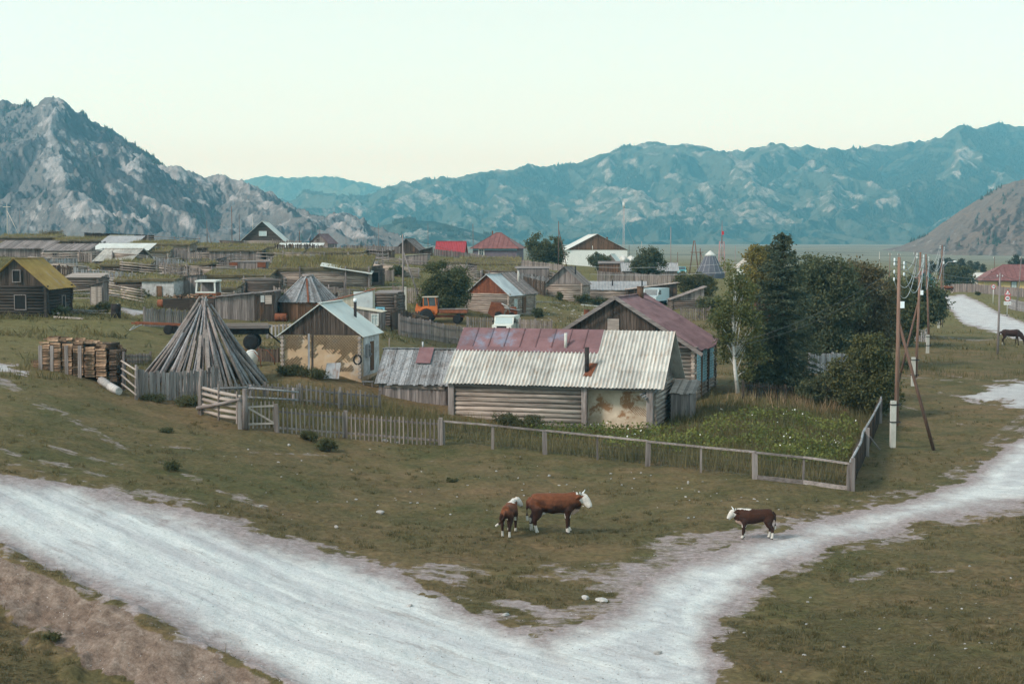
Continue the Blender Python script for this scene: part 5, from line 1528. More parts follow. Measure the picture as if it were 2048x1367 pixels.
# more low sheds that fill the slope
EX = [((250, 546, 17.6), 'shed whose grass roof runs below the beige roof', 90, .75, 'mono_f', .45, 'log', 'logdark_x', 'sod', SD),
      ((370, 552, 17.4), 'grass roofed shed with a slanting log eave right of the beige roof', 96, .8, 'mono_l', .6, 'log', 'log_x', 'sod', SD),
      ((290, 525, 15.2), 'low log shed with a straw coloured sod roof behind the beige roof', 90, .8, 'mono_f', .4, 'log', 'log_x', 'sod', SD),
      ((415, 505, 13.0), 'sod shed just left under the dark gable house', 76, .8, 'mono_f', .4, 'log', 'logdark_x', 'sod', SD),
      ((505, 502, 12.6), 'sod shed directly below the dark gable house', 92, .75, 'mono_f', .35, 'log', 'logdark_x', 'sod', SD),
      ((670, 522, 13.6), 'weathered log shed behind the grass mound roof', 110, .85, 'mono_f', .35, 'log', 'log_x', 'sod', SD),
      ((262, 584, 20.5), 'low sod shed between the outhouse and the limewashed shed', 60, 1.0, 'mono_f', .4, 'log', 'logdark_x', 'sod', SD),
      ((436, 598, 21.2), 'sunken log shed with a grass roof left of the slatted pen', 66, 1.0, 'mono_f', .35, 'log', 'log_x', 'sod', SD),
      ((893, 548, 14.4), 'log shed with a low sod roof behind the big dark bush', 70, 1.15, 'mono_f', .5, 'log', 'log_x', 'sod', SD)]
for kk, lab, wp, h_, rf, rs_, wl, wm_, rm_, sd in EX:
    B(kk, 'sod_roofed_shed', lab, 'shed', wp, h_, 3.6, random.uniform(-5, 5), rf, rs_, .25, wl, wm_, rm=rm_, rt=.2, sod=sd)
# ------------------------------------------------------------------ fences and gates
def gp(*pix): return [G(*p) for p in pix]
def npts(*k): return [loc(q) for q in k]

fence('picket_fence', 'slender picket fence along the front pasture between the plank gate and the corner post', gp((553, 864), (690, 875), (882, 890)), 1.12, .06, .135, 'pale_z', 3.0, .17, (.2, .82), jag=.03, postmat='pale_z')
o = G(494, 858); e_ = G(551, 863) - o; T = thing('picket_gate', 'small picket gate with a diagonal brace next to the plank field gate', 'gate', o, math.atan2(e_.y, e_.x))
ln = math.hypot(e_.x, e_.y); m, r_ = MB(), MB()
for i in range(7): m.box((.06 + i * ln / 7, -.02, .02), (.06 + i * ln / 7 + .06, .005, 1.18 + random.uniform(-.02, .02)))
for z in (.22, .98): r_.beam((0, -.045, z), (ln, -.045, z), .05, .08, (0, 0, 1), .8)
r_.beam((.05, -.06, .94), (ln - .1, -.06, .26), .03, .08, (0, 0, 1), .8)
m.build('picket_panel', W['pale_z'], T); r_.build('brace', W['pale_x'], T)
for xx in (-.06, -.3): p_ = MB(); p_.beam((xx, 0, -.3), (xx, 0, 1.36), .17, .17, (0, 1, 0)); p_.build('post', W['grey_z'], T)

o = G(404, 829); e_ = G(484, 857) - o; T = thing('field_gate', 'heavy gate of five silvery planks beside the small picket gate', 'gate', o, math.atan2(e_.y, e_.x))
ln = math.hypot(e_.x, e_.y)
for i in range(5):
    m = MB(); z = .1 + i * .255; m.tube([(.05, 0, z + .1), (ln * .5, -.02, z), (ln, 0, z + .02 - .06 * (i == 4))], [.075, .085, .08], 6, random.uniform(.4, 1)); m.build('plank', W['pale_x'], T)
for xx, hh in ((.06, 1.75), (ln * .48, 1.5), (ln * .93, 1.3)): m = MB(); m.beam((xx, -.1, -.1), (xx + .03, -.1, hh), .08, .06, (0, 1, 0)); m.build('batten', W['pale_z'], T)
m = MB(); m.tube([(-.1, -.15, .3), (ln * .5, -.17, .62), (ln + .15, -.15, 1.0)], [.1, .08, .07], 7, .6); m.build('brace', W['grey_x'], T)
m = MB(); m.tube([(-.18, .05, -.3), (-.2, .05, 1.2), (-.05, .05, 2.0)], [.15, .12, .08], 8, .4); m.build('post', W['grey_z'], T)
m = MB(); m.tube([(ln + .2, .05, -.3), (ln + .2, .05, 1.45)], [.13, .11], 8, .3); m.build('post', W['grey_z'], T)

# garden rail fence with its posts
pts = gp((886, 889), (985, 898), (1090, 908), (1195, 919), (1295, 931), (1402, 945), (1510, 959), (1606, 969), (1698, 981))
T = thing('rail_fence', 'low rail fence on stout posts along the front of the vegetable garden', 'fence', pts[0])
for i, p in enumerate(pts):
    c = p - pts[0]; w_ = .2 if i in (0, 2, 4, 6, 8) else (.13 if i == 1 else .075)
    m = MB(); m.beam(c - Vector((0, 0, .3)), c + Vector((random.uniform(-.03, .03), 0, 1.06)), w_, w_ * .8, (0, 1, 0)); m.build('post', W['pale_z'] if i < 2 else W['grey_z'], T)
for i, (a_, b_) in enumerate(zip(pts, pts[1:])):
    m = MB(); m.beam(a_ - pts[0] + Vector((0, -.05, 1.05)), b_ - pts[0] + Vector((0, -.05, 1.05 + random.uniform(-.02, .02))), .11, .07, (0, 0, 1)); m.build('rail', W['grey_x'], T)
for i in (6, 7):
    m = MB(); m.beam(pts[i] - pts[0] + Vector((0, -.03, .08)), pts[i + 1] - pts[0] + Vector((0, -.03, .08)), .04, .17, (0, 0, 1)); m.build('base_board', W['grey_x'], T)
m = MB()
for a_, b_ in zip(pts, pts[1:]):
    n = int((b_ - a_).length / .16)
    for i in range(n):
        c = a_.lerp(b_, (i + .5) / n) - pts[0]; m.beam(c + Vector((0, .01, .05)), c + Vector((0, .01, 1.0)), .006, .006, (0, 1, 0), .3)
    for z in np.linspace(.15, .95, 6): m.beam(a_ - pts[0] + Vector((0, .01, z)), b_ - pts[0] + Vector((0, .01, z)), .006, .006, (0, 0, 1), .3)
m.build('wire_netting', W['wiredark'], T)

q = [(1700, 982), (1716, 945), (1730, 912), (1745, 878), (1757, 846), (1766, 820), (1772, 800)]
pts = gp(*q)
T = thing('wattle_fence', 'dark board fence with a wavy pale top pole on the right side of the garden', 'fence', pts[0])
m, r_ = MB(), MB()
for i, (a_, b_) in enumerate(zip(pts, pts[1:])):
    n = max(2, int((b_ - a_).length / .16))
    for k in range(n):
        c = a_.lerp(b_, (k + .5) / n) - pts[0]; h_ = 1.08 + .1 * math.sin((i + k / n) * 2.2)
        m.beam(c - Vector((0, 0, .1)), c + Vector((random.uniform(-.05, .05), 0, h_)), .14, .025, (1, 0, 0))
tp = [p - pts[0] + Vector((.12 * math.sin(i * 2.1), 0, 1.12 + .08 * math.sin(i * 2.2))) for i, p in enumerate(pts)]
r_.tube(tp, [.05] * len(tp), 7, .9)
m.build('board_panel', W['dark_z'], T); r_.build('top_pole', W['bluegrey_y'], T)
for p in pts[::2]: m = MB(); m.beam(p - pts[0] - Vector((-.1, 0, .3)), p - pts[0] + Vector((.1, 0, 1.25)), .13, .13, (0, 1, 0)); m.build('post', W['grey_z'], T)
m = MB(); c = G(1760, 900) - pts[0]; m.tube([c, c + Vector((-.7, .3, .95))], [.035, .03], 6); m.build('prop', W['polegrey'], T)

fence('board_fence', 'fence of broad grey boards in front of the log cone', gp((274, 798), (345, 799), (400, 794), (434, 789)), 1.32, .165, .045, 'grey_z', 2.2, .14, (.25, .85), jag=.07, lean=.04)
fence('broken_fence', 'toppling panel of thin slats by the whitewashed blocks', gp((224, 752), (248, 775)), 1.05, .09, .015, 'grey_z', 1.2, .1, (.2, .85), jag=.05, lean=.3)
rail_fence('rail_fence', 'broken rails sagging between the toppling slats and the broad boards', gp((247, 778), (272, 800)), 1.5, 4, 'pale_x', 2.5, .045)
fence('low_fence', 'low slat fence half buried in grass behind the firewood stack', gp((236, 728), (300, 726)), .55, .07, .05, 'grey_z', 2.0, .1, (.3, .8))
fence('picket_fence', 'old picket fence sunk in tall grass at the foot of the log cone', gp((436, 806), (530, 803), (600, 806), (760, 822)), .95, .075, .15, 'grey_z', 2.6, .11, (.25, .8), jag=.07, lean=.05)
rail_fence('rail_fence', 'pair of grey rails standing in the tall grass behind the field gate', gp((438, 806), (500, 806), (588, 812)), .9, 2, 'bluegrey_y', 2.2, .05)
fence('picket_fence', 'sturdy rounded picket fence in front of the orange tractor', gp((798, 672), (860, 679), (935, 688), (1030, 694), (1125, 697)), 1.42, .115, .085, 'grey_z', 2.7, .15, (.25, .78), True, jag=.05)
fence('picket_fence', 'rounded picket fence between the tractor cabin and the cream car', gp((935, 664), (1010, 664), (1103, 672)), 1.32, .11, .1, 'grey_z', 2.7, .14, (.25, .75), True, jag=.04)
fence('picket_fence', 'dark picket fence left of the orange tractor', gp((783, 661), (838, 657)), 1.4, .12, .06, 'dark_z', 2.5, .15, (.25, .78), True, jag=.06)
fence('slat_fence', 'slat fence with white gaps behind the lath house', gp((533, 676), (592, 673)), .95, .13, .12, 'bluegrey_z', 2.2, .1, (.15, .9), jag=.02, railmat='pale_x')
fence('plank_fence', 'patchy plank fence beneath the flat pile of split wood', gp((288, 651), (340, 654), (396, 656)), 1.25, .2, .05, 'grey_z', 2.4, .13, (.2, .85), jag=.09, lean=.03)
fence('board_fence', 'long grey board fence running along the skyline left of the utility pole', npts((688, 512, 12.4), (740, 513, 12.3), (800, 515, 12.3)), 1.15, .17, .02, 'grey_z', 3.5, .12, jag=.04)
fence('board_fence', 'grey board fence in front of the hipped house', npts((868, 520, 12.1), (940, 523, 12), (1040, 528, 12.1), (1128, 535, 12.3)), 1.05, .16, .02, 'grey_z', 3.5, .12, jag=.06)
fence('board_fence', 'tall pale board fence between the round tree and the long log shed', npts((1195, 574, 13.7), (1270, 574, 13.7), (1352, 573, 13.8)), 1.65, .17, .01, 'grey_z', 3.0, .12, jag=.02)
fence('board_fence', 'mauve board fence along the far road beneath the yellow house', npts((1902, 588, 10.7), (1950, 592, 10.9), (2000, 597, 11.3), (2110, 610, 12)), 1.55, .17, .02, 'grey_z', 3.2, .13, jag=.03, group=None)
fence('plank_fence', 'grey plank fence at the right edge behind the speed sign', npts((2018, 618, 13.9), (2050, 624, 14.4), (2110, 634, 15)), 1.4, .2, .01, 'bluegrey_z', 3, .13, jag=.02)
fence('picket_fence', 'light picket fence left of the birch crown', npts((1362, 652, 19.6), (1420, 653, 19.6)), 1.3, .1, .09, 'pale_z', 2.6, .12, jag=.02)
fence('board_fence', 'weathered board fence between the spruce and the yellow flecked bush', gp((1618, 746), (1710, 744)), 1.35, .15, .035, 'bluegrey_z', 2.6, .13, pointed=True, jag=.03)
fence('board_fence', 'grey garden fence far behind the near power pole', npts((1766, 669, 20.8), (1812, 671, 20.9), (1853, 674, 21)), 1.15, .13, .05, 'bluegrey_z', 2.6, .14, jag=.03)
fence('picket_fence', 'pale picket fence behind the leaning utility pole', npts((786, 619, 19.2), (848, 621, 19.3), (905, 623, 19.3)), 1.55, .15, .07, 'pale_z', 2.7, .13, jag=.06)
fence('picket_fence', 'dark picket fence in the shade under the spruce', gp((1486, 799), (1570, 803), (1640, 806), (1700, 806)), .95, .06, .14, 'dark_z', 2.6, .1, jag=.05)
fence('low_fence', 'low dark plank fence left of the lath house', gp((516, 722), (558, 724)), .75, .2, .02, 'dark_z', 1.4, .1, (.25, .85), jag=.03)
fence('board_fence', 'grey board fence with uneven tops below the sod sheds of the crest', npts((266, 516, 14.5), (320, 516, 14.5), (378, 516, 14.5)), 1.3, .16, .03, 'grey_z', 3, .12, jag=.1)
fence('board_fence', 'silvery plank screen joining the slatted hut on its left', npts((1048, 592, 16.2), (1090, 596, 16.3)), 1.75, .2, .03, 'dark_z', 2, .13, jag=.02)
rail_fence('rail_fence', 'three rail pole fence above the grass mound roof', npts((640, 516, 13.2), (700, 518, 13.3), (765, 521, 13.5)), 1.4, 3, 'grey_x', 3.2, .06)
rail_fence('rail_fence', 'rail fence of thin poles beside the small gabled shed', npts((744, 537, 14.8), (800, 540, 14.9), (850, 542, 14.9)), 1.5, 3, 'grey_x', 3, .06)
rail_fence('rail_fence', 'rough rail fence behind the outhouse', npts((213, 599, 22.8), (248, 600, 22.9), (284, 601, 23)), 1.15, 5, 'log_x', 2, .07)
rail_fence('rail_fence', 'sagging pole fence above the white tin roof', npts((150, 506, 14.2), (220, 505, 14.2), (300, 506, 14.3)), 1.1, 3, 'grey_x', 3.2, .06)
rail_fence('rail_fence', 'pole fence on the crest right of the open shed', npts((296, 480, 11.4), (350, 481, 11.3), (400, 482, 11.2)), 1.1, 3, 'grey_x', 4, .05)
log_wall('log_wall', 'loose log wall at the foot of the sod shed beside the outhouse', loc((212, 571, 19.5)), loc((290, 570, 19.3)), .8, 'log_x')
log_wall('log_wall', 'pale log pen wall right of the big log barn', loc((742, 553, 15.8)), loc((838, 556, 16)), 1.3, 'log_x', .09)
log_wall('log_wall', 'grey log wall between the plank barn and the slatted pen', loc((440, 588, 20.6)), loc((486, 589, 20.7)), 1.3, 'logdark_x', .1)
log_wall('log_wall', 'old log wall under the beige corrugated roof', loc((92, 548, 18.6)), loc((178, 549, 18.6)), 1.0, 'log_x', .1)
log_wall('log_wall', 'bleached log wall in front of the sod covered shed by the big bush', loc((920, 560, 15.4)), loc((962, 561, 15.4)), 1.2, 'log_x', .1)

# weathered fences, pens and log walls that crowd the slope between the sheds
rf = random.Random(21); FG = 'weathered plank fences between the sheds on the slope'; LG = 'old log pens between the sheds on the slope'; RG = 'grey pole fences between the sheds on the slope'
def hill_s(px, py):                       # scale of the terrain under a pixel
    q = G(px, py); return scale_at(q)
for i in range(92):
    px = rf.uniform(20, 800) if i < 74 else rf.uniform(880, 1080); py = rf.choice([rf.uniform(492, 560), rf.uniform(505, 600)]) if i < 74 else rf.uniform(535, 580)
    if py > 585 and px < 260: continue
    a = G(px, py); L_ = rf.uniform(3, 7.5); an = rf.uniform(-.25, .25) + (1.3 if rf.random() < .2 else 0)
    b = Vector((a.x + L_ * math.cos(an), a.y + L_ * math.sin(an), 0)); b.z = gz(b.x, b.y)
    k = i % 4
    if k < 2: fence('plank_fence', 'weathered plank fence among the sheds on the slope', [a, b], rf.uniform(1.0, 1.5), rf.choice([.14, .17, .2]), rf.choice([.02, .05, .1]), rf.choice(['grey_z', 'bluegrey_z', 'dark_z', 'pale_z']), 2.4, .12, jag=.12, lean=.06, group=FG)
    elif k == 2: log_wall('log_pen', 'bleached log pen wall among the sheds on the slope', a, b, rf.uniform(.8, 1.4), rf.choice(['log_x', 'log_x', 'logdark_x']), .09, LG, 'log wall')
    else: rail_fence('pole_fence', 'loose pole fence among the sheds on the slope', [a, b], rf.uniform(1.0, 1.4), rf.choice([3, 4]), rf.choice(['pale_x', 'grey_x']), 2.5, .055, group=RG)
for i in range(60):
    a = G(rf.uniform(60, 800), rf.uniform(505, 600)); m = MB(); L_ = rf.uniform(1.5, 4); an = rf.uniform(-.6, .6)
    m.beam((0, 0, .12), (L_ * math.cos(an), L_ * math.sin(an), .12 + rf.uniform(0, .5)), .16, .06, (0, 0, 1)); o = m.build('loose_beam', W[rf.choice(['pale_x', 'pale_x', 'bluegrey_y'])]); o.location = a
    tagged(o, 'pale beam lying loose in the grass between the sheds', 'beam', 'loose beams between the sheds')

# ------------------------------------------------------------------ stacks of logs and firewood
c0 = loc('log_cone'); rs_ = random.Random(5); k = 0
for ring, (n, R0, top, ph) in enumerate(((58, 3.05, 1.0, 0), (38, 2.85, .82, .07))):
    for i in range(n):
        a_ = 6.283 * i / n + ph + rs_.uniform(-.05, .05)
        f = top * rs_.choice([1.0, 1.0, .95, .8, .62, .9]) if ring == 0 else top * rs_.uniform(.5, 1)
        Rr = R0 * rs_.uniform(.94, 1.08)
        b_ = Vector((Rr * math.cos(a_), Rr * math.sin(a_) * .95, 0)); b_.z = gz(c0.x + b_.x, c0.y + b_.y) - c0.z - .06
        a2 = a_ + rs_.uniform(-.5, .5) + (3.1 if rs_.random() < .3 else 0)
        apex = Vector((.2 * math.cos(a2), .2 * math.sin(a2), 4.05 + rs_.uniform(-.2, .45))); tip = b_.lerp(apex, f)
        T = MB(); mid = b_.lerp(tip, .5) + Vector((rs_.uniform(-.05, .05), rs_.uniform(-.05, .05), -.04))
        r0 = rs_.uniform(.055, .105)
        T.tube([b_, mid, tip], [r0, r0 * .88, r0 * rs_.uniform(.55, .75)], 7, rs_.random())
        ob = T.build('log', W[rs_.choice(['bluegrey_z', 'grey_z', 'pale_z', 'bluegrey_z', 'polegrey'])], None)
        ob.location = c0
        tagged(ob, 'weathered log leaning in the tall cone of logs', 'log', 'logs leaning together in a cone')
for i in range(5):
    a_ = -1.9 + i * .2; b_ = Vector((3.3 * math.cos(a_), 3.1 * math.sin(a_), 0)); b_.z = gz(c0.x + b_.x, c0.y + b_.y) - c0.z - .05
    T = MB(); tip = b_ * .45 + Vector((0, 0, 2.1 + .3 * i % 1)); T.beam(b_, tip, .16, .03, (math.cos(a_), math.sin(a_), .8)); ob = T.build('slab', W['pale_z'], None); ob.location = c0
    tagged(ob, 'short pale slab of wood leaning on the front of the log cone', 'slab', 'slabs leaning on the log cone')

p0 = loc('firewood'); YW = R(-6)
def piece_mesh(seed, ln, mat):
    r = random.Random(seed); m = MB(); w_, h_ = r.uniform(.11, .17), r.uniform(.08, .13)
    m.prism([(-w_ / 2, -h_ / 2), (w_ / 2 * r.uniform(.6, 1), -h_ / 2 * r.uniform(.6, 1.1)), (w_ / 2 * r.uniform(.8, 1.1), h_ / 2 * r.uniform(.3, 1)), (-w_ / 2 * r.uniform(.2, .8), h_ / 2)], 'x', -ln / 2, ln / 2, r.random())
    o = m.build('firewood', mat); return o
LBW = 'split log in the chest high firewood stack left of the log cone'
protoA = [piece_mesh(i, .5, W['firewood']) for i in range(9)]; protoB = [piece_mesh(20 + i, .34, W['firewood_end']) for i in range(6)]
usedp = set(); nfw = 0
def put(src, x, y, z, rz, ry=0., rx=0.):
    global nfw
    o = src if src.name not in usedp else src.copy()
    if src.name in usedp: COL.objects.link(o)
    usedp.add(src.name)
    v = Matrix.Rotation(YW, 3, 'Z') @ Vector((x, y, 0))
    o.location = (p0.x + v.x, p0.y + v.y, gz(p0.x + v.x, p0.y + v.y) * .5 + p0.z * .5 + z); o.rotation_euler = (rx, ry, rz + YW)
    tagged(o, LBW, 'firewood', 'firewood in the stack'); nfw += 1
for colm in range(6):                      # long faces towards the pasture
    for i in range(12):
        x = -1.32 + colm * .56 + random.uniform(-.02, .02)
        put(random.choice(protoA), x, .1 + random.uniform(-.05, .03), .06 + i * .123, random.uniform(-.1, .1), random.uniform(-.05, .05))
for j in range(9):                         # round and split ends on the right face
    for i in range(12): put(random.choice(protoB), 2.05 + random.uniform(-.03, .03), .14 + j * .155, .06 + i * .123, random.uniform(-.08, .08), 0, random.random() * 3)
for i in range(56): put(random.choice(protoA), random.uniform(-1.5, 2.0), random.uniform(.1, 1.5), 1.53 + random.uniform(0, .14), random.uniform(-.6, .6), random.uniform(-.12, .12))
for i in range(9): put(random.choice(protoA), -1.72 + random.uniform(-.25, .1), .1 + random.uniform(-.1, .3), .06 + .12 * (i % 5) * (.8), random.uniform(-.3, .3))
T = MB(); T.box((-1.5, .36, -.1), (1.86, 1.55, 1.48), .1); ob = T.build('woodpile_core', W['firewood_end']); ob.location = p0; ob.rotation_euler = (0, 0, YW)
ob.name = 'firewood_stack'; tagged(ob, 'packed heart of the firewood stack behind its split logs', 'firewood stack')
for i, x in enumerate((-1.4, -.85, -.1, .55)):
    T = MB(); T.beam((x, -.28, -.2), (x + random.uniform(-.03, .03), -.22, 1.42), .17, .06, (0, 1, 0)); ob = T.build('plank_stake', W['grey_z']); ob.location = p0; ob.rotation_euler = (0, 0, YW)
    tagged(ob, 'upright plank stake propping the front of the firewood stack', 'stake', 'stakes in front of the firewood')

pd = loc('wood_deck')
T = thing('plank_crate', 'dark plank platform that carries a flat pile of split wood', 'platform', pd)
m = MB()
for i in range(6): m.beam((.2, -.05, .08 + i * .17), (2.3, -.05, .08 + i * .17 + .02), .03, .15, (0, 0, 1))
m.box((-2.1, 0, -.2), (2.3, 1.7, 1.02), .1); m.build('board_panel', W['dark_x'], T)
pr_ = [piece_mesh(50 + i, .5, W['firewood']) for i in range(4)]
for i in range(44):
    s_ = pr_[i % 4]; o = s_ if i < 4 else s_.copy()
    if i >= 4: COL.objects.link(o)
    o.location = (pd.x + random.uniform(-2.1, 2.2), pd.y + random.uniform(-.1, 1.4), pd.z + 1.08 + random.uniform(0, .26)); o.rotation_euler = (random.random() * 3, random.uniform(-.25, .25), random.random() * 3)
    tagged(o, 'bleached split log heaped on the dark plank platform', 'firewood', 'split wood on the plank platform')

pp = loc('planks')
for i in range(11):
    T = MB(); T.beam((-1, 0, 0), (1.1, 0, 0), .14, .035, (0, 0, 1)); ob = T.build('loose_plank', W['pale_x'] if i % 3 else W['bluegrey_y'])
    x, y = random.uniform(-1.4, 1.7), random.uniform(-.5, .9)
    ob.location = (pp.x + x, pp.y + y, gz(pp.x + x, pp.y + y) + .07 + .04 * (i % 5)); ob.rotation_euler = (0, random.uniform(-.07, .07), random.uniform(-.35, .35))
    tagged(ob, 'loose plank in the jumble between the dark log house and the steel drum', 'plank', 'loose planks on the grass')
def lying(name, label, cat, a, b, r=.1, mat='pale_x', square=False, dz=.08, group=None):
    a, b = G(*a) if len(a) == 2 else loc(a), G(*b) if len(b) == 2 else loc(b)
    m = MB(); d_ = b - a
    if square: m.beam((0, 0, dz), d_ + Vector((0, 0, dz)), r * 2, r * 1.4, (0, 0, 1))
    else: m.tube([(0, 0, dz), d_ * .5 + Vector((0, 0, dz)), d_ + Vector((0, 0, dz))], [r, r * .95, r * .85], 8)
    o = m.build(name, W[mat]); o.location = a
    return tagged(o, label, cat, group)
lying('beam', 'long beam on the grass in front of the dark log house', 'beam', (108, 637), (166, 640), .08, 'pale_x', True)
m = lying('beam', 'post slanting from the corner of the dark log house to the grass', 'beam', (104, 622), (117, 636), .06, 'grey_x', True, .3)
lying('beam', 'pale beam lying left of the slatted hut porch', 'beam', (1064, 603), (1120, 606), .1, 'pale_x', True)
lying('beam', 'long white beam on the grass before the long log shed', 'beam', (1162, 610), (1208, 615), .11, 'white', True)
lying('log', 'single pale log resting on top of the mid picket fence', 'log', (828, 668), (855, 668), .16, 'firewood', False, 1.35)
lying('beam', 'whitish beam in the grass by the straw roofed log sheds', 'beam', (325, 548), (348, 555), .09, 'pale_x', True, .2)
for i, (a_, b_, lab) in enumerate((((203, 766), (222, 779), 'upper of two rough whitewashed blocks by the toppling slats'), ((221, 779), (238, 790), 'lower of two rough whitewashed blocks by the toppling slats'))):
    lying('rough_block', lab, 'block', a_, b_, .21, 'stone', False, .17)

# ------------------------------------------------------------------ drums, sheets and other yard things
def drum(key, label, mat, r=.29, h=.88, lying_=False, yaw=0, open_=False):
    p = loc(key); T = thing('steel_drum', label, 'drum', p, yaw)
    prof = [(r * .97, 0), (r, .02), (r, h * .32), (r * 1.03, h * .34), (r, h * .36), (r, h * .64), (r * 1.03, h * .66), (r, h * .68), (r, h - .02), (r * .97, h), (r * .9, h - .03)]
    m = MB(); m.lathe(prof, 18)
    if lying_: m.v = [(z - h / 2, x, y + r) for x, y, z in m.v]
    m.build('shell', W[mat], T)
    b = MB(); b.cyl((.1, .1, h - .04), (.1, .1, h + .01), .04, .04, 8)
    if lying_: b.v = [(z - h / 2, x, y + r) for x, y, z in b.v]
    b.build('bung', W['steel'], T); return T
drum('drum', 'black upright steel drum on the grass right of the outhouse', 'soot', .34, 1.0)
drum('rust_drum', 'rust red drum lying at the foot of the octagonal hut', 'rust', .33, .95, True)
drum((331, 614, 23.3), 'orange rusted tank lying beside the pile of split wood', 'rust', .36, 1.3, True)
p = loc((503, 720, 35.8)); T = thing('white_tank', 'white round tank between red hoops beside the log cone', 'tank', p)
m = MB(); m.lathe([(.2, .0), (.33, .12), (.36, .5), (.34, .72), (.2, .88), (.05, .92)], 18); m.build('tank', W['white'], T)
for x0, dy in ((-.3, -.35), (.35, .3)):
    m = MB(); m.tube([(x0 - .45, dy, 0), (x0 - .4, dy, .55), (x0, dy, .95), (x0 + .5, dy, .85), (x0 + .85, dy, .4), (x0 + .9, dy, 0)], [.025] * 6, 7); m.build('hoop', W['rust'], T)
p = loc((664, 735, 37.6)); m = MB(); m.slab([(-.42, -.55, .03), (.38, -.5, .0), (.45, -.06, .82), (-.3, -.1, .8)], .02, .5); o = m.build('tin_sheet', W['rusty_tin']); o.location = p + Vector((.05, -.1, 0)); tagged(o, 'rust streaked tin sheet leaning on the lath house wall', 'sheet')
m = MB(); m.slab([(-.12, -.13, .625), (.2, -.12, .625), (.21, -.08, .74), (-.1, -.09, .74)], .012, .2); m.build('patch', W['rust'], o)
for x_, y_, h_, lab in ((619, 738, 2.25, 'left of two tall posts standing against the lath house'), (626, 735, 2.2, 'right of two tall posts standing against the lath house')):
    p = loc((x_, y_, 37.8)); m = MB(); m.beam((0, 0, -.2), (.02, 0, h_), .1, .08, (0, 1, 0)); o = m.build('post', W['bluegrey_z'] if x_ < 622 else W['dark_z']); o.location = p + Vector((0, -.25, 0)); o.name = 'wooden_post'; tagged(o, lab, 'post')
p = loc((718, 742, 37.4)); m = MB(); pts = [(.0 + .2 * math.cos(t), -.05, 1.15 + .25 * math.sin(t)) for t in np.linspace(0, 6.283, 15)]; m.tube(pts, [.045] * 15, 7, .5, True, False); o = m.build('hanging_tyre', W['black']); o.location = p + Vector((-.05, -.2, .12)); tagged(o, 'black ring of hose hung on the corner logs of the lath house', 'ring')
p = loc((736, 748, 37.4)); T = thing('step_bench', 'small step bench before the lath house door', 'bench', p); m = MB(); m.box((-.3, -.15, .2), (.3, .15, .25)); m.build('seat', W['bluegrey_y'], T)
for sx in (-.25, .2): m = MB(); m.box((sx, -.12, -.1), (sx + .05, .12, .2)); m.build('leg', W['grey_z'], T)
p = loc((778, 700, 33.2)); m = MB(); m.tube([(0, 0, -.2), (.02, 0, 1.3)], [.035, .03], 7); o = m.build('thin_post', W['pale_z']); o.location = p; tagged(o, 'thin pale post standing alone right of the lath house', 'post')
p = loc((929, 700, 30)); m = MB(); m.tube([(0, 0, -.2), (.0, 0, 1.6), (.45, 0, 2.5)], [.05, .045, .035], 7); o = m.build('bent_pole', W['polegrey']); o.location = p; tagged(o, 'bent grey pole rising behind the left end of the cabin roof', 'pole')

# ------------------------------------------------------------------ vehicles
def wheel(parent, x, y, r, w_, rim='rust'):
    m = MB(); m.lathe([(r * .62, -w_ / 2), (r * .95, -w_ / 2), (r, -w_ / 3), (r, w_ / 3), (r * .95, w_ / 2), (r * .62, w_ / 2)], 22)
    for k_ in range(22):
        a_ = 6.283 * k_ / 22; m.beam((r * .97 * math.cos(a_), r * .97 * math.sin(a_), -w_ / 2), (r * .99 * math.cos(a_ + .12), r * .99 * math.sin(a_ + .12), w_ / 2), .05, .05, (math.cos(a_), math.sin(a_), 0), .4)
    m.v = [(x + a_, y + c_, r + b_) for a_, b_, c_ in m.v]; t_ = m.build('wheel', W['black'], parent)
    m = MB(); m.lathe([(.02, -w_ * .42), (r * .3, -w_ * .5), (r * .64, -w_ * .3), (r * .64, w_ * .3), (.02, w_ * .4)], 16); m.v = [(x + a_, y + c_, r + b_) for a_, b_, c_ in m.v]; m.build('rim', W[rim], t_)
p = loc('tractor'); T = thing('platform_tractor', 'orange tractor with a tall cab and flat load bed', 'tractor', p, R(-4))
m = MB(); m.prism([(-1.62, 1.0), (-.35, .75), (-.15, 1.1), (-.22, 1.62), (-1.5, 1.62)], 'y', -.62, .62, .5); cab = m.build('cab', W['orange'], T)
for x0 in (-1.52, -1.0, -.3):
    for y in (-.6, .55): m = MB(); m.beam((x0 + .03, y, 1.6), (x0 + (.03 if x0 < -1 else -.08), y, 2.46), .07, .07, (0, 1, 0), .5); m.build('pillar', W['orange'], cab)
m = MB(); m.box((-1.45, -.6, 1.64), (-1.0, .58, 2.4)); m.box((-.93, -.61, 1.3), (-.36, .59, 2.4)); m.build('window', W['glass'], cab)
m = MB(); m.slab([(-1.62, -.68, 2.48), (-.2, -.68, 2.5), (-.2, .68, 2.5), (-1.62, .68, 2.48)], .07); m.build('cab_roof', W['cream'], cab)
m = MB(); m.prism([(-2.2, .75), (-1.62, .9), (-1.55, 1.5), (-2.0, 1.55), (-2.15, 1.85), (-2.3, 1.3)], 'y', -.4, .4, .4); m.build('engine_cover', W['orange'], T)
m = MB(); m.tube([(-1.75, -.25, 1.5), (-1.75, -.25, 2.1)], [.05, .05], 8); m.build('exhaust', W['soot'], T)
m = MB(); m.box((0, -.8, .98), (2.6, .8, 1.3)); m.build('bed_side', W['rust'], T); m = MB()
for i in range(9): m.box((-.02 + i * .295, -.83, 1.305), (.265 + i * .295, .83, 1.35))
m.build('bed_floor', W['grey_z'], T)
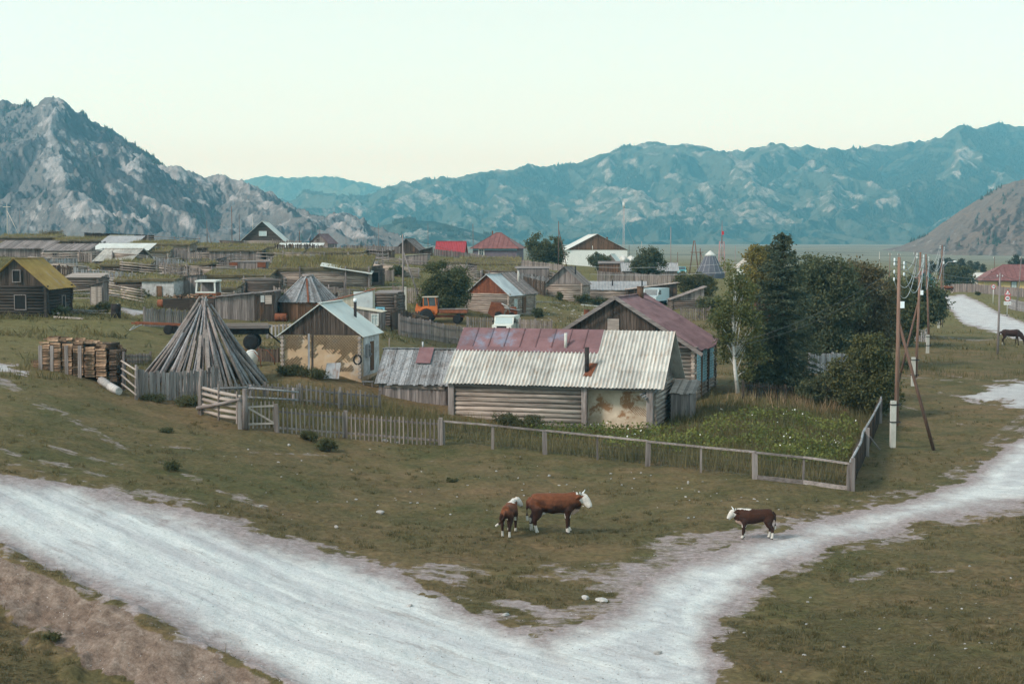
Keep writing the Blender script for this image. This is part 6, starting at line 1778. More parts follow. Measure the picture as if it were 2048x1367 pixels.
m = MB(); m.box((-1.4, -.35, .55), (2.3, -.2, .75)); m.box((-1.4, .2, .55), (2.3, .35, .75)); m.box((1.5, -.6, .4), (1.7, .6, .52)); m.build('chassis', W['rust'], T)
m = MB(); m.tube([(-1.95, -.76, .8), (-1.7, -.76, 1.3), (-1.2, -.76, 1.5), (-.7, -.76, 1.3), (-.5, -.76, .9)], [.07] * 5, 6); m.build('mudguard', W['orange'], T)
for y in (-.75, .75): wheel(T, -1.2, y, .68, .3); wheel(T, 1.7, y, .4, .18)
m = MB(); m.cyl((-.05, -.7, 1.35), (-.05, -.7, 2.3), .07, .07, 8); m.build('rear_light_post', W['soot'], T)

def truck(key, label, cat, name, w_, h_, ln, mat, gl, yaw, hood=.9):
    p = loc(key); T = thing(name, label, cat, p, yaw)
    x = w_ / 2; zb_ = h_ * .28
    m = MB(); m.prism([(0, zb_), (0, h_ * .56), (hood, h_ * .6), (hood + h_ * .13, h_ * .97), (hood + h_ * .3, h_), (ln, h_ * .98), (ln, zb_)], 'x', -x, x, .5); b_ = m.build('body', W[mat], T)
    m = MB(); m.slab([(-x * .9, hood - .012, h_ * .62), (x * .9, hood - .012, h_ * .62), (x * .86, hood + h_ * .115, h_ * .935), (-x * .86, hood + h_ * .115, h_ * .935)], .02); m.build('windshield', W[gl], b_)
    m = MB(); m.box((-x * 1.004, hood + h_ * .2, h_ * .64), (x * 1.004, hood + h_ * .2 + .75, h_ * .9)); m.build('side_window', W['glass'], b_)
    m = MB(); m.slab([(-x * 1.02, hood + h_ * .1, h_ * 1.0), (x * 1.02, hood + h_ * .1, h_ * 1.0), (x * 1.02, ln, h_ * 1.0), (-x * 1.02, ln, h_ * 1.0)], .05); m.build('roof', W[mat], b_)
    for sx in (-1, 1):
        m = MB(); m.cyl((sx * x * .7, -.03, h_ * .45), (sx * x * .7, .05, h_ * .45), .1, .1, 12); m.build('headlight', W['ceramic'], b_)
        m = MB(); m.box((sx * (x + .1) - .06, hood, h_ * .66), (sx * (x + .1) + .06, hood + .05, h_ * .8)); m.build('mirror', W['black'], b_)
        wheel(T, sx * x * .85, .75, .0, 0) if False else None
    m = MB(); m.box((-x, -.12, zb_), (x, -.02, zb_ + .16)); m.build('bumper', W['steel'], T)
    m = MB(); m.box((-x * .5, -.015, h_ * .36), (x * .5, .0, h_ * .52)); m.build('grille', W['black'], b_)
    for yy in (.7, ln - .7):
        for sx in (-1, 1):
            m = MB(); r = h_ * .19; m.cyl((sx * (x - .02), yy, r), (sx * (x - .24), yy, r), r, r, 18); t_ = m.build('wheel', W['black'], T)
            m = MB(); m.cyl((sx * (x - .0), yy, r), (sx * (x - .1), yy, r), r * .5, r * .5, 12); m.build('rim', W['steel'], t_)
    return T
truck('van', 'cream off-road car parked behind the rounded picket fence', 'car', 'parked_car', 1.75, 1.72, 3.8, 'carwhite', 'paleglass', R(-12), .9)
truck('truck', 'pale blue truck parked in front of the dark lean-to', 'truck', 'parked_truck', 1.95, 2.15, 5.0, 'vanblue', 'glass', R(-25), .7)
truck('turq', 'small turquoise van by the grey corrugated roofs', 'van', 'parked_van', 1.6, 1.5, 3.2, 'turquoise', 'glass', R(20), .3)
truck((1263, 541, 10.2), 'white car in front of the whitewashed hall', 'car', 'parked_car', 1.7, 1.45, 3.9, 'carwhite', 'glass', R(75), .9)

p = loc('old_cab'); T = thing('truck_cab', 'abandoned white truck cab with empty windows and rusty lower panels', 'truck cab', p, R(-8))
m = MB(); m.box((-.95, 0, .1), (.95, 1.5, .95)); m.build('lower_panel', W['rust'], T)
m = MB()
for x in (-.95, .85):
    for y in (0, 1.4): m.beam((x + .05, y + .05, .9), (x * .92 + .05, y + .05 + (.1 if y == 0 else 0), 1.95), .14, .1, (0, 1, 0), .5)
m.beam((-.95, .05, .98), (.95, .05, .98), .12, .14, (0, 0, 1), .5); m.build('cab_frame', W['white'], T)
m = MB(); m.slab([(-1.0, .0, 2.05), (1.0, .0, 2.05), (1.0, 1.6, 2.1), (-1.0, 1.6, 2.1)], .14); m.build('roof', W['white'], T)
m = MB(); m.box((-.85, 1.3, .95), (.85, 1.36, 1.9)); m.build('rear_wall', W['bluegrey_z'], T)
p = loc('machine'); T = thing('harvester_wreck', 'rusted farm machine with a tilted hopper beside the log cabin', 'farm machine', p)
m = MB(); m.prism([(-1.45, .55), (-.9, .1), (.0, .15), (.25, .9), (-.1, 1.55), (-1.1, 1.62)], 'y', -.6, .6, .4); m.build('hopper', W['rust'], T)
m = MB(); m.prism([(.15, .2), (.9, .0), (1.5, .55), (1.35, 1.15), (.7, 1.1), (.35, .6)], 'y', -.4, .4, .6); m.build('housing', W['rust'], T)
m = MB(); m.tube([(-.1, -.65, 1.5), (.5, -.65, 1.2), (.75, -.65, .6)], [.05, .05, .05], 7); m.tube([(.2, -.5, 1.1), (1.7, -.5, .8)], [.04, .04], 7); m.build('pipe', W['steel'], T)
wheel(T, -.4, -.72, .35, .16); wheel(T, .9, -.6, .3, .14)
p = loc('trailer'); T = thing('farm_trailer', 'flat wooden trailer loaded with boards behind the log cone', 'trailer', p, R(4))
m = MB(); m.box((-1.9, -.8, 1.32), (1.1, .9, 1.45)); m.build('bed', W['grey_x'], T); m = MB(); m.box((-1.8, -.55, .95), (1.0, -.4, 1.31)); m.box((-1.8, .4, .95), (1.0, .55, 1.31)); m.build('chassis', W['black'], T)
for y in (-.75, .75): wheel(T, .0, y, .48, .22)
m = MB(); m.tube([(.9, 0, 1.1), (2.1, -.2, .1)], [.06, .05], 7); m.build('drawbar', W['black'], T)
for i in range(5):
    m = MB(); m.beam((-1.9, -.5 + .25 * i, 1.49 + .05 * (i % 3)), (1.0 + random.uniform(-.3, .3), -.5 + .28 * i, 1.5 + .05 * (i % 3)), .2, .04, (0, 0, 1)); o = m.build('board', W['pale_x']); o.name = 'loose_board'; o.location = p; o.rotation_euler = (0, 0, R(4)); tagged(o, 'board lying on the flat trailer behind the log cone', 'board', 'boards loaded on the trailer')
p = loc('frame'); T = thing('trailer_frame', 'bare rusty trailer frame on the grass below the plank fence', 'trailer frame', p, R(-4))
for y in (-.4, .4): m = MB(); m.beam((-1.6, y, .72), (1.9, y, .6), .08, .12, (0, 0, 1)); m.build('side_beam', W['rust'], T)
for x in (-1.3, .2, 1.6): m = MB(); m.beam((x, -.42, .64), (x, .42, .64), .08, .08, (0, 0, 1)); m.build('cross_beam', W['rust'], T)
m = MB(); m.tube([(-1.0, 0, .62), (-1.85, -.3, .2), (-1.95, -.3, 0)], [.04] * 3, 7); m.tube([(-1.7, -.25, .35), (-1.2, -.3, .68)], [.03, .03], 7); m.build('drawbar', W['steel'], T)
wheel(T, .9, -.55, .3, .16); wheel(T, .9, .55, .3, .16)
# ------------------------------------------------------------------ utility poles and wires
def pole(key, top_px, label, mat='pole', r=.13, stub=None, hang=0., brace=None, ins=(), box=None, arms=(), lean=0., off=(.0, .0), lamp=False, name='utility_pole', group=None):
    p = loc(key); k = PL[key] if isinstance(key, str) else key
    h = (k[1] - top_px) / k[2]
    T = thing(name, label, 'utility pole', p, 0, group)
    m = MB(); b = Vector((off[0], off[1], hang - (.4 if not hang else 0))); t = Vector((off[0] + lean, off[1], h))
    r *= .55; m.tube([b, b.lerp(t, .5) + Vector((.02, 0, 0)), t], [r * 1.15, r, r * .72], 10); m.build('pole', W[mat], T)
    if stub:
        m = MB(); m.beam((0, 0, -.4), (0, 0, stub), .24, .2, (0, 1, 0)); st = m.build('stub', W['concrete'], T)
        m = MB()
        for z in (hang + .15, stub - .2): m.box((-.14, -.13, z), (off[0] + .16, .13 + abs(off[1]), z + .05), .1)
        m.build('strap', W['soot'], st)
    for bx, bz, z0 in (brace or ()):
        m = MB(); g_ = Vector((p.x + bx, p.y + bz, 0)); m.tube([(b.lerp(t, z0)), (bx, bz, gz(g_.x, g_.y) - p.z - .1)], [r * .75, r * .9], 8); m.build('brace', W[mat], T)
    for sx, f in ins:
        c = b.lerp(t, f); m = MB(); m.lathe([(.02, -.08), (.042, -.05), (.034, 0), (.045, .02), (.02, .08)], 10, (c.x + sx * .22, c.y - .02, c.z)); i_ = m.build('insulator', W['ceramic'], T)
        m = MB(); m.tube([(c.x + sx * .04, c.y, c.z - .1), (c.x + sx * .22, c.y - .02, c.z - .08)], [.012, .012], 6); m.build('hook', W['soot'], i_)
    for f, wd_ in arms:
        c = b.lerp(t, f); m = MB(); m.beam((c.x - wd_, c.y - .12, c.z), (c.x + wd_, c.y - .12, c.z), .1, .12, (0, 0, 1)); m.build('crossarm', W[mat], T)
    if box:
        c = b.lerp(t, box); m = MB(); m.box((c.x + .06, c.y - .22, c.z - .15), (c.x + .22, c.y - .08, c.z + .15)); m.build('meter_box', W['ceramic'], T)
    if lamp:
        m = MB(); m.tube([t + Vector((0, 0, -1.6)), t + Vector((.5, 0, -1.1)), t + Vector((1.1, 0, -1.05))], [.03, .03, .03], 7); a_ = m.build('lamp_arm', W['steel'], T)
        m = MB(); m.lathe([(.02, -.1), (.2, -.05), (.24, 0), (.12, .08)], 12, tuple(t + Vector((1.25, 0, -1.05)))); m.build('lamp_head', W['ceramic'], a_)
    T['top'] = list(p + t); tp = Vector(T['top']); del T['top']
    return p + b, tp
IN5 = [(-1, .985), (-1, .96), (1, .965), (1, .94), (-1, .915), (1, .90), (-1, .87)]
PA = pole('p_a', 517, 'near brown power pole strapped to a white concrete stub, braced to the right', r=.17, stub=2.15, hang=1.0, off=(.16, .05), brace=[(1.9, -.1, .63)], ins=IN5, box=.72)
PB = pole('p_b', 505, 'second brown power pole back, with a white meter box and a grey brace', r=.16, stub=1.9, hang=.55, off=(.2, .1), lean=.15, brace=[(-.75, 1.0, .62)], ins=IN5[:4], box=.68)
PC = pole('p_c', 508, 'third brown power pole back, leaning left from its concrete stub', r=.15, stub=1.6, hang=.5, off=(.15, .1), lean=-.42, ins=IN5[:5])
PD = pole('p_d', 490, 'dark power pole with brown boxes near the top, beside the street lamp', r=.17, stub=1.2, hang=.3, off=(.18, 0), lean=.05, brace=[(-1.2, .6, .75)], ins=IN5[:4], box=.78)
PD2 = pole((1885, 648, 17.6), 499, 'slim pole carrying a street lamp on a bent arm', 'polegrey', .08, lamp=True)
PE = pole('p_e', 546, 'solitary grey pole on the pasture in front of the far road', 'polegrey', .16, lean=.05, ins=[(1, .97), (-1, .97)])
for k, tp, lab, kw in [
    ((1779, 560, 11), 478, 'far brown pole with a brace, left of three above the hedge', dict(brace=[(-1.6, 0, .5)], ins=IN5[:3])),
    ((1797, 560, 11.3), 476, 'far brown pole, middle of three above the hedge', dict(ins=IN5[:3])),
    ((1829, 570, 12), 477, 'tall far brown pole, right of three above the hedge', dict(ins=IN5[:4])),
    ((1758, 552, 8), 497, 'short pale concrete post behind the dark hedge trees', dict(mat='concrete')),
    ((1988, 560, 9.5), 497, 'brown pole behind the white roofed shed', dict(ins=IN5[:2])),
    ((1982, 560, 9.3), 521, 'slim white post beside the brown pole behind the white roofed shed', dict(mat='concrete', r=.07)),
    ((2034, 611, 13.2), 515, 'slanting dark pole in front of the yellow house', dict(lean=.5, mat='polegrey', ins=IN5[:2])),
    ((1117, 527, 11), 437, 'tall red brown pole with a long brace by the bushy tree', dict(r=.15, brace=[(1.55, 0, .84)])),
    ((1341, 545, 11.5), 451, 'tall plain dark pole right of the round tree', dict(mat='polegrey')),
    ((1355, 543, 11), 499, 'short dark pole near the turquoise van', {}),
    ((1283, 530, 9), 473, 'whitish concrete post behind the round tree', dict(mat='concrete', r=.1)),
    ((1470, 552, 10), 485, 'grey pole between the tent house and the white house', dict(mat='polegrey')),
    ((1507, 552, 9), 490, 'pole half hidden by the yellow tree', dict(mat='polegrey')),
    ((1258, 535, 9.2), 487, 'black stove pipe mast at the right corner of the hall', dict(mat='soot', r=.1)),
    ((946, 512, 10.4), 445, 'pole left of the hipped roof', dict(mat='polegrey')),
    ((856, 510, 11), 448, 'thin pole behind the tarred lean-to', dict(mat='polegrey', r=.09)),
    ((757, 512, 11.5), 455, 'thin pole above the skyline fence right of the red roofed barn', dict(mat='polegrey', r=.08)),
    ((692, 508, 11), 468, 'thin pole standing right of the small red roofed barn', dict(mat='polegrey', r=.07)),
    ((640, 490, 10), 452, 'pole rising behind the ridge of the small red roofed barn', dict(mat='pole', r=.1)),
    ((599, 494, 11.5), 457, 'dark pole with a short brace left of the small red roofed barn', dict(brace=[(.5, 0, .55)])),
    ((506, 486, 10), 430, 'white post behind the left slope of the dark gable', dict(mat='concrete', r=.09)),
    ((479, 486, 10.5), 425, 'grey pole just left of the dark gable house', dict(mat='polegrey', r=.11)),
    ((464, 484, 10.8), 408, 'tallest brown pole on the crest left of the dark gable', dict(r=.12)),
    ((414, 480, 11), 433, 'dark braced pole on the crest between open shed and dark gable', dict(mat='polegrey', brace=[(.9, 0, .75)])),
    ((56, 466, 10.5), 430, 'short thin pole near the crest at the far left', dict(mat='polegrey', r=.06)),
    ((40, 464, 10), 405, 'faint thin pole on the crest right of the concrete pole', dict(mat='polegrey', r=.06)),
    ((1443, 552, 9.6), 492, 'red brown pole at the foot of the lattice mast', dict(r=.1)),
]:
    pole(k, tp, lab, **kw)
PM = pole('pole_mid', 471, 'weathered utility pole on a white stub with a long leaning brace', 'polegrey', .16, stub=2.3, hang=.3, off=(-.25, .05), lean=.0, brace=[(1.75, .5, .78)], ins=[(-1, .97), (1, .97)])
pole((15, 466, 9.6), 398, 'pale concrete power pole with crossarm and brace on the left crest', 'concrete', .14, brace=[(2.7, 0, .8)], arms=[(.9, .8)])
def aframe(key, top, wd_, label):
    p = loc(key); k = PL[key] if isinstance(key, str) else key; h = (k[1] - top) / k[2]
    T = thing('timber_pylon', label, 'pole frame', p)
    for sx in (-1, 1): m = MB(); m.tube([(sx * wd_, 0, -.4), (sx * .1, 0, h)], [.13, .1], 8); m.build('leg', W['pole'], T)
    m = MB(); m.tube([(wd_ + .25, .1, -.3), (wd_ + .25, .1, h * .78)], [.12, .09], 8); m.tube([(wd_ + 1.6, .1, -.3), (wd_ + .3, .1, h * .68)], [.1, .08], 8); m.build('post', W['pole'], T)
    m = MB(); m.beam((-.75, -.12, h * .66), (wd_ + .9, -.12, h * .66), .12, .14, (0, 0, 1)); m.build('crossarm', W['pole'], T)
    m = MB(); m.beam((-wd_, -.1, h * .06), (wd_ + .5, -.1, h * .06), .1, .1, (0, 0, 1)); m.build('brace', W['pole'], T)
aframe((1388, 540, 9.8), 471, 1.0, 'brown timber A-frame with a transformer pole beside it')
def mast(key, top, b0, label, mat, n, antenna):
    p = loc(key); k = key; h = (k[1] - top) / k[2]; T = thing('lattice_mast', label, 'mast', p)
    m = MB(); q = lambda s_, z: (s_[0] * b0 * (1 - .35 * z / h), s_[1] * b0 * (1 - .35 * z / h), z)
    C4 = [(-1, -1), (1, -1), (1, 1), (-1, 1)]
    for c_ in C4: m.tube([q(c_, -.3), q(c_, h)], [.04, .035], 6)
    for i in range(n):
        z0, z1 = h * i / n, h * (i + 1) / n
        for j in range(4):
            m.tube([q(C4[j], z0), q(C4[(j + 1) % 4], z1)], [.018, .018], 5); m.tube([q(C4[(j + 1) % 4], z0), q(C4[j], z1)], [.03, .03], 5); m.tube([q(C4[j], z1), q(C4[(j + 1) % 4], z1)], [.03, .03], 5)
    m.build('lattice', W[mat], T)
    m = MB()
    if antenna == 'drum': m.cyl((0, 0, h), (0, 0, h + 1.3), .32, .32, 14); m.build('antenna', W['white'], T)
    else:
        m.tube([(0, 0, h - .5), (0, 0, h + 2.4), (0, 0, h + 4.6)], [.12, .09, .02], 8); a_ = m.build('antenna', W['redwhite'], T)
        m = MB(); m.box((-.05, -.14, h + 1.4), (.42, .1, h + 2.2)); m.build('panel', W['signred'], a_)
    if antenna == 'drum':
        for sx, sy in ((-1, -.4), (1, .5), (-.6, 1)):
            m = MB(); m.tube([(sx * 5, sy * 4, -.2), (0, 0, h * .82)], [.02, .02], 5); m.build('guy_wire', W['steel'], T)
mast((1247, 534, 8.5), 414, .22, 'slender white lattice mast with a white drum on top behind the hall', 'steel', 16, 'drum')
mast((1443, 556, 9.3), 487, .75, 'red lattice tower with a small red antenna beside the tent house', 'redwhite', 4, 'rod')
for k, d_, lab in (((1247, 541, 10.6), .85, 'left of two white satellite dishes before the hall'), ((1262, 541, 10.6), .95, 'right of two white satellite dishes before the hall')):
    p = loc(k); T = thing('satellite_dish', lab, 'satellite dish', p, R(-25)); m = MB(); m.tube([(0, .3, -.2), (0, .3, 1.3)], [.06, .05], 8); m.build('mast', W['steel'], T)
    m = MB(); m.lathe([(d_, .3), (d_ * .7, .12), (d_ * .3, .02), (.02, 0)][::-1], 20); m.v = [(x, -z + .25, y + 1.9) for x, y, z in m.v]; m.build('dish', W['white'], T)
    m = MB(); m.tube([(0, .2, 1.9 - d_), (0, -.6, 1.9)], [.02, .02], 6); m.cyl((0, -.6, 1.88), (0, -.7, 1.95), .06, .06, 8); m.build('feed_arm', W['steel'], T)

def wire(a, b, sag, label, mat='wire', r=.016, group=None, n=14):
    a, b = Vector(a), Vector(b); m = MB()
    pts = [a.lerp(b, i / n) - a - Vector((0, 0, sag * 4 * (i / n) * (1 - i / n))) for i in range(n + 1)]
    m.tube(pts, [r] * (n + 1), 5, .5); o = m.build('overhead_wire', W[mat]); o.location = a
    return tagged(o, label, 'wire', group)
def on(P_, f, dx): return P_[0].lerp(P_[1], f) + Vector((dx, -.02, .08))
WG = 'wires between the brown power poles'
for f, dx, sg in ((.985, -.26, 1.5), (.965, .26, 1.9), (.915, -.26, 2.2), (.9, .26, 2.5), (.87, -.26, 2.6)):
    wire(on(PA, f, dx), on(PB, f, dx), sg * .55, 'slack bright wire sagging from the near brown pole to the second pole', 'wire', .017, 'wires from the near pole to the second')
    wire(on(PB, f, dx), on(PC, f, dx), sg * .8, 'slack bright wire sagging between the second and third brown poles', 'wire', .02, 'wires from the second pole to the third')
    wire(on(PC, f, dx), on(PD, f, dx), sg, 'slack bright wire sagging from the third brown pole to the dark boxed pole', 'wire', .022, 'wires from the third pole to the boxed pole')
bx_ = loc((1436, 690, 36))
wire(on(PA, .915, -.26), Vector((bx_.x + .2, bx_.y, 3.0 + bx_.z * 0 + .8)), .55, 'upper of two house wires crossing the dark trees to the shuttered house', 'wiredark', .013)
wire(on(PA, .87, -.26), Vector((bx_.x + .3, bx_.y, 2.85 + .8)), .6, 'lower of two house wires crossing the dark trees to the shuttered house', 'wiredark', .013)
for f, dx, lab in ((.965, .26, 'upper'), (.9, .26, 'lower')):
    wire(on(PA, f, dx), on(PE, .97, -.2 if lab == 'upper' else .2), .5, lab + ' thin wire from the near brown pole to the solitary grey pole', 'wiredark', .014)
q = loc((2060, 640, 24)); wire(on(PE, .97, .2), Vector((q.x, q.y, 6.6)), .3, 'thin wire leaving the solitary grey pole to the right', 'wiredark', .014)
wire(PM[1] + Vector((-.2, 0, -.2)), loc((940, 640, 20)) + Vector((1.0, .5, 3.9)), .4, 'thin wire from the weathered utility pole to the tractor cabin', 'wiredark', .014)
wire(PM[1] + Vector((.2, 0, -.2)), loc((1095, 602, 16.2)) + Vector((0, 0, 3.8)), .6, 'thin wire from the weathered utility pole to the slatted hut', 'wiredark', .016)
for zz, lab in ((5.2, 'upper'), (4.3, 'lower')):
    wire(loc((1180, 600, 16)) + Vector((0, 0, zz - .7)), loc((1545, 640, 19)) + Vector((0, 0, zz + 1.0)), .4, lab + ' pale wire strung from the slatted hut to the trees behind the birch', 'wire', .018)

# ------------------------------------------------------------------ road signs
def disc(m, c, r, y0, y1, n=28): m.cyl((c[0], y0, c[1]), (c[0], y1, c[1]), r, r, n, .5)
def lettering(txt, size, parent, x, z, y, mat):
    cu = bpy.data.curves.new('lettering', 'FONT'); cu.body = txt; cu.size = size; cu.align_x = 'CENTER'; cu.align_y = 'CENTER'; cu.extrude = .004; cu.offset = size * .02
    o = bpy.data.objects.new('lettering', cu); COL.objects.link(o); o.parent = parent; o.location = (x, y, z); o.rotation_euler = (math.pi / 2, 0, 0); cu.materials.append(mat)
    bpy.context.view_layer.update(); me = bpy.data.meshes.new_from_object(o.evaluated_get(bpy.context.evaluated_depsgraph_get())); me.name = 'lettering'
    if not me.materials: me.materials.append(mat)
    n_ = bpy.data.objects.new('lettering', me); COL.objects.link(n_); n_.parent = parent; n_.location = o.location; n_.rotation_euler = o.rotation_euler; bpy.data.objects.remove(o); n_.name = 'lettering'; return n_
def speed(T, z, txt, r=.35):
    m = MB(); disc(m, (0, z), r, -.06, -.04); f = m.build('speed_disc', W['signred'], T)
    m = MB(); disc(m, (0, z), r * .74, -.068, -.061); m.build('face', W['signwhite'], f)
    lettering(txt, r * 1.05, f, 0, z, -.075, W['signblack'])
p = loc('sign_a'); T = thing('speed_sign', 'single round speed sign reading 20 on a white post', 'road sign', p)
m = MB(); m.cyl((0, 0, -.3), (0, 0, 2.9), .05, .05, 10); m.build('post', W['white'], T); speed(T, 2.55, '20', .38)
p = loc('sign_b'); T = thing('road_sign', 'road sign with children triangle above a speed limit of 40', 'road sign', p)
m = MB(); m.cyl((0, 0, .25), (0, 0, 3.5), .045, .045, 10); m.build('post', W['white'], T); m = MB(); m.cyl((0, 0, -.3), (0, 0, .25), .05, .05, 10); m.build('post_foot', W['signblack'], T)
m = MB(); m.prism([(-.46, 2.78), (.46, 2.78), (0, 3.58)], 'y', -.06, -.04, .5); tr = m.build('warning_triangle', W['signred'], T)
m = MB(); m.prism([(-.31, 2.86), (.31, 2.86), (0, 3.4)], 'y', -.068, -.061, .5); m.build('face', W['signwhite'], tr)
m = MB()
for x0 in (-.09, .1):
    s_ = 1 if x0 > 0 else .8
    disc(m, (x0, 2.92 + .26 * s_), .035 * s_, -.076, -.07, 10)
    m.prism([(x0 - .04, 2.92 + .12 * s_), (x0 + .04, 2.92 + .12 * s_), (x0 + .035, 2.92 + .22 * s_), (x0 - .035, 2.92 + .22 * s_)], 'y', -.076, -.07)
    m.beam((x0, -.073, 2.92 + .13 * s_), (x0 - .07, -.073, 2.89), .03, .006, (0, 1, 0)); m.beam((x0, -.073, 2.92 + .13 * s_), (x0 + .06, -.073, 2.89), .03, .006, (0, 1, 0))
m.build('children_symbol', W['signblack'], tr)
speed(T, 2.36, '40', .4)
m = MB(); m.box((-.48, -.06, 1.5), (.48, -.04, 1.93)); pl = m.build('plate', W['signwhite'], T); lettering('0,1-0,7 км', .2, pl, 0, 1.71, -.07, W['signblack'])

# ------------------------------------------------------------------ animals
def loft(mb, secs, lat=(0, 1, 0), n=14):
    """secs: (point, half width along lat, half height); a closed tube of ellipses"""
    lat = Vector(lat).normalized(); P = [Vector(s_[0]) for s_ in secs]; vs, fs = [], []
    for i, (p, a, b) in enumerate(secs):
        d = (P[min(i + 1, len(P) - 1)] - P[max(i - 1, 0)]).normalized()
        l = (lat - d * lat.dot(d)).normalized(); u = d.cross(l)
        for k in range(n):
            t = 6.283185 * k / n; vs.append(P[i] + l * a * math.cos(t) + u * b * math.sin(t))
    for i in range(len(P) - 1):
        for k in range(n): j = (k + 1) % n; fs.append((i * n + k, i * n + j, (i + 1) * n + j, (i + 1) * n + k))
    fs += [tuple(range(n - 1, -1, -1)), tuple(range((len(P) - 1) * n, len(P) * n))]
    mb.add(vs, fs, .5, True)

def coat_mat(name, rough=.75):
    t = NT(name); c = t.n('ShaderNodeAttribute', attribute_name='coat').outputs['Color']
    c = t.mix(1.0, c, t.ramp(t.noise(9, 5, .7), [(.3, .7), (.7, 1.25)]), 'MULTIPLY'); return t.finish(c, rough, 0, .25)
COAT = coat_mat('short_hair_coat')

def body_mesh(mb, name, T, voxel, coat, smooth=4):
    o = mb.build(name, COAT, T)
    md = o.modifiers.new('r', 'REMESH'); md.mode = 'VOXEL'; md.voxel_size = voxel; md.use_smooth_shade = True
    ms = o.modifiers.new('s', 'SMOOTH'); ms.iterations = smooth; ms.factor = .5
    dg = bpy.context.evaluated_depsgraph_get(); me = bpy.data.meshes.new_from_object(o.evaluated_get(dg))
    o.modifiers.clear(); old = o.data; o.data = me; bpy.data.meshes.remove(old)
    if not me.materials: me.materials.append(COAT)
    V = np.empty(len(me.vertices) * 3, np.float32); me.vertices.foreach_get('co', V); V = V.reshape(-1, 3)
    C = np.ones((len(V), 4), np.float32); C[:, :3] = coat(V[:, 0], V[:, 1], V[:, 2])
    me.color_attributes.new('coat', 'FLOAT_COLOR', 'POINT').data.foreach_set('color', C.ravel()); return o

def leg(mb, pts): loft(mb, [((x, y, z), a, b) for x, y, z, a, b in pts], (0, 1, 0), 10)
RED, DARKRED, WHT, PINK, HOOF, NOSE = (.15, .048, .02), (.036, .014, .009), (.6, .55, .5), (.42, .29, .24), (.06, .045, .035), (.12, .08, .07)

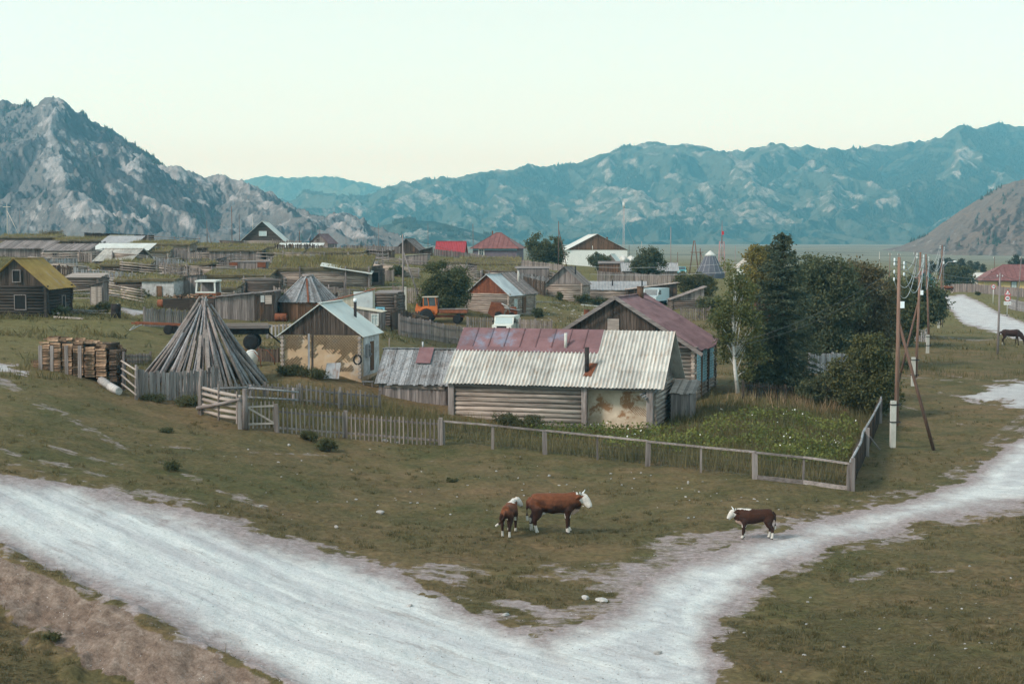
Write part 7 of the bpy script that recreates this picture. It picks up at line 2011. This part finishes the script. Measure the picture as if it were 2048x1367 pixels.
def bovine(key, label, yaw, S, kind, head, stance, horns=True, fat=1.0, name='cow', cat='cow', saddle=False, tailp=None, dark=1.0):
    """head: list of (x,y,z,halfwidth,halfheight) from poll to muzzle; stance: x offsets of the four feet"""
    p = loc(key); T = thing(name, label, cat, p, yaw); T.scale = (S, S, S)
    mb = MB()
    loft(mb, [((-.80, 0, 1.06), .10, .14), ((-.75, 0, 1.01), .19, .25), ((-.58, 0, 1.03), .26 * fat, .26), ((-.30, 0, .99), .30 * fat, .295 * (.4 + .6 * fat)), ((.0, 0, .945), .33 * fat, .335 * (.4 + .6 * fat)), ((.26, 0, .94), .29, .345), ((.50, 0, .965), .23, .33), ((.70, 0, 1.02), .16, .27)])
    hx_, hy_, hz_ = head[0][:3]
    loft(mb, [((.42, 0, .97), .19, .31), ((.45 + (hx_ - .45) * .45, hy_ * .35, (.98 + hz_) / 2 - .03), .17, .29), ((hx_ - (hx_ - .45) * .1, hy_ * .8, hz_ - .03), .13, .2)])
    hd = Vector(head[-1][:3]) - Vector(head[0][:3]); lat = Vector((-hd.y, hd.x, 0)) if hd.xy.length > .02 else Vector((0, 1, 0))
    loft(mb, [(h_[:3], h_[3] * (1.12 - .09 * i_), h_[4] * (1.18 - .1 * i_)) for i_, h_ in enumerate(head)], lat)
    loft(mb, [((.80, 0, .95), .05, .12), ((.70, 0, .76), .075, .13), ((.56, 0, .65), .085, .09), ((.36, 0, .63), .08, .05)])              # brisket
    f = stance
    for sy, dx in ((-1, f[0]), (1, f[1])):
        y = sy * .15; leg(mb, [(.40, y * .9, .98, .09, .19), (.43, y * 1.1, .74, .1, .15), (.42 + dx * .45, y, .54, .075, .1), (.42 + dx * .7, y, .38, .06, .07), (.41 + dx * .9, y, .2, .044, .05), (.42 + dx, y, .1, .052, .06), (.44 + dx, y, .045, .056, .068), (.45 + dx, y, .0, .06, .075)])
    for sy, dx in ((-1, f[2]), (1, f[3])):
        y = sy * .15; leg(mb, [(-.60, y * .8, .98, .12, .24), (-.55, y * 1.15, .76, .125, .21), (-.57 + dx * .3, y * 1.1, .58, .095, .14), (-.68 + dx * .6, y, .43, .06, .085), (-.66 + dx * .85, y, .24, .045, .052), (-.64 + dx, y, .11, .052, .06), (-.62 + dx, y, .05, .056, .066), (-.60 + dx, y, .0, .06, .075)])
    if kind == 'cow': loft(mb, [((-.5, 0, .70), .08, .06), ((-.38, 0, .64), .12, .08), ((-.26, 0, .68), .07, .05)])
    a0, lt = Vector(head[0][:3]), lat.normalized()
    hdn = hd.normalized()
    for s_ in (-1, 1):                     # ears
        e0 = a0 + lt * s_ * .09 - hdn * .02; e1 = e0 + lt * s_ * .17 - Vector((0, 0, .09)) - hdn * .07
        loft(mb, [(e0, .04, .04), (e0.lerp(e1, .5), .035, .075), (e1, .02, .035)], hdn)
    tp = tailp or [(-.76, 0, 1.16), (-.86, 0, 1.04), (-.875, 0, .8), (-.87, .0, .56), (-.86, 0, .4)]
    mb.tube(tp, [.05, .044, .038, .048, .045][:len(tp)], 8)
    A = np.array([h_[:3] for h_ in head])
    ds = np.stack([lambda_ for lambda_ in [A]])
    def coat(x, y, z):
        n = len(x); c = np.tile(np.array(RED) * dark, (n, 1)); no = fbm(x * 5 + y * 3, z * 5 - y * 2, 3, 8) - .5
        def pt(mask, col): c[mask] = col
        low = sstep(1.12, .82, z + no * .5); c[:] = c * (1 - low[:, None]) + np.array(DARKRED) * low[:, None]  # darker towards the belly: dark coat pattern plus shade put into the colour
        dh = np.min(np.stack([np.linalg.norm(np.stack([x, y, z], 1) - q, axis=1) for q in np.concatenate([A, (A[:-1] + A[1:]) / 2])]), 0)
        pt((z < .665 + no * .14) & (np.abs(x) < .62) & (z > .5) & (np.abs(y) < .2), WHT)
        pt((x > .5) & (z < .80 + no * .3) & (z > .5) & (np.abs(y) < .13), PINK)
        if saddle: pt((x > .15) & (x < .95) & (z > 1.215 + no * .2) & (dh > .1), WHT)
        else: pt((x > .7) & (x < .9) & (z > 1.25 + no * .35), WHT)
        sock = .27 + no * .1
        pt((z < sock) & (x < 0), WHT); pt((z < sock - .1) & (x > 0), WHT)
        pt(z < .05, HOOF)
        al = (np.stack([x, y, z], 1) - np.array(a0)) @ np.array(hdn); sd_ = np.abs((np.stack([x, y, z], 1) - np.array(a0)) @ np.array(lt))
        ear = (al < .06) & (sd_ > .09)
        pt((dh < .17) & ~ear & (al > -.05), WHT)
        mz = np.linalg.norm(np.stack([x, y, z], 1) - A[-1], axis=1); pt(mz < .06, NOSE)
        t_ = np.array(tp[-1]); pt(np.linalg.norm(np.stack([x, y, z], 1) - t_, axis=1) < .17, WHT)
        return c
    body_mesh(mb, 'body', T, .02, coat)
    for s_ in (-1, 1):
        e = a0 + hdn * .13 + lt * s_ * .092 + Vector((0, 0, .015)); m = MB(); m.lathe([(.002, -.02), (.018, 0), (.002, .02)], 8, tuple(e)); m.build('eye', W['black'], T)
        if horns:
            h0 = a0 + lt * s_ * .07 + Vector((0, 0, .09)); m = MB(); m.tube([h0, h0 + lt * s_ * .1 + Vector((0, 0, .05)) + hdn * .02, h0 + lt * s_ * .15 + Vector((0, 0, .15)) + hdn * .06], [.026, .02, .006], 8); m.build('horn', W['ceramic'], T)
    return T
HC = [(.88, -.03, 1.17, .10, .12), (.955, -.07, 1.12, .11, .15), (1.045, -.12, 1.01, .09, .145), (1.12, -.16, .895, .08, .125), (1.155, -.18, .83, .07, .09)]
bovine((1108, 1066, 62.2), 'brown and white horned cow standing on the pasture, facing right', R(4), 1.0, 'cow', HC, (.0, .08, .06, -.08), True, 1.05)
HK = [(.72, -.08, 1.27, .1, .11), (.76, -.15, 1.25, .11, .13), (.78, -.24, 1.15, .09, .12), (.79, -.31, 1.04, .075, .1), (.79, -.33, .99, .06, .07)]
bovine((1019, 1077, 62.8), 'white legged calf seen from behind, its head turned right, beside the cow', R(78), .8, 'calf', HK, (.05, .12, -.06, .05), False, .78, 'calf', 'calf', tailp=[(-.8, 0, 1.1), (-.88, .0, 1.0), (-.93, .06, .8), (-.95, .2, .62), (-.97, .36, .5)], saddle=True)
HL = [(.86, .0, 1.14, .10, .12), (.94, .03, 1.09, .11, .15), (1.03, .06, .99, .09, .14), (1.11, .09, .89, .08, .115), (1.145, .1, .83, .07, .085)]
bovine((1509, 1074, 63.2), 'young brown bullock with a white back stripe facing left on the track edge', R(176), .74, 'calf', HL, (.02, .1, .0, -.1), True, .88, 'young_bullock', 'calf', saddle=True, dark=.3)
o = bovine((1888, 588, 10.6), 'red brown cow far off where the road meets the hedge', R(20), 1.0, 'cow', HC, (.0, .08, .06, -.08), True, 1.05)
o2 = copy_tree(o); q = loc((1897, 590, 10.8)); o2.location = q; o2.rotation_euler = (0, 0, R(150)); o2['label'] = 'second far cow at the hedge, just right of the red brown one'

p = loc('horse'); T = thing('horse', 'dark brown horse grazing on the pasture below the far road', 'horse', p, R(-8))
mb = MB(); HS = 1.12
loft(mb, [((-.82, 0, 1.08), .1, .12), ((-.76, 0, 1.06), .2, .22), ((-.55, 0, 1.05), .25, .28), ((-.2, 0, 1.0), .26, .28), ((.15, 0, 1.0), .26, .3), ((.42, 0, 1.04), .22, .3), ((.6, 0, 1.02), .14, .24)])
loft(mb, [((.45, 0, 1.02), .15, .25), ((.72, -.02, .82), .11, .19), ((.92, -.03, .55), .08, .14), ((1.0, -.04, .40), .07, .11)])
loft(mb, [((.98, -.04, .42), .08, .1), ((1.02, -.04, .28), .075, .1), ((1.02, -.04, .12), .055, .065), ((1.0, -.04, .05), .05, .05)], (0, 1, 0))
for sy, dx in ((-1, .1), (1, -.08)): y = sy * .13; leg(mb, [(.4, y, 1.0, .08, .16), (.42, y, .78, .08, .1), (.42 + dx * .5, y, .52, .05, .06), (.42 + dx * .8, y, .28, .035, .04), (.42 + dx, y, .1, .045, .05), (.45 + dx, y, .0, .055, .07)])
for sy, dx in ((-1, -.08), (1, .1)): y = sy * .13; leg(mb, [(-.58, y, 1.02, .12, .2), (-.54, y, .8, .11, .16), (-.6, y, .62, .07, .09), (-.72 + dx * .5, y, .48, .045, .06), (-.7 + dx, y, .25, .035, .04), (-.68 + dx, y, .1, .045, .05), (-.65 + dx, y, 0, .055, .07)])
mb.tube([(-.82, 0, 1.15), (-.98, 0, 1.0), (-1.0, 0, .6), (-.98, 0, .35)], [.05, .07, .08, .03], 8)
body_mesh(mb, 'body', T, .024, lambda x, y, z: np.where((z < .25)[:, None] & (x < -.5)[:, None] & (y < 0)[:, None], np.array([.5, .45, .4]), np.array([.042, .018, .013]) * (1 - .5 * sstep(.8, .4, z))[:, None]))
m = MB(); loft(m, [((.5, 0, 1.26), .02, .05), ((.8, -.01, .98), .025, .07), ((1.0, -.03, .62), .02, .06)]); m.build('mane', W['black'], T); T.scale = (HS,) * 3
# ------------------------------------------------------------------ trees
deciduous('birch_tree', 'slender white stemmed birch with airy pale leaves beside the shuttered house', 'birch', 7.7,
          [(-.05, 0, .84, .075, .07, .13), (.0, 0, .7, .13, .12, .14), (-.1, 0, .55, .12, .1, .16), (.07, -.02, .52, .1, .1, .17), (-.07, .03, .38, .06, .07, .12), (.1, 0, .34, .11, .1, .13), (.08, .02, .2, .08, .08, .1)],
          10500, 'birch', .07, 110, .42, .1, 'birch_bark', seed=3, limbs=22, trunk_h=.86, lean=(-.05, 0), droop=.35, shell=.3, bend=.12)
conifer('spruce_tree', 'broad dark spruce rising behind the garden fence', 'spruce', 9.3, 2.3, 380, 'spruce', .11, seed=4, per=120, density=1.2)
deciduous('yellow_tree', 'yellowing tree glowing left of the spruce top', (1518, 645, 20), 8.2, [(-.05, 0, .84, .09, .09, .13), (.07, 0, .72, .13, .13, .18), (-.08, 0, .66, .12, .12, .18), (.0, 0, .5, .17, .16, .16)], 8000, 'yellow', .12, 80, .6, .13, seed=5, trunk_h=.85)
deciduous('leafy_tree', 'tall dull green tree standing just right of the spruce', (1650, 722, 27), 8.8, [(-.1, 0, .8, .12, .12, .14), (.1, 0, .72, .17, .15, .18), (-.1, 0, .6, .17, .15, .2), (.14, 0, .5, .16, .15, .18), (-.02, 0, .36, .24, .2, .2), (.0, 0, .17, .22, .2, .17)], 26000, 'dark', .1, 170, .62, .16, seed=6)
deciduous('leafy_tree', 'russet tinged tree with a ragged top in the middle of the hedge', (1735, 716, 26.3), 8.0, [(-.03, 0, .86, .1, .1, .1), (.12, 0, .72, .17, .15, .16), (-.12, 0, .68, .15, .15, .18), (.05, 0, .5, .22, .2, .2), (-.1, 0, .33, .22, .2, .2), (.16, 0, .3, .16, .16, .2), (.0, 0, .14, .22, .2, .14)], 25000, 'brown', .1, 165, .6, .16, seed=7)
deciduous('leafy_tree', 'dark tree at the right end of the hedge behind the power poles', (1832, 662, 20.2), 6.3, [(-.15, 0, .8, .22, .2, .18), (.16, 0, .7, .22, .2, .2), (.0, 0, .48, .38, .3, .26), (.28, 0, .42, .2, .2, .22), (-.2, 0, .25, .28, .25, .22)], 19000, 'dark', .12, 140, .65, .15, seed=8)
deciduous('leafy_tree', 'green tree between the russet tree and the hedge end', (1790, 672, 22), 6.0, [(0, 0, .8, .2, .2, .2), (-.1, 0, .5, .3, .25, .26), (.15, 0, .4, .25, .25, .25), (0, 0, .16, .3, .25, .16)], 13000, 'bush', .11, 110, .6, .14, seed=28)
deciduous('leafy_tree', 'far dark tree showing above the spruce shoulder', (1605, 668, 22), 7.6, [(0, 0, .84, .14, .13, .14), (.1, 0, .66, .2, .18, .2), (-.1, 0, .5, .2, .18, .2), (0, 0, .3, .25, .2, .2)], 12000, 'dark', .12, 100, .65, .14, seed=9)
deciduous('leafy_tree', 'reddish brown treetop behind the middle of the hedge', (1690, 650, 20.5), 7.4, [(0, 0, .86, .14, .13, .12), (.14, 0, .7, .18, .16, .2), (-.1, 0, .6, .2, .18, .2), (0, 0, .34, .26, .2, .24)], 12000, 'brown', .13, 100, .7, .14, seed=10)
deciduous('orchard_bush', 'big bush flecked with yellow leaves at the garden corner', (1728, 800, 37), 4.4, [(.05, 0, .76, .2, .2, .2), (-.2, 0, .56, .22, .2, .22), (.2, 0, .5, .2, .2, .24), (-.02, 0, .3, .36, .3, .24), (.26, -.04, .24, .16, .16, .2)], 22000, 'orchard', .07, 150, .42, .08, seed=11, cat='bush', trunk_h=.6)
deciduous('bush', 'dark low bush under the spruce near the pale board fence', (1655, 800, 36), 2.0, [(0, 0, .5, .5, .4, .4), (.4, 0, .4, .4, .4, .35), (-.4, 0, .35, .4, .35, .35)], 9000, 'dark', .06, 80, .3, .05, seed=12, cat='bush', trunk_h=.5)
deciduous('bush', 'leafy bush in the gap between birch and spruce', (1512, 792, 35.2), 2.2, [(0, 0, .4, .3, .3, .36), (.3, 0, .4, .3, .3, .3)], 6000, 'dark', .065, 60, .3, .05, seed=14, cat='bush', trunk_h=.5)
deciduous('big_bush', 'large dark round bush in front of the pale picket fence', 'bush_big', 4.9, [(-.12, 0, .78, .22, .22, .2), (.18, 0, .62, .24, .24, .24), (-.2, 0, .5, .26, .24, .24), (.1, 0, .34, .34, .3, .26), (-.1, 0, .2, .36, .3, .2)], 24000, 'bush', .1, 160, .55, .1, seed=15, cat='bush', trunk_h=.7)
deciduous('bushy_tree', 'wide bushy tree left of the white hall', 'bush_far', 5.9, [(-.32, 0, .66, .26, .24, .3), (.3, 0, .6, .3, .28, .32), (0, 0, .4, .46, .36, .3), (.42, 0, .3, .24, .24, .26)], 12000, 'bush', .16, 120, .75, .14, seed=16)
deciduous('round_tree', 'compact round dark tree between the low sheds', 'tree_round', 4.5, [(0, 0, .68, .34, .34, .3), (-.2, 0, .42, .36, .34, .3), (.25, 0, .4, .34, .34, .3)], 11000, 'dark', .13, 100, .6, .12, seed=17)
deciduous('bush', 'yellow green bush left of the birch crown', 'bush_yel', 3.2, [(-.4, 0, .6, .36, .34, .36), (.2, 0, .6, .4, .36, .36), (.65, 0, .4, .36, .34, .34)], 8000, 'orchard', .12, 90, .5, .1, seed=18, cat='bush', trunk_h=.5)
deciduous('bush', 'low leafy bush in the shade of the lean-to beside the picket fence', (1425, 640, 19), 2.6, [(0, 0, .5, .5, .4, .4), (.5, 0, .4, .4, .4, .36)], 7000, 'bush', .1, 70, .45, .08, seed=19, cat='bush', trunk_h=.5)
deciduous('round_bush', 'single round dark bush beside the far road', 'bush_right', 4.9, [(0, 0, .6, .5, .45, .36), (-.35, 0, .45, .34, .34, .32), (.38, 0, .42, .34, .34, .32), (0, 0, .25, .6, .5, .24)], 12000, 'dark', .15, 110, .7, .12, seed=20, cat='bush')
deciduous('bush', 'bush behind the slatted hut and before the hall', (1195, 546, 11.6), 3.4, [(0, 0, .6, .36, .34, .34), (.3, 0, .4, .34, .34, .34)], 4000, 'dark', .14, 60, .5, .1, seed=21, cat='bush')
pines = [(1884, 540, 7), (1897, 538, 6.4), (1909, 540, 7.2), (1924, 538, 6.6), (1940, 540, 7), (1952, 539, 6.3), (1966, 542, 7.2), (2030, 544, 7), (2041, 543, 6.6), (1862, 540, 7), (2052, 543, 7)]
hs = [5.4, 4.7, 5.2, 4.9, 4.3, 3.8, 3.7, 5.9, 5.4, 4.3, 4.6]
pp_ = []
for i, (k, h_) in enumerate(zip(pines, hs)):
    if i < 3: t_ = deciduous('pine_tree', 'distant pine in the row behind the round bush and the white roof', k, 5.0, [(0, 0, .8, .17, .17, .16), (.08, 0, .6, .24, .22, .18), (-.1, 0, .45, .24, .22, .18), (.05, 0, .28, .26, .24, .14)], 2600, 'pine', .15, 50, .5, .1, seed=30 + i, group='pines beyond the far fence'); pp_.append(t_)
    else: t_ = copy_tree(pp_[i % 3])
    t_.location = loc(k); s_ = h_ / 5.0; t_.scale = (s_, s_, s_); t_.rotation_euler = (0, 0, i * 1.3)

for lab, k, w_, h_, lf, n_, sz, sd in [
    ('small green shrub at the foot of the front pickets, left of a pair', (619, 869, 46.5), .85, .42, 'weed', 2400, .035, 1),
    ('bushier shrub at the foot of the front pickets, right of a pair', (657, 884, 47.5), 1.05, .5, 'weed', 3200, .035, 2),
    ('lonely low shrub on the pasture just above the wide road', (340, 985, 57), .85, .28, 'weed', 2000, .035, 3),
    ('low shrub on the pasture below the broad board fence', (334, 858, 49), .7, .2, 'weed', 1200, .035, 4),
    ('small tuft of weeds on the pasture in front of the garden corner post', (900, 938, 52), .45, .14, 'weed', 700, .035, 5),
    ('leafy weeds against the right end of the broad board fence', (372, 800, 43), 1.5, .4, 'weed', 2400, .04, 6),
    ('weeds against the left end of the broad board fence', (308, 806, 43), 1.3, .3, 'weed', 1500, .04, 7),
    ('round shrub before the slatted hut, left of three', (1122, 606, 16.4), 1.2, 1.0, 'bush', 2000, .08, 8),
    ('spreading shrub at the right corner of the slatted hut', (1165, 609, 16.3), 2.0, 1.3, 'bush', 3000, .08, 9),
    ('shrub in front of the long log shed', (1205, 614, 16.2), 2.4, 1.0, 'bush', 3000, .08, 10),
    ('dark shrub at the right corner of the tractor cabin', (1075, 631, 19.8), 1.3, 1.1, 'dark', 2600, .07, 11),
    ('green shrub left of the grass mound barn steps', (562, 606, 22), 1.0, 1.2, 'dark', 2200, .07, 12),
    ('dark heap of brush between tractor and log cabin', (906, 634, 20.4), 1.7, 1.0, 'dark', 3000, .08, 13),
    ('nettles along the wall of the lath house', (620, 739, 38), 1.9, .4, 'weed', 2400, .05, 14),
    ('weeds at the left corner of the lath house', (583, 736, 37.6), 1.5, .42, 'weed', 2400, .05, 15),
    ('bramble in front of the log wall of the corrugated cabin', (1005, 853, 41.2), 1.7, .6, 'weed', 2600, .045, 16),
    ('second bramble near the middle of the cabin log wall', (1062, 859, 41.6), 1.5, .7, 'weed', 2600, .045, 17),
    ('shrub at the base of the second power pole', (1813, 724, 27), 1.0, .7, 'dark', 1600, .06, 18),
    ('small bush below the far fence near the speed sign', (1956, 600, 11.5), 1.0, .7, 'dark', 1000, .08, 19),
    ('weeds around the outhouse and the steel drum', (206, 628, 27.5), 1.6, .9, 'weed', 2400, .06, 20),
    ('tall weeds at the right wall of the dark log house', (122, 634, 28.8), 1.5, .8, 'dark', 2400, .06, 21),
    ('shrub before the limewashed shed', (285, 602, 21.6), 1.5, .8, 'dark', 1800, .06, 22),
    ('green bush by the ruined log hut', (728, 572, 17.6), 1.6, 1.0, 'dark', 1800, .08, 23),
    ('bush at the foot of the weathered utility pole', (790, 548, 16), 2.2, 1.4, 'bush', 2600, .09, 24),
    ('dry brushwood on the crest left of the open shed', (103, 464, 10.8), 4.6, 1.3, 'brown', 2000, .1, 25),
    ('weedy clump by the low bank of the wide road', (105, 1228, 88), .5, .14, 'weed', 900, .03, 26),
    ('shrub on the road bank at the bottom left', (285, 1335, 100), .7, .16, 'weed', 1200, .03, 27),
]:
    shrub(lab, k, w_, h_, lf, n_, sz, seed=sd)


# ------------------------------------------------------------------ grass, crops and weeds by the mass
def pick(n, seed, fn):
    """random ground points, evenly spread over the picture's lower part, kept where fn(px, py, x, y, dirt) says"""
    r = np.random.default_rng(seed)
    X, Y, Z, D, BK = GR['X'], GR['Y'], GR['Z'], GR['dirt'], GR['bank']
    ny, nx = X.shape
    w = np.zeros(ny); py = GR['py'][:, nx // 2]
    vis = np.where((py > 470) & (Y[:, 0] > 20))[0]
    dp = np.abs(np.gradient(py))[vis]
    i = r.choice(vis[:-1], n, p=None if dp.sum() == 0 else dp[:] / dp.sum()) if len(vis) - 1 == len(dp) else vis[r.choice(len(vis), n, p=dp / dp.sum())]
    i = np.clip(i, 0, ny - 2)
    j = r.integers(0, nx - 1, n)
    a, b = r.random(n), r.random(n)
    def s(A): return (A[i, j] * (1 - a) + A[i + 1, j] * a) * (1 - b) + (A[i, j + 1] * (1 - a) + A[i + 1, j + 1] * a) * b
    x, y, z, d, px, py_ = s(X), s(Y), s(Z), s(D), s(GR['px']), s(GR['py'])
    k = fn(px, py_, x, y, d, s(BK)) & (px > -120) & (px < 2170) & (py_ < 1420)
    return np.stack([x, y, z], 1)[k], px[k], py_[k]

def inside(px, py, poly): return pdist((px, py), poly) > 0
YARD = [(560, 800), (720, 822), (900, 850), (985, 893), (1700, 975), (1760, 840), (1772, 800), (1440, 790), (1330, 850), (1310, 862), (900, 835), (760, 812), (740, 780), (560, 760)]
HOUSEY = [(900, 815), (1170, 850), (1320, 862), (1345, 830), (1400, 800), (1380, 760), (900, 760)]
r_ = np.random.default_rng(5)
# short turf
P, px, py = pick(520000, 1, lambda px, py, x, y, d, b: (d < .32 + .25 * fbm(x * 2, y * 2, 3, 2)) & (b < .25) & (fbm(x * .5, y * .5, 4, 31) > .36))
hs_ = np.where(py < 640, .16, .055)
V, Fc = blades(P, .5, 1.1, .03, .9, r_)
sc_ = np.repeat(hs_ / 1.0, 3)[:, None]; base = np.repeat(P, 3, 0); V = base + (V - base) * np.concatenate([np.where(sc_ > .1, 2.2, 1.0), np.where(sc_ > .1, 2.2, 1.0), sc_], 1) if False else base + (V - base) * np.stack([np.where(sc_[:, 0] > .1, 1.6, .75), np.where(sc_[:, 0] > .1, 1.6, .75), sc_[:, 0]], 1)
t_ = fbm(P[:, 0] * .35, P[:, 1] * .35, 4, 41) * .9 + fbm(P[:, 0] * 3, P[:, 1] * 3, 2, 42) * .5 - .25
tagged(np_mesh('short_grass', V, Fc, L['grass'], tint=np.clip(np.repeat(t_ + (r_.random(len(P)) - .5) * .8, 3), 0, 1)), kind='stuff')
# tufts that stand above the turf
P, px, py = pick(30000, 12, lambda px, py, x, y, d, b: (d < .3) & (b < .2) & (py > 640) & (fbm(x * .45, y * .45, 4, 81) > .52))
P = P[:4200]; n_b = 16
Q_ = np.repeat(P, n_b, 0); Q_[:, :2] += r_.normal(size=(len(Q_), 2)) * .07
V, Fc = blades(Q_, .04, .14, .022, 1.0, r_)
tagged(np_mesh('grass_tufts', V, Fc, L['grass'], tint=np.clip(np.repeat(np.repeat(r_.random(len(P)) ** 1.3, n_b) + (r_.random(len(Q_)) - .5) * .3, 3), 0, 1)), kind='stuff')
# tall grass in the yards and between the sheds
def tallf(px, py, x, y, d, b):
    n_ = fbm(x * .35, y * .35, 4, 51)
    g_ = inside(px, py, [(870, 850), (985, 893), (1700, 975), (1765, 830), (1772, 800), (1420, 795), (1330, 855), (1250, 870), (900, 840)])
    v_ = inside(px, py, [(430, 800), (560, 768), (760, 800), (910, 838), (985, 893), (880, 880), (560, 858), (490, 840)])
    hill_ = (py < 640) & (px < 860) & (n_ > .44)
    edge_ = (py < 760) & (n_ > .62)
    return (g_ | v_ | hill_ | edge_) & (d < .3)
P, px, py = pick(900000, 2, tallf)
near_ = py > 700
V, Fc = blades(P, .22, .72, .035, .55, r_)
k_ = np.repeat(np.where(near_, .55 + .75 * fbm(P[:, 0] * .4, P[:, 1] * .4, 3, 77), .75), 3); base = np.repeat(P, 3, 0); V = base + (V - base) * np.stack([np.repeat(np.where(near_, 1, 2.2), 3)] * 2 + [k_], 1)
t_ = fbm(P[:, 0] * .3, P[:, 1] * .3, 4, 52) * .9 - .1
tagged(np_mesh('tall_grass', V, Fc, L['tall'], tint=np.clip(np.repeat(t_ + (r_.random(len(P)) - .5) * .5, 3), 0, 1)), kind='stuff')
# straw strip along the rear of the garden
P, px, py = pick(700000, 3, lambda px, py, x, y, d, b: inside(px, py, [(1440, 800), (1560, 806), (1660, 806), (1770, 806), (1765, 830), (1640, 828), (1540, 822)]) & (fbm(x * .8, y * .8, 3, 55) > .42))
V, Fc = blades(P, .4, .95, .04, .6, r_)
tagged(np_mesh('dry_grass', V, Fc, L['straw'], tint=np.repeat(r_.random(len(P)), 3)), kind='stuff')
# potato rows with flowers
P, px, py = pick(1400000, 4, lambda px, py, x, y, d, b: inside(px, py, [(930, 858), (1200, 862), (1330, 862), (1500, 826), (1690, 836), (1722, 868), (1690, 935), (1560, 932), (1300, 905), (1100, 886)]) & (fbm(x * .5, y * .5, 3, 61) > .4))
P = P[: 26000]; Q_ = P.copy(); Q_[:, 2] += .12 + .38 * r_.random(len(P)) * (.4 + fbm(P[:, 0] * 1.6, P[:, 1] * 1.6, 3, 62))
V, Fc = leaves(Q_, .07, r_, up=.8, aspect=.55)
t_ = fbm(P[:, 0] * .6, P[:, 1] * .6, 3, 63)
tagged(np_mesh('potato_plants', V, Fc, L['crop'], tint=np.clip(np.repeat(t_ + (r_.random(len(P)) - .5) * .5, 4), 0, 1)), kind='stuff')
F_ = Q_[(fbm(P[:, 0] * .7, P[:, 1] * .7, 3, 64) > .55)][:60]; F_[:, 2] += .22
V, Fc = leaves(F_, .04, r_, up=.2, aspect=.8)
tagged(np_mesh('potato_flowers', V, Fc, W['flower']), kind='stuff')

# ------------------------------------------------------------------ stones and litter on the pasture
def stone_mesh(seed):
    r = np.random.default_rng(seed); import bmesh
    bm = bmesh.new(); bmesh.ops.create_icosphere(bm, subdivisions=2, radius=1)
    d = r.normal(size=(7, 3)); d /= np.linalg.norm(d, axis=1)[:, None]
    for v in bm.verts:
        c = np.array(v.co)
        for q in d:
            h_ = c @ q
            if h_ > .62: c = c - q * (h_ - .62)
        v.co = Vector(c * np.array([1.25, .85, .6]))
    me = bpy.data.meshes.new('stone'); bm.to_mesh(me); bm.free()
    me.attributes.new('tint', 'FLOAT', 'POINT').data.foreach_set('value', np.full(len(me.vertices), .25 + .7 * r.random(), np.float32)); me.materials.append(W['stone']); return me
SM = [stone_mesh(i) for i in range(6)]
def stone(x, y, r, label, group=None, mesh=None):
    o = bpy.data.objects.new('stone', mesh or random.choice(SM)); COL.objects.link(o); o.location = (x, y, gz(x, y) + r * .25); o.scale = (r, r, r); o.rotation_euler = (0, 0, random.random() * 6); return tagged(o, label, 'stone', group)
for (a_, b_, r, lab) in [(760, 1025, .13, 'whitest fist sized stone on the pasture left of the calf'), (673, 1053, .1, 'buff stone on the pasture near the wide road'), (1203, 1200, .16, 'large pale rock at the tip of the grassy wedge between the roads'),
                         (1012, 1228, .1, 'stone on the road side of the grassy wedge'), (1170, 1196, .12, 'flat grey stone left of the large pale rock'), (578, 890, .11, 'flat white stone below the front picket fence'), (1098, 951, .09, 'buff stone above the cow'),
                         (771, 884, .13, 'grey boulder under the front picket fence'), (795, 886, .1, 'smaller grey stone beside the boulder under the pickets'), (1316, 1305, .1, 'dark stone lying in the middle of the track'), (820, 1212, .08, 'small stone on the shoulder of the wide road')]:
    q = G(a_, b_); stone(q.x, q.y, r, lab)
rs2 = np.random.default_rng(9)
for i in range(95):
    a_, b_ = rs2.uniform(430, 1640), rs2.uniform(880, 1040)
    if b_ < 880 + (a_ - 900) * .12: b_ += 70
    q = G(a_, b_); stone(q.x, q.y, rs2.uniform(.02, .06), 'small pale stone scattered on the front pasture', 'small stones on the front pasture')
for i in range(60):
    a_, b_ = rs2.uniform(1066, 1190), rs2.uniform(608, 650)
    q = G(a_, b_); stone(q.x, q.y, rs2.uniform(.06, .15), 'pale stone littering the green behind the maroon gable', 'stones on the green behind the maroon roof')
for i in range(40):
    a_, b_ = rs2.uniform(1480, 2040), rs2.uniform(1130, 1360)
    q = G(a_, b_); stone(q.x, q.y, rs2.uniform(.02, .05), 'pebble on the grass at the lower right', 'pebbles on the lower right grass')
P, px, py = pick(60000, 8, lambda px, py, x, y, d, b: ((d > .35) | (b > .4)) & (py > 860) & (r_.random(len(px)) < .5))
P = P[:9000]; V, Fc = leaves(P, .022, r_, up=0, aspect=.8)
tagged(np_mesh('gravel', V, Fc, W['stone'], tint=np.repeat(r_.random(len(P)), 4)), kind='stuff')
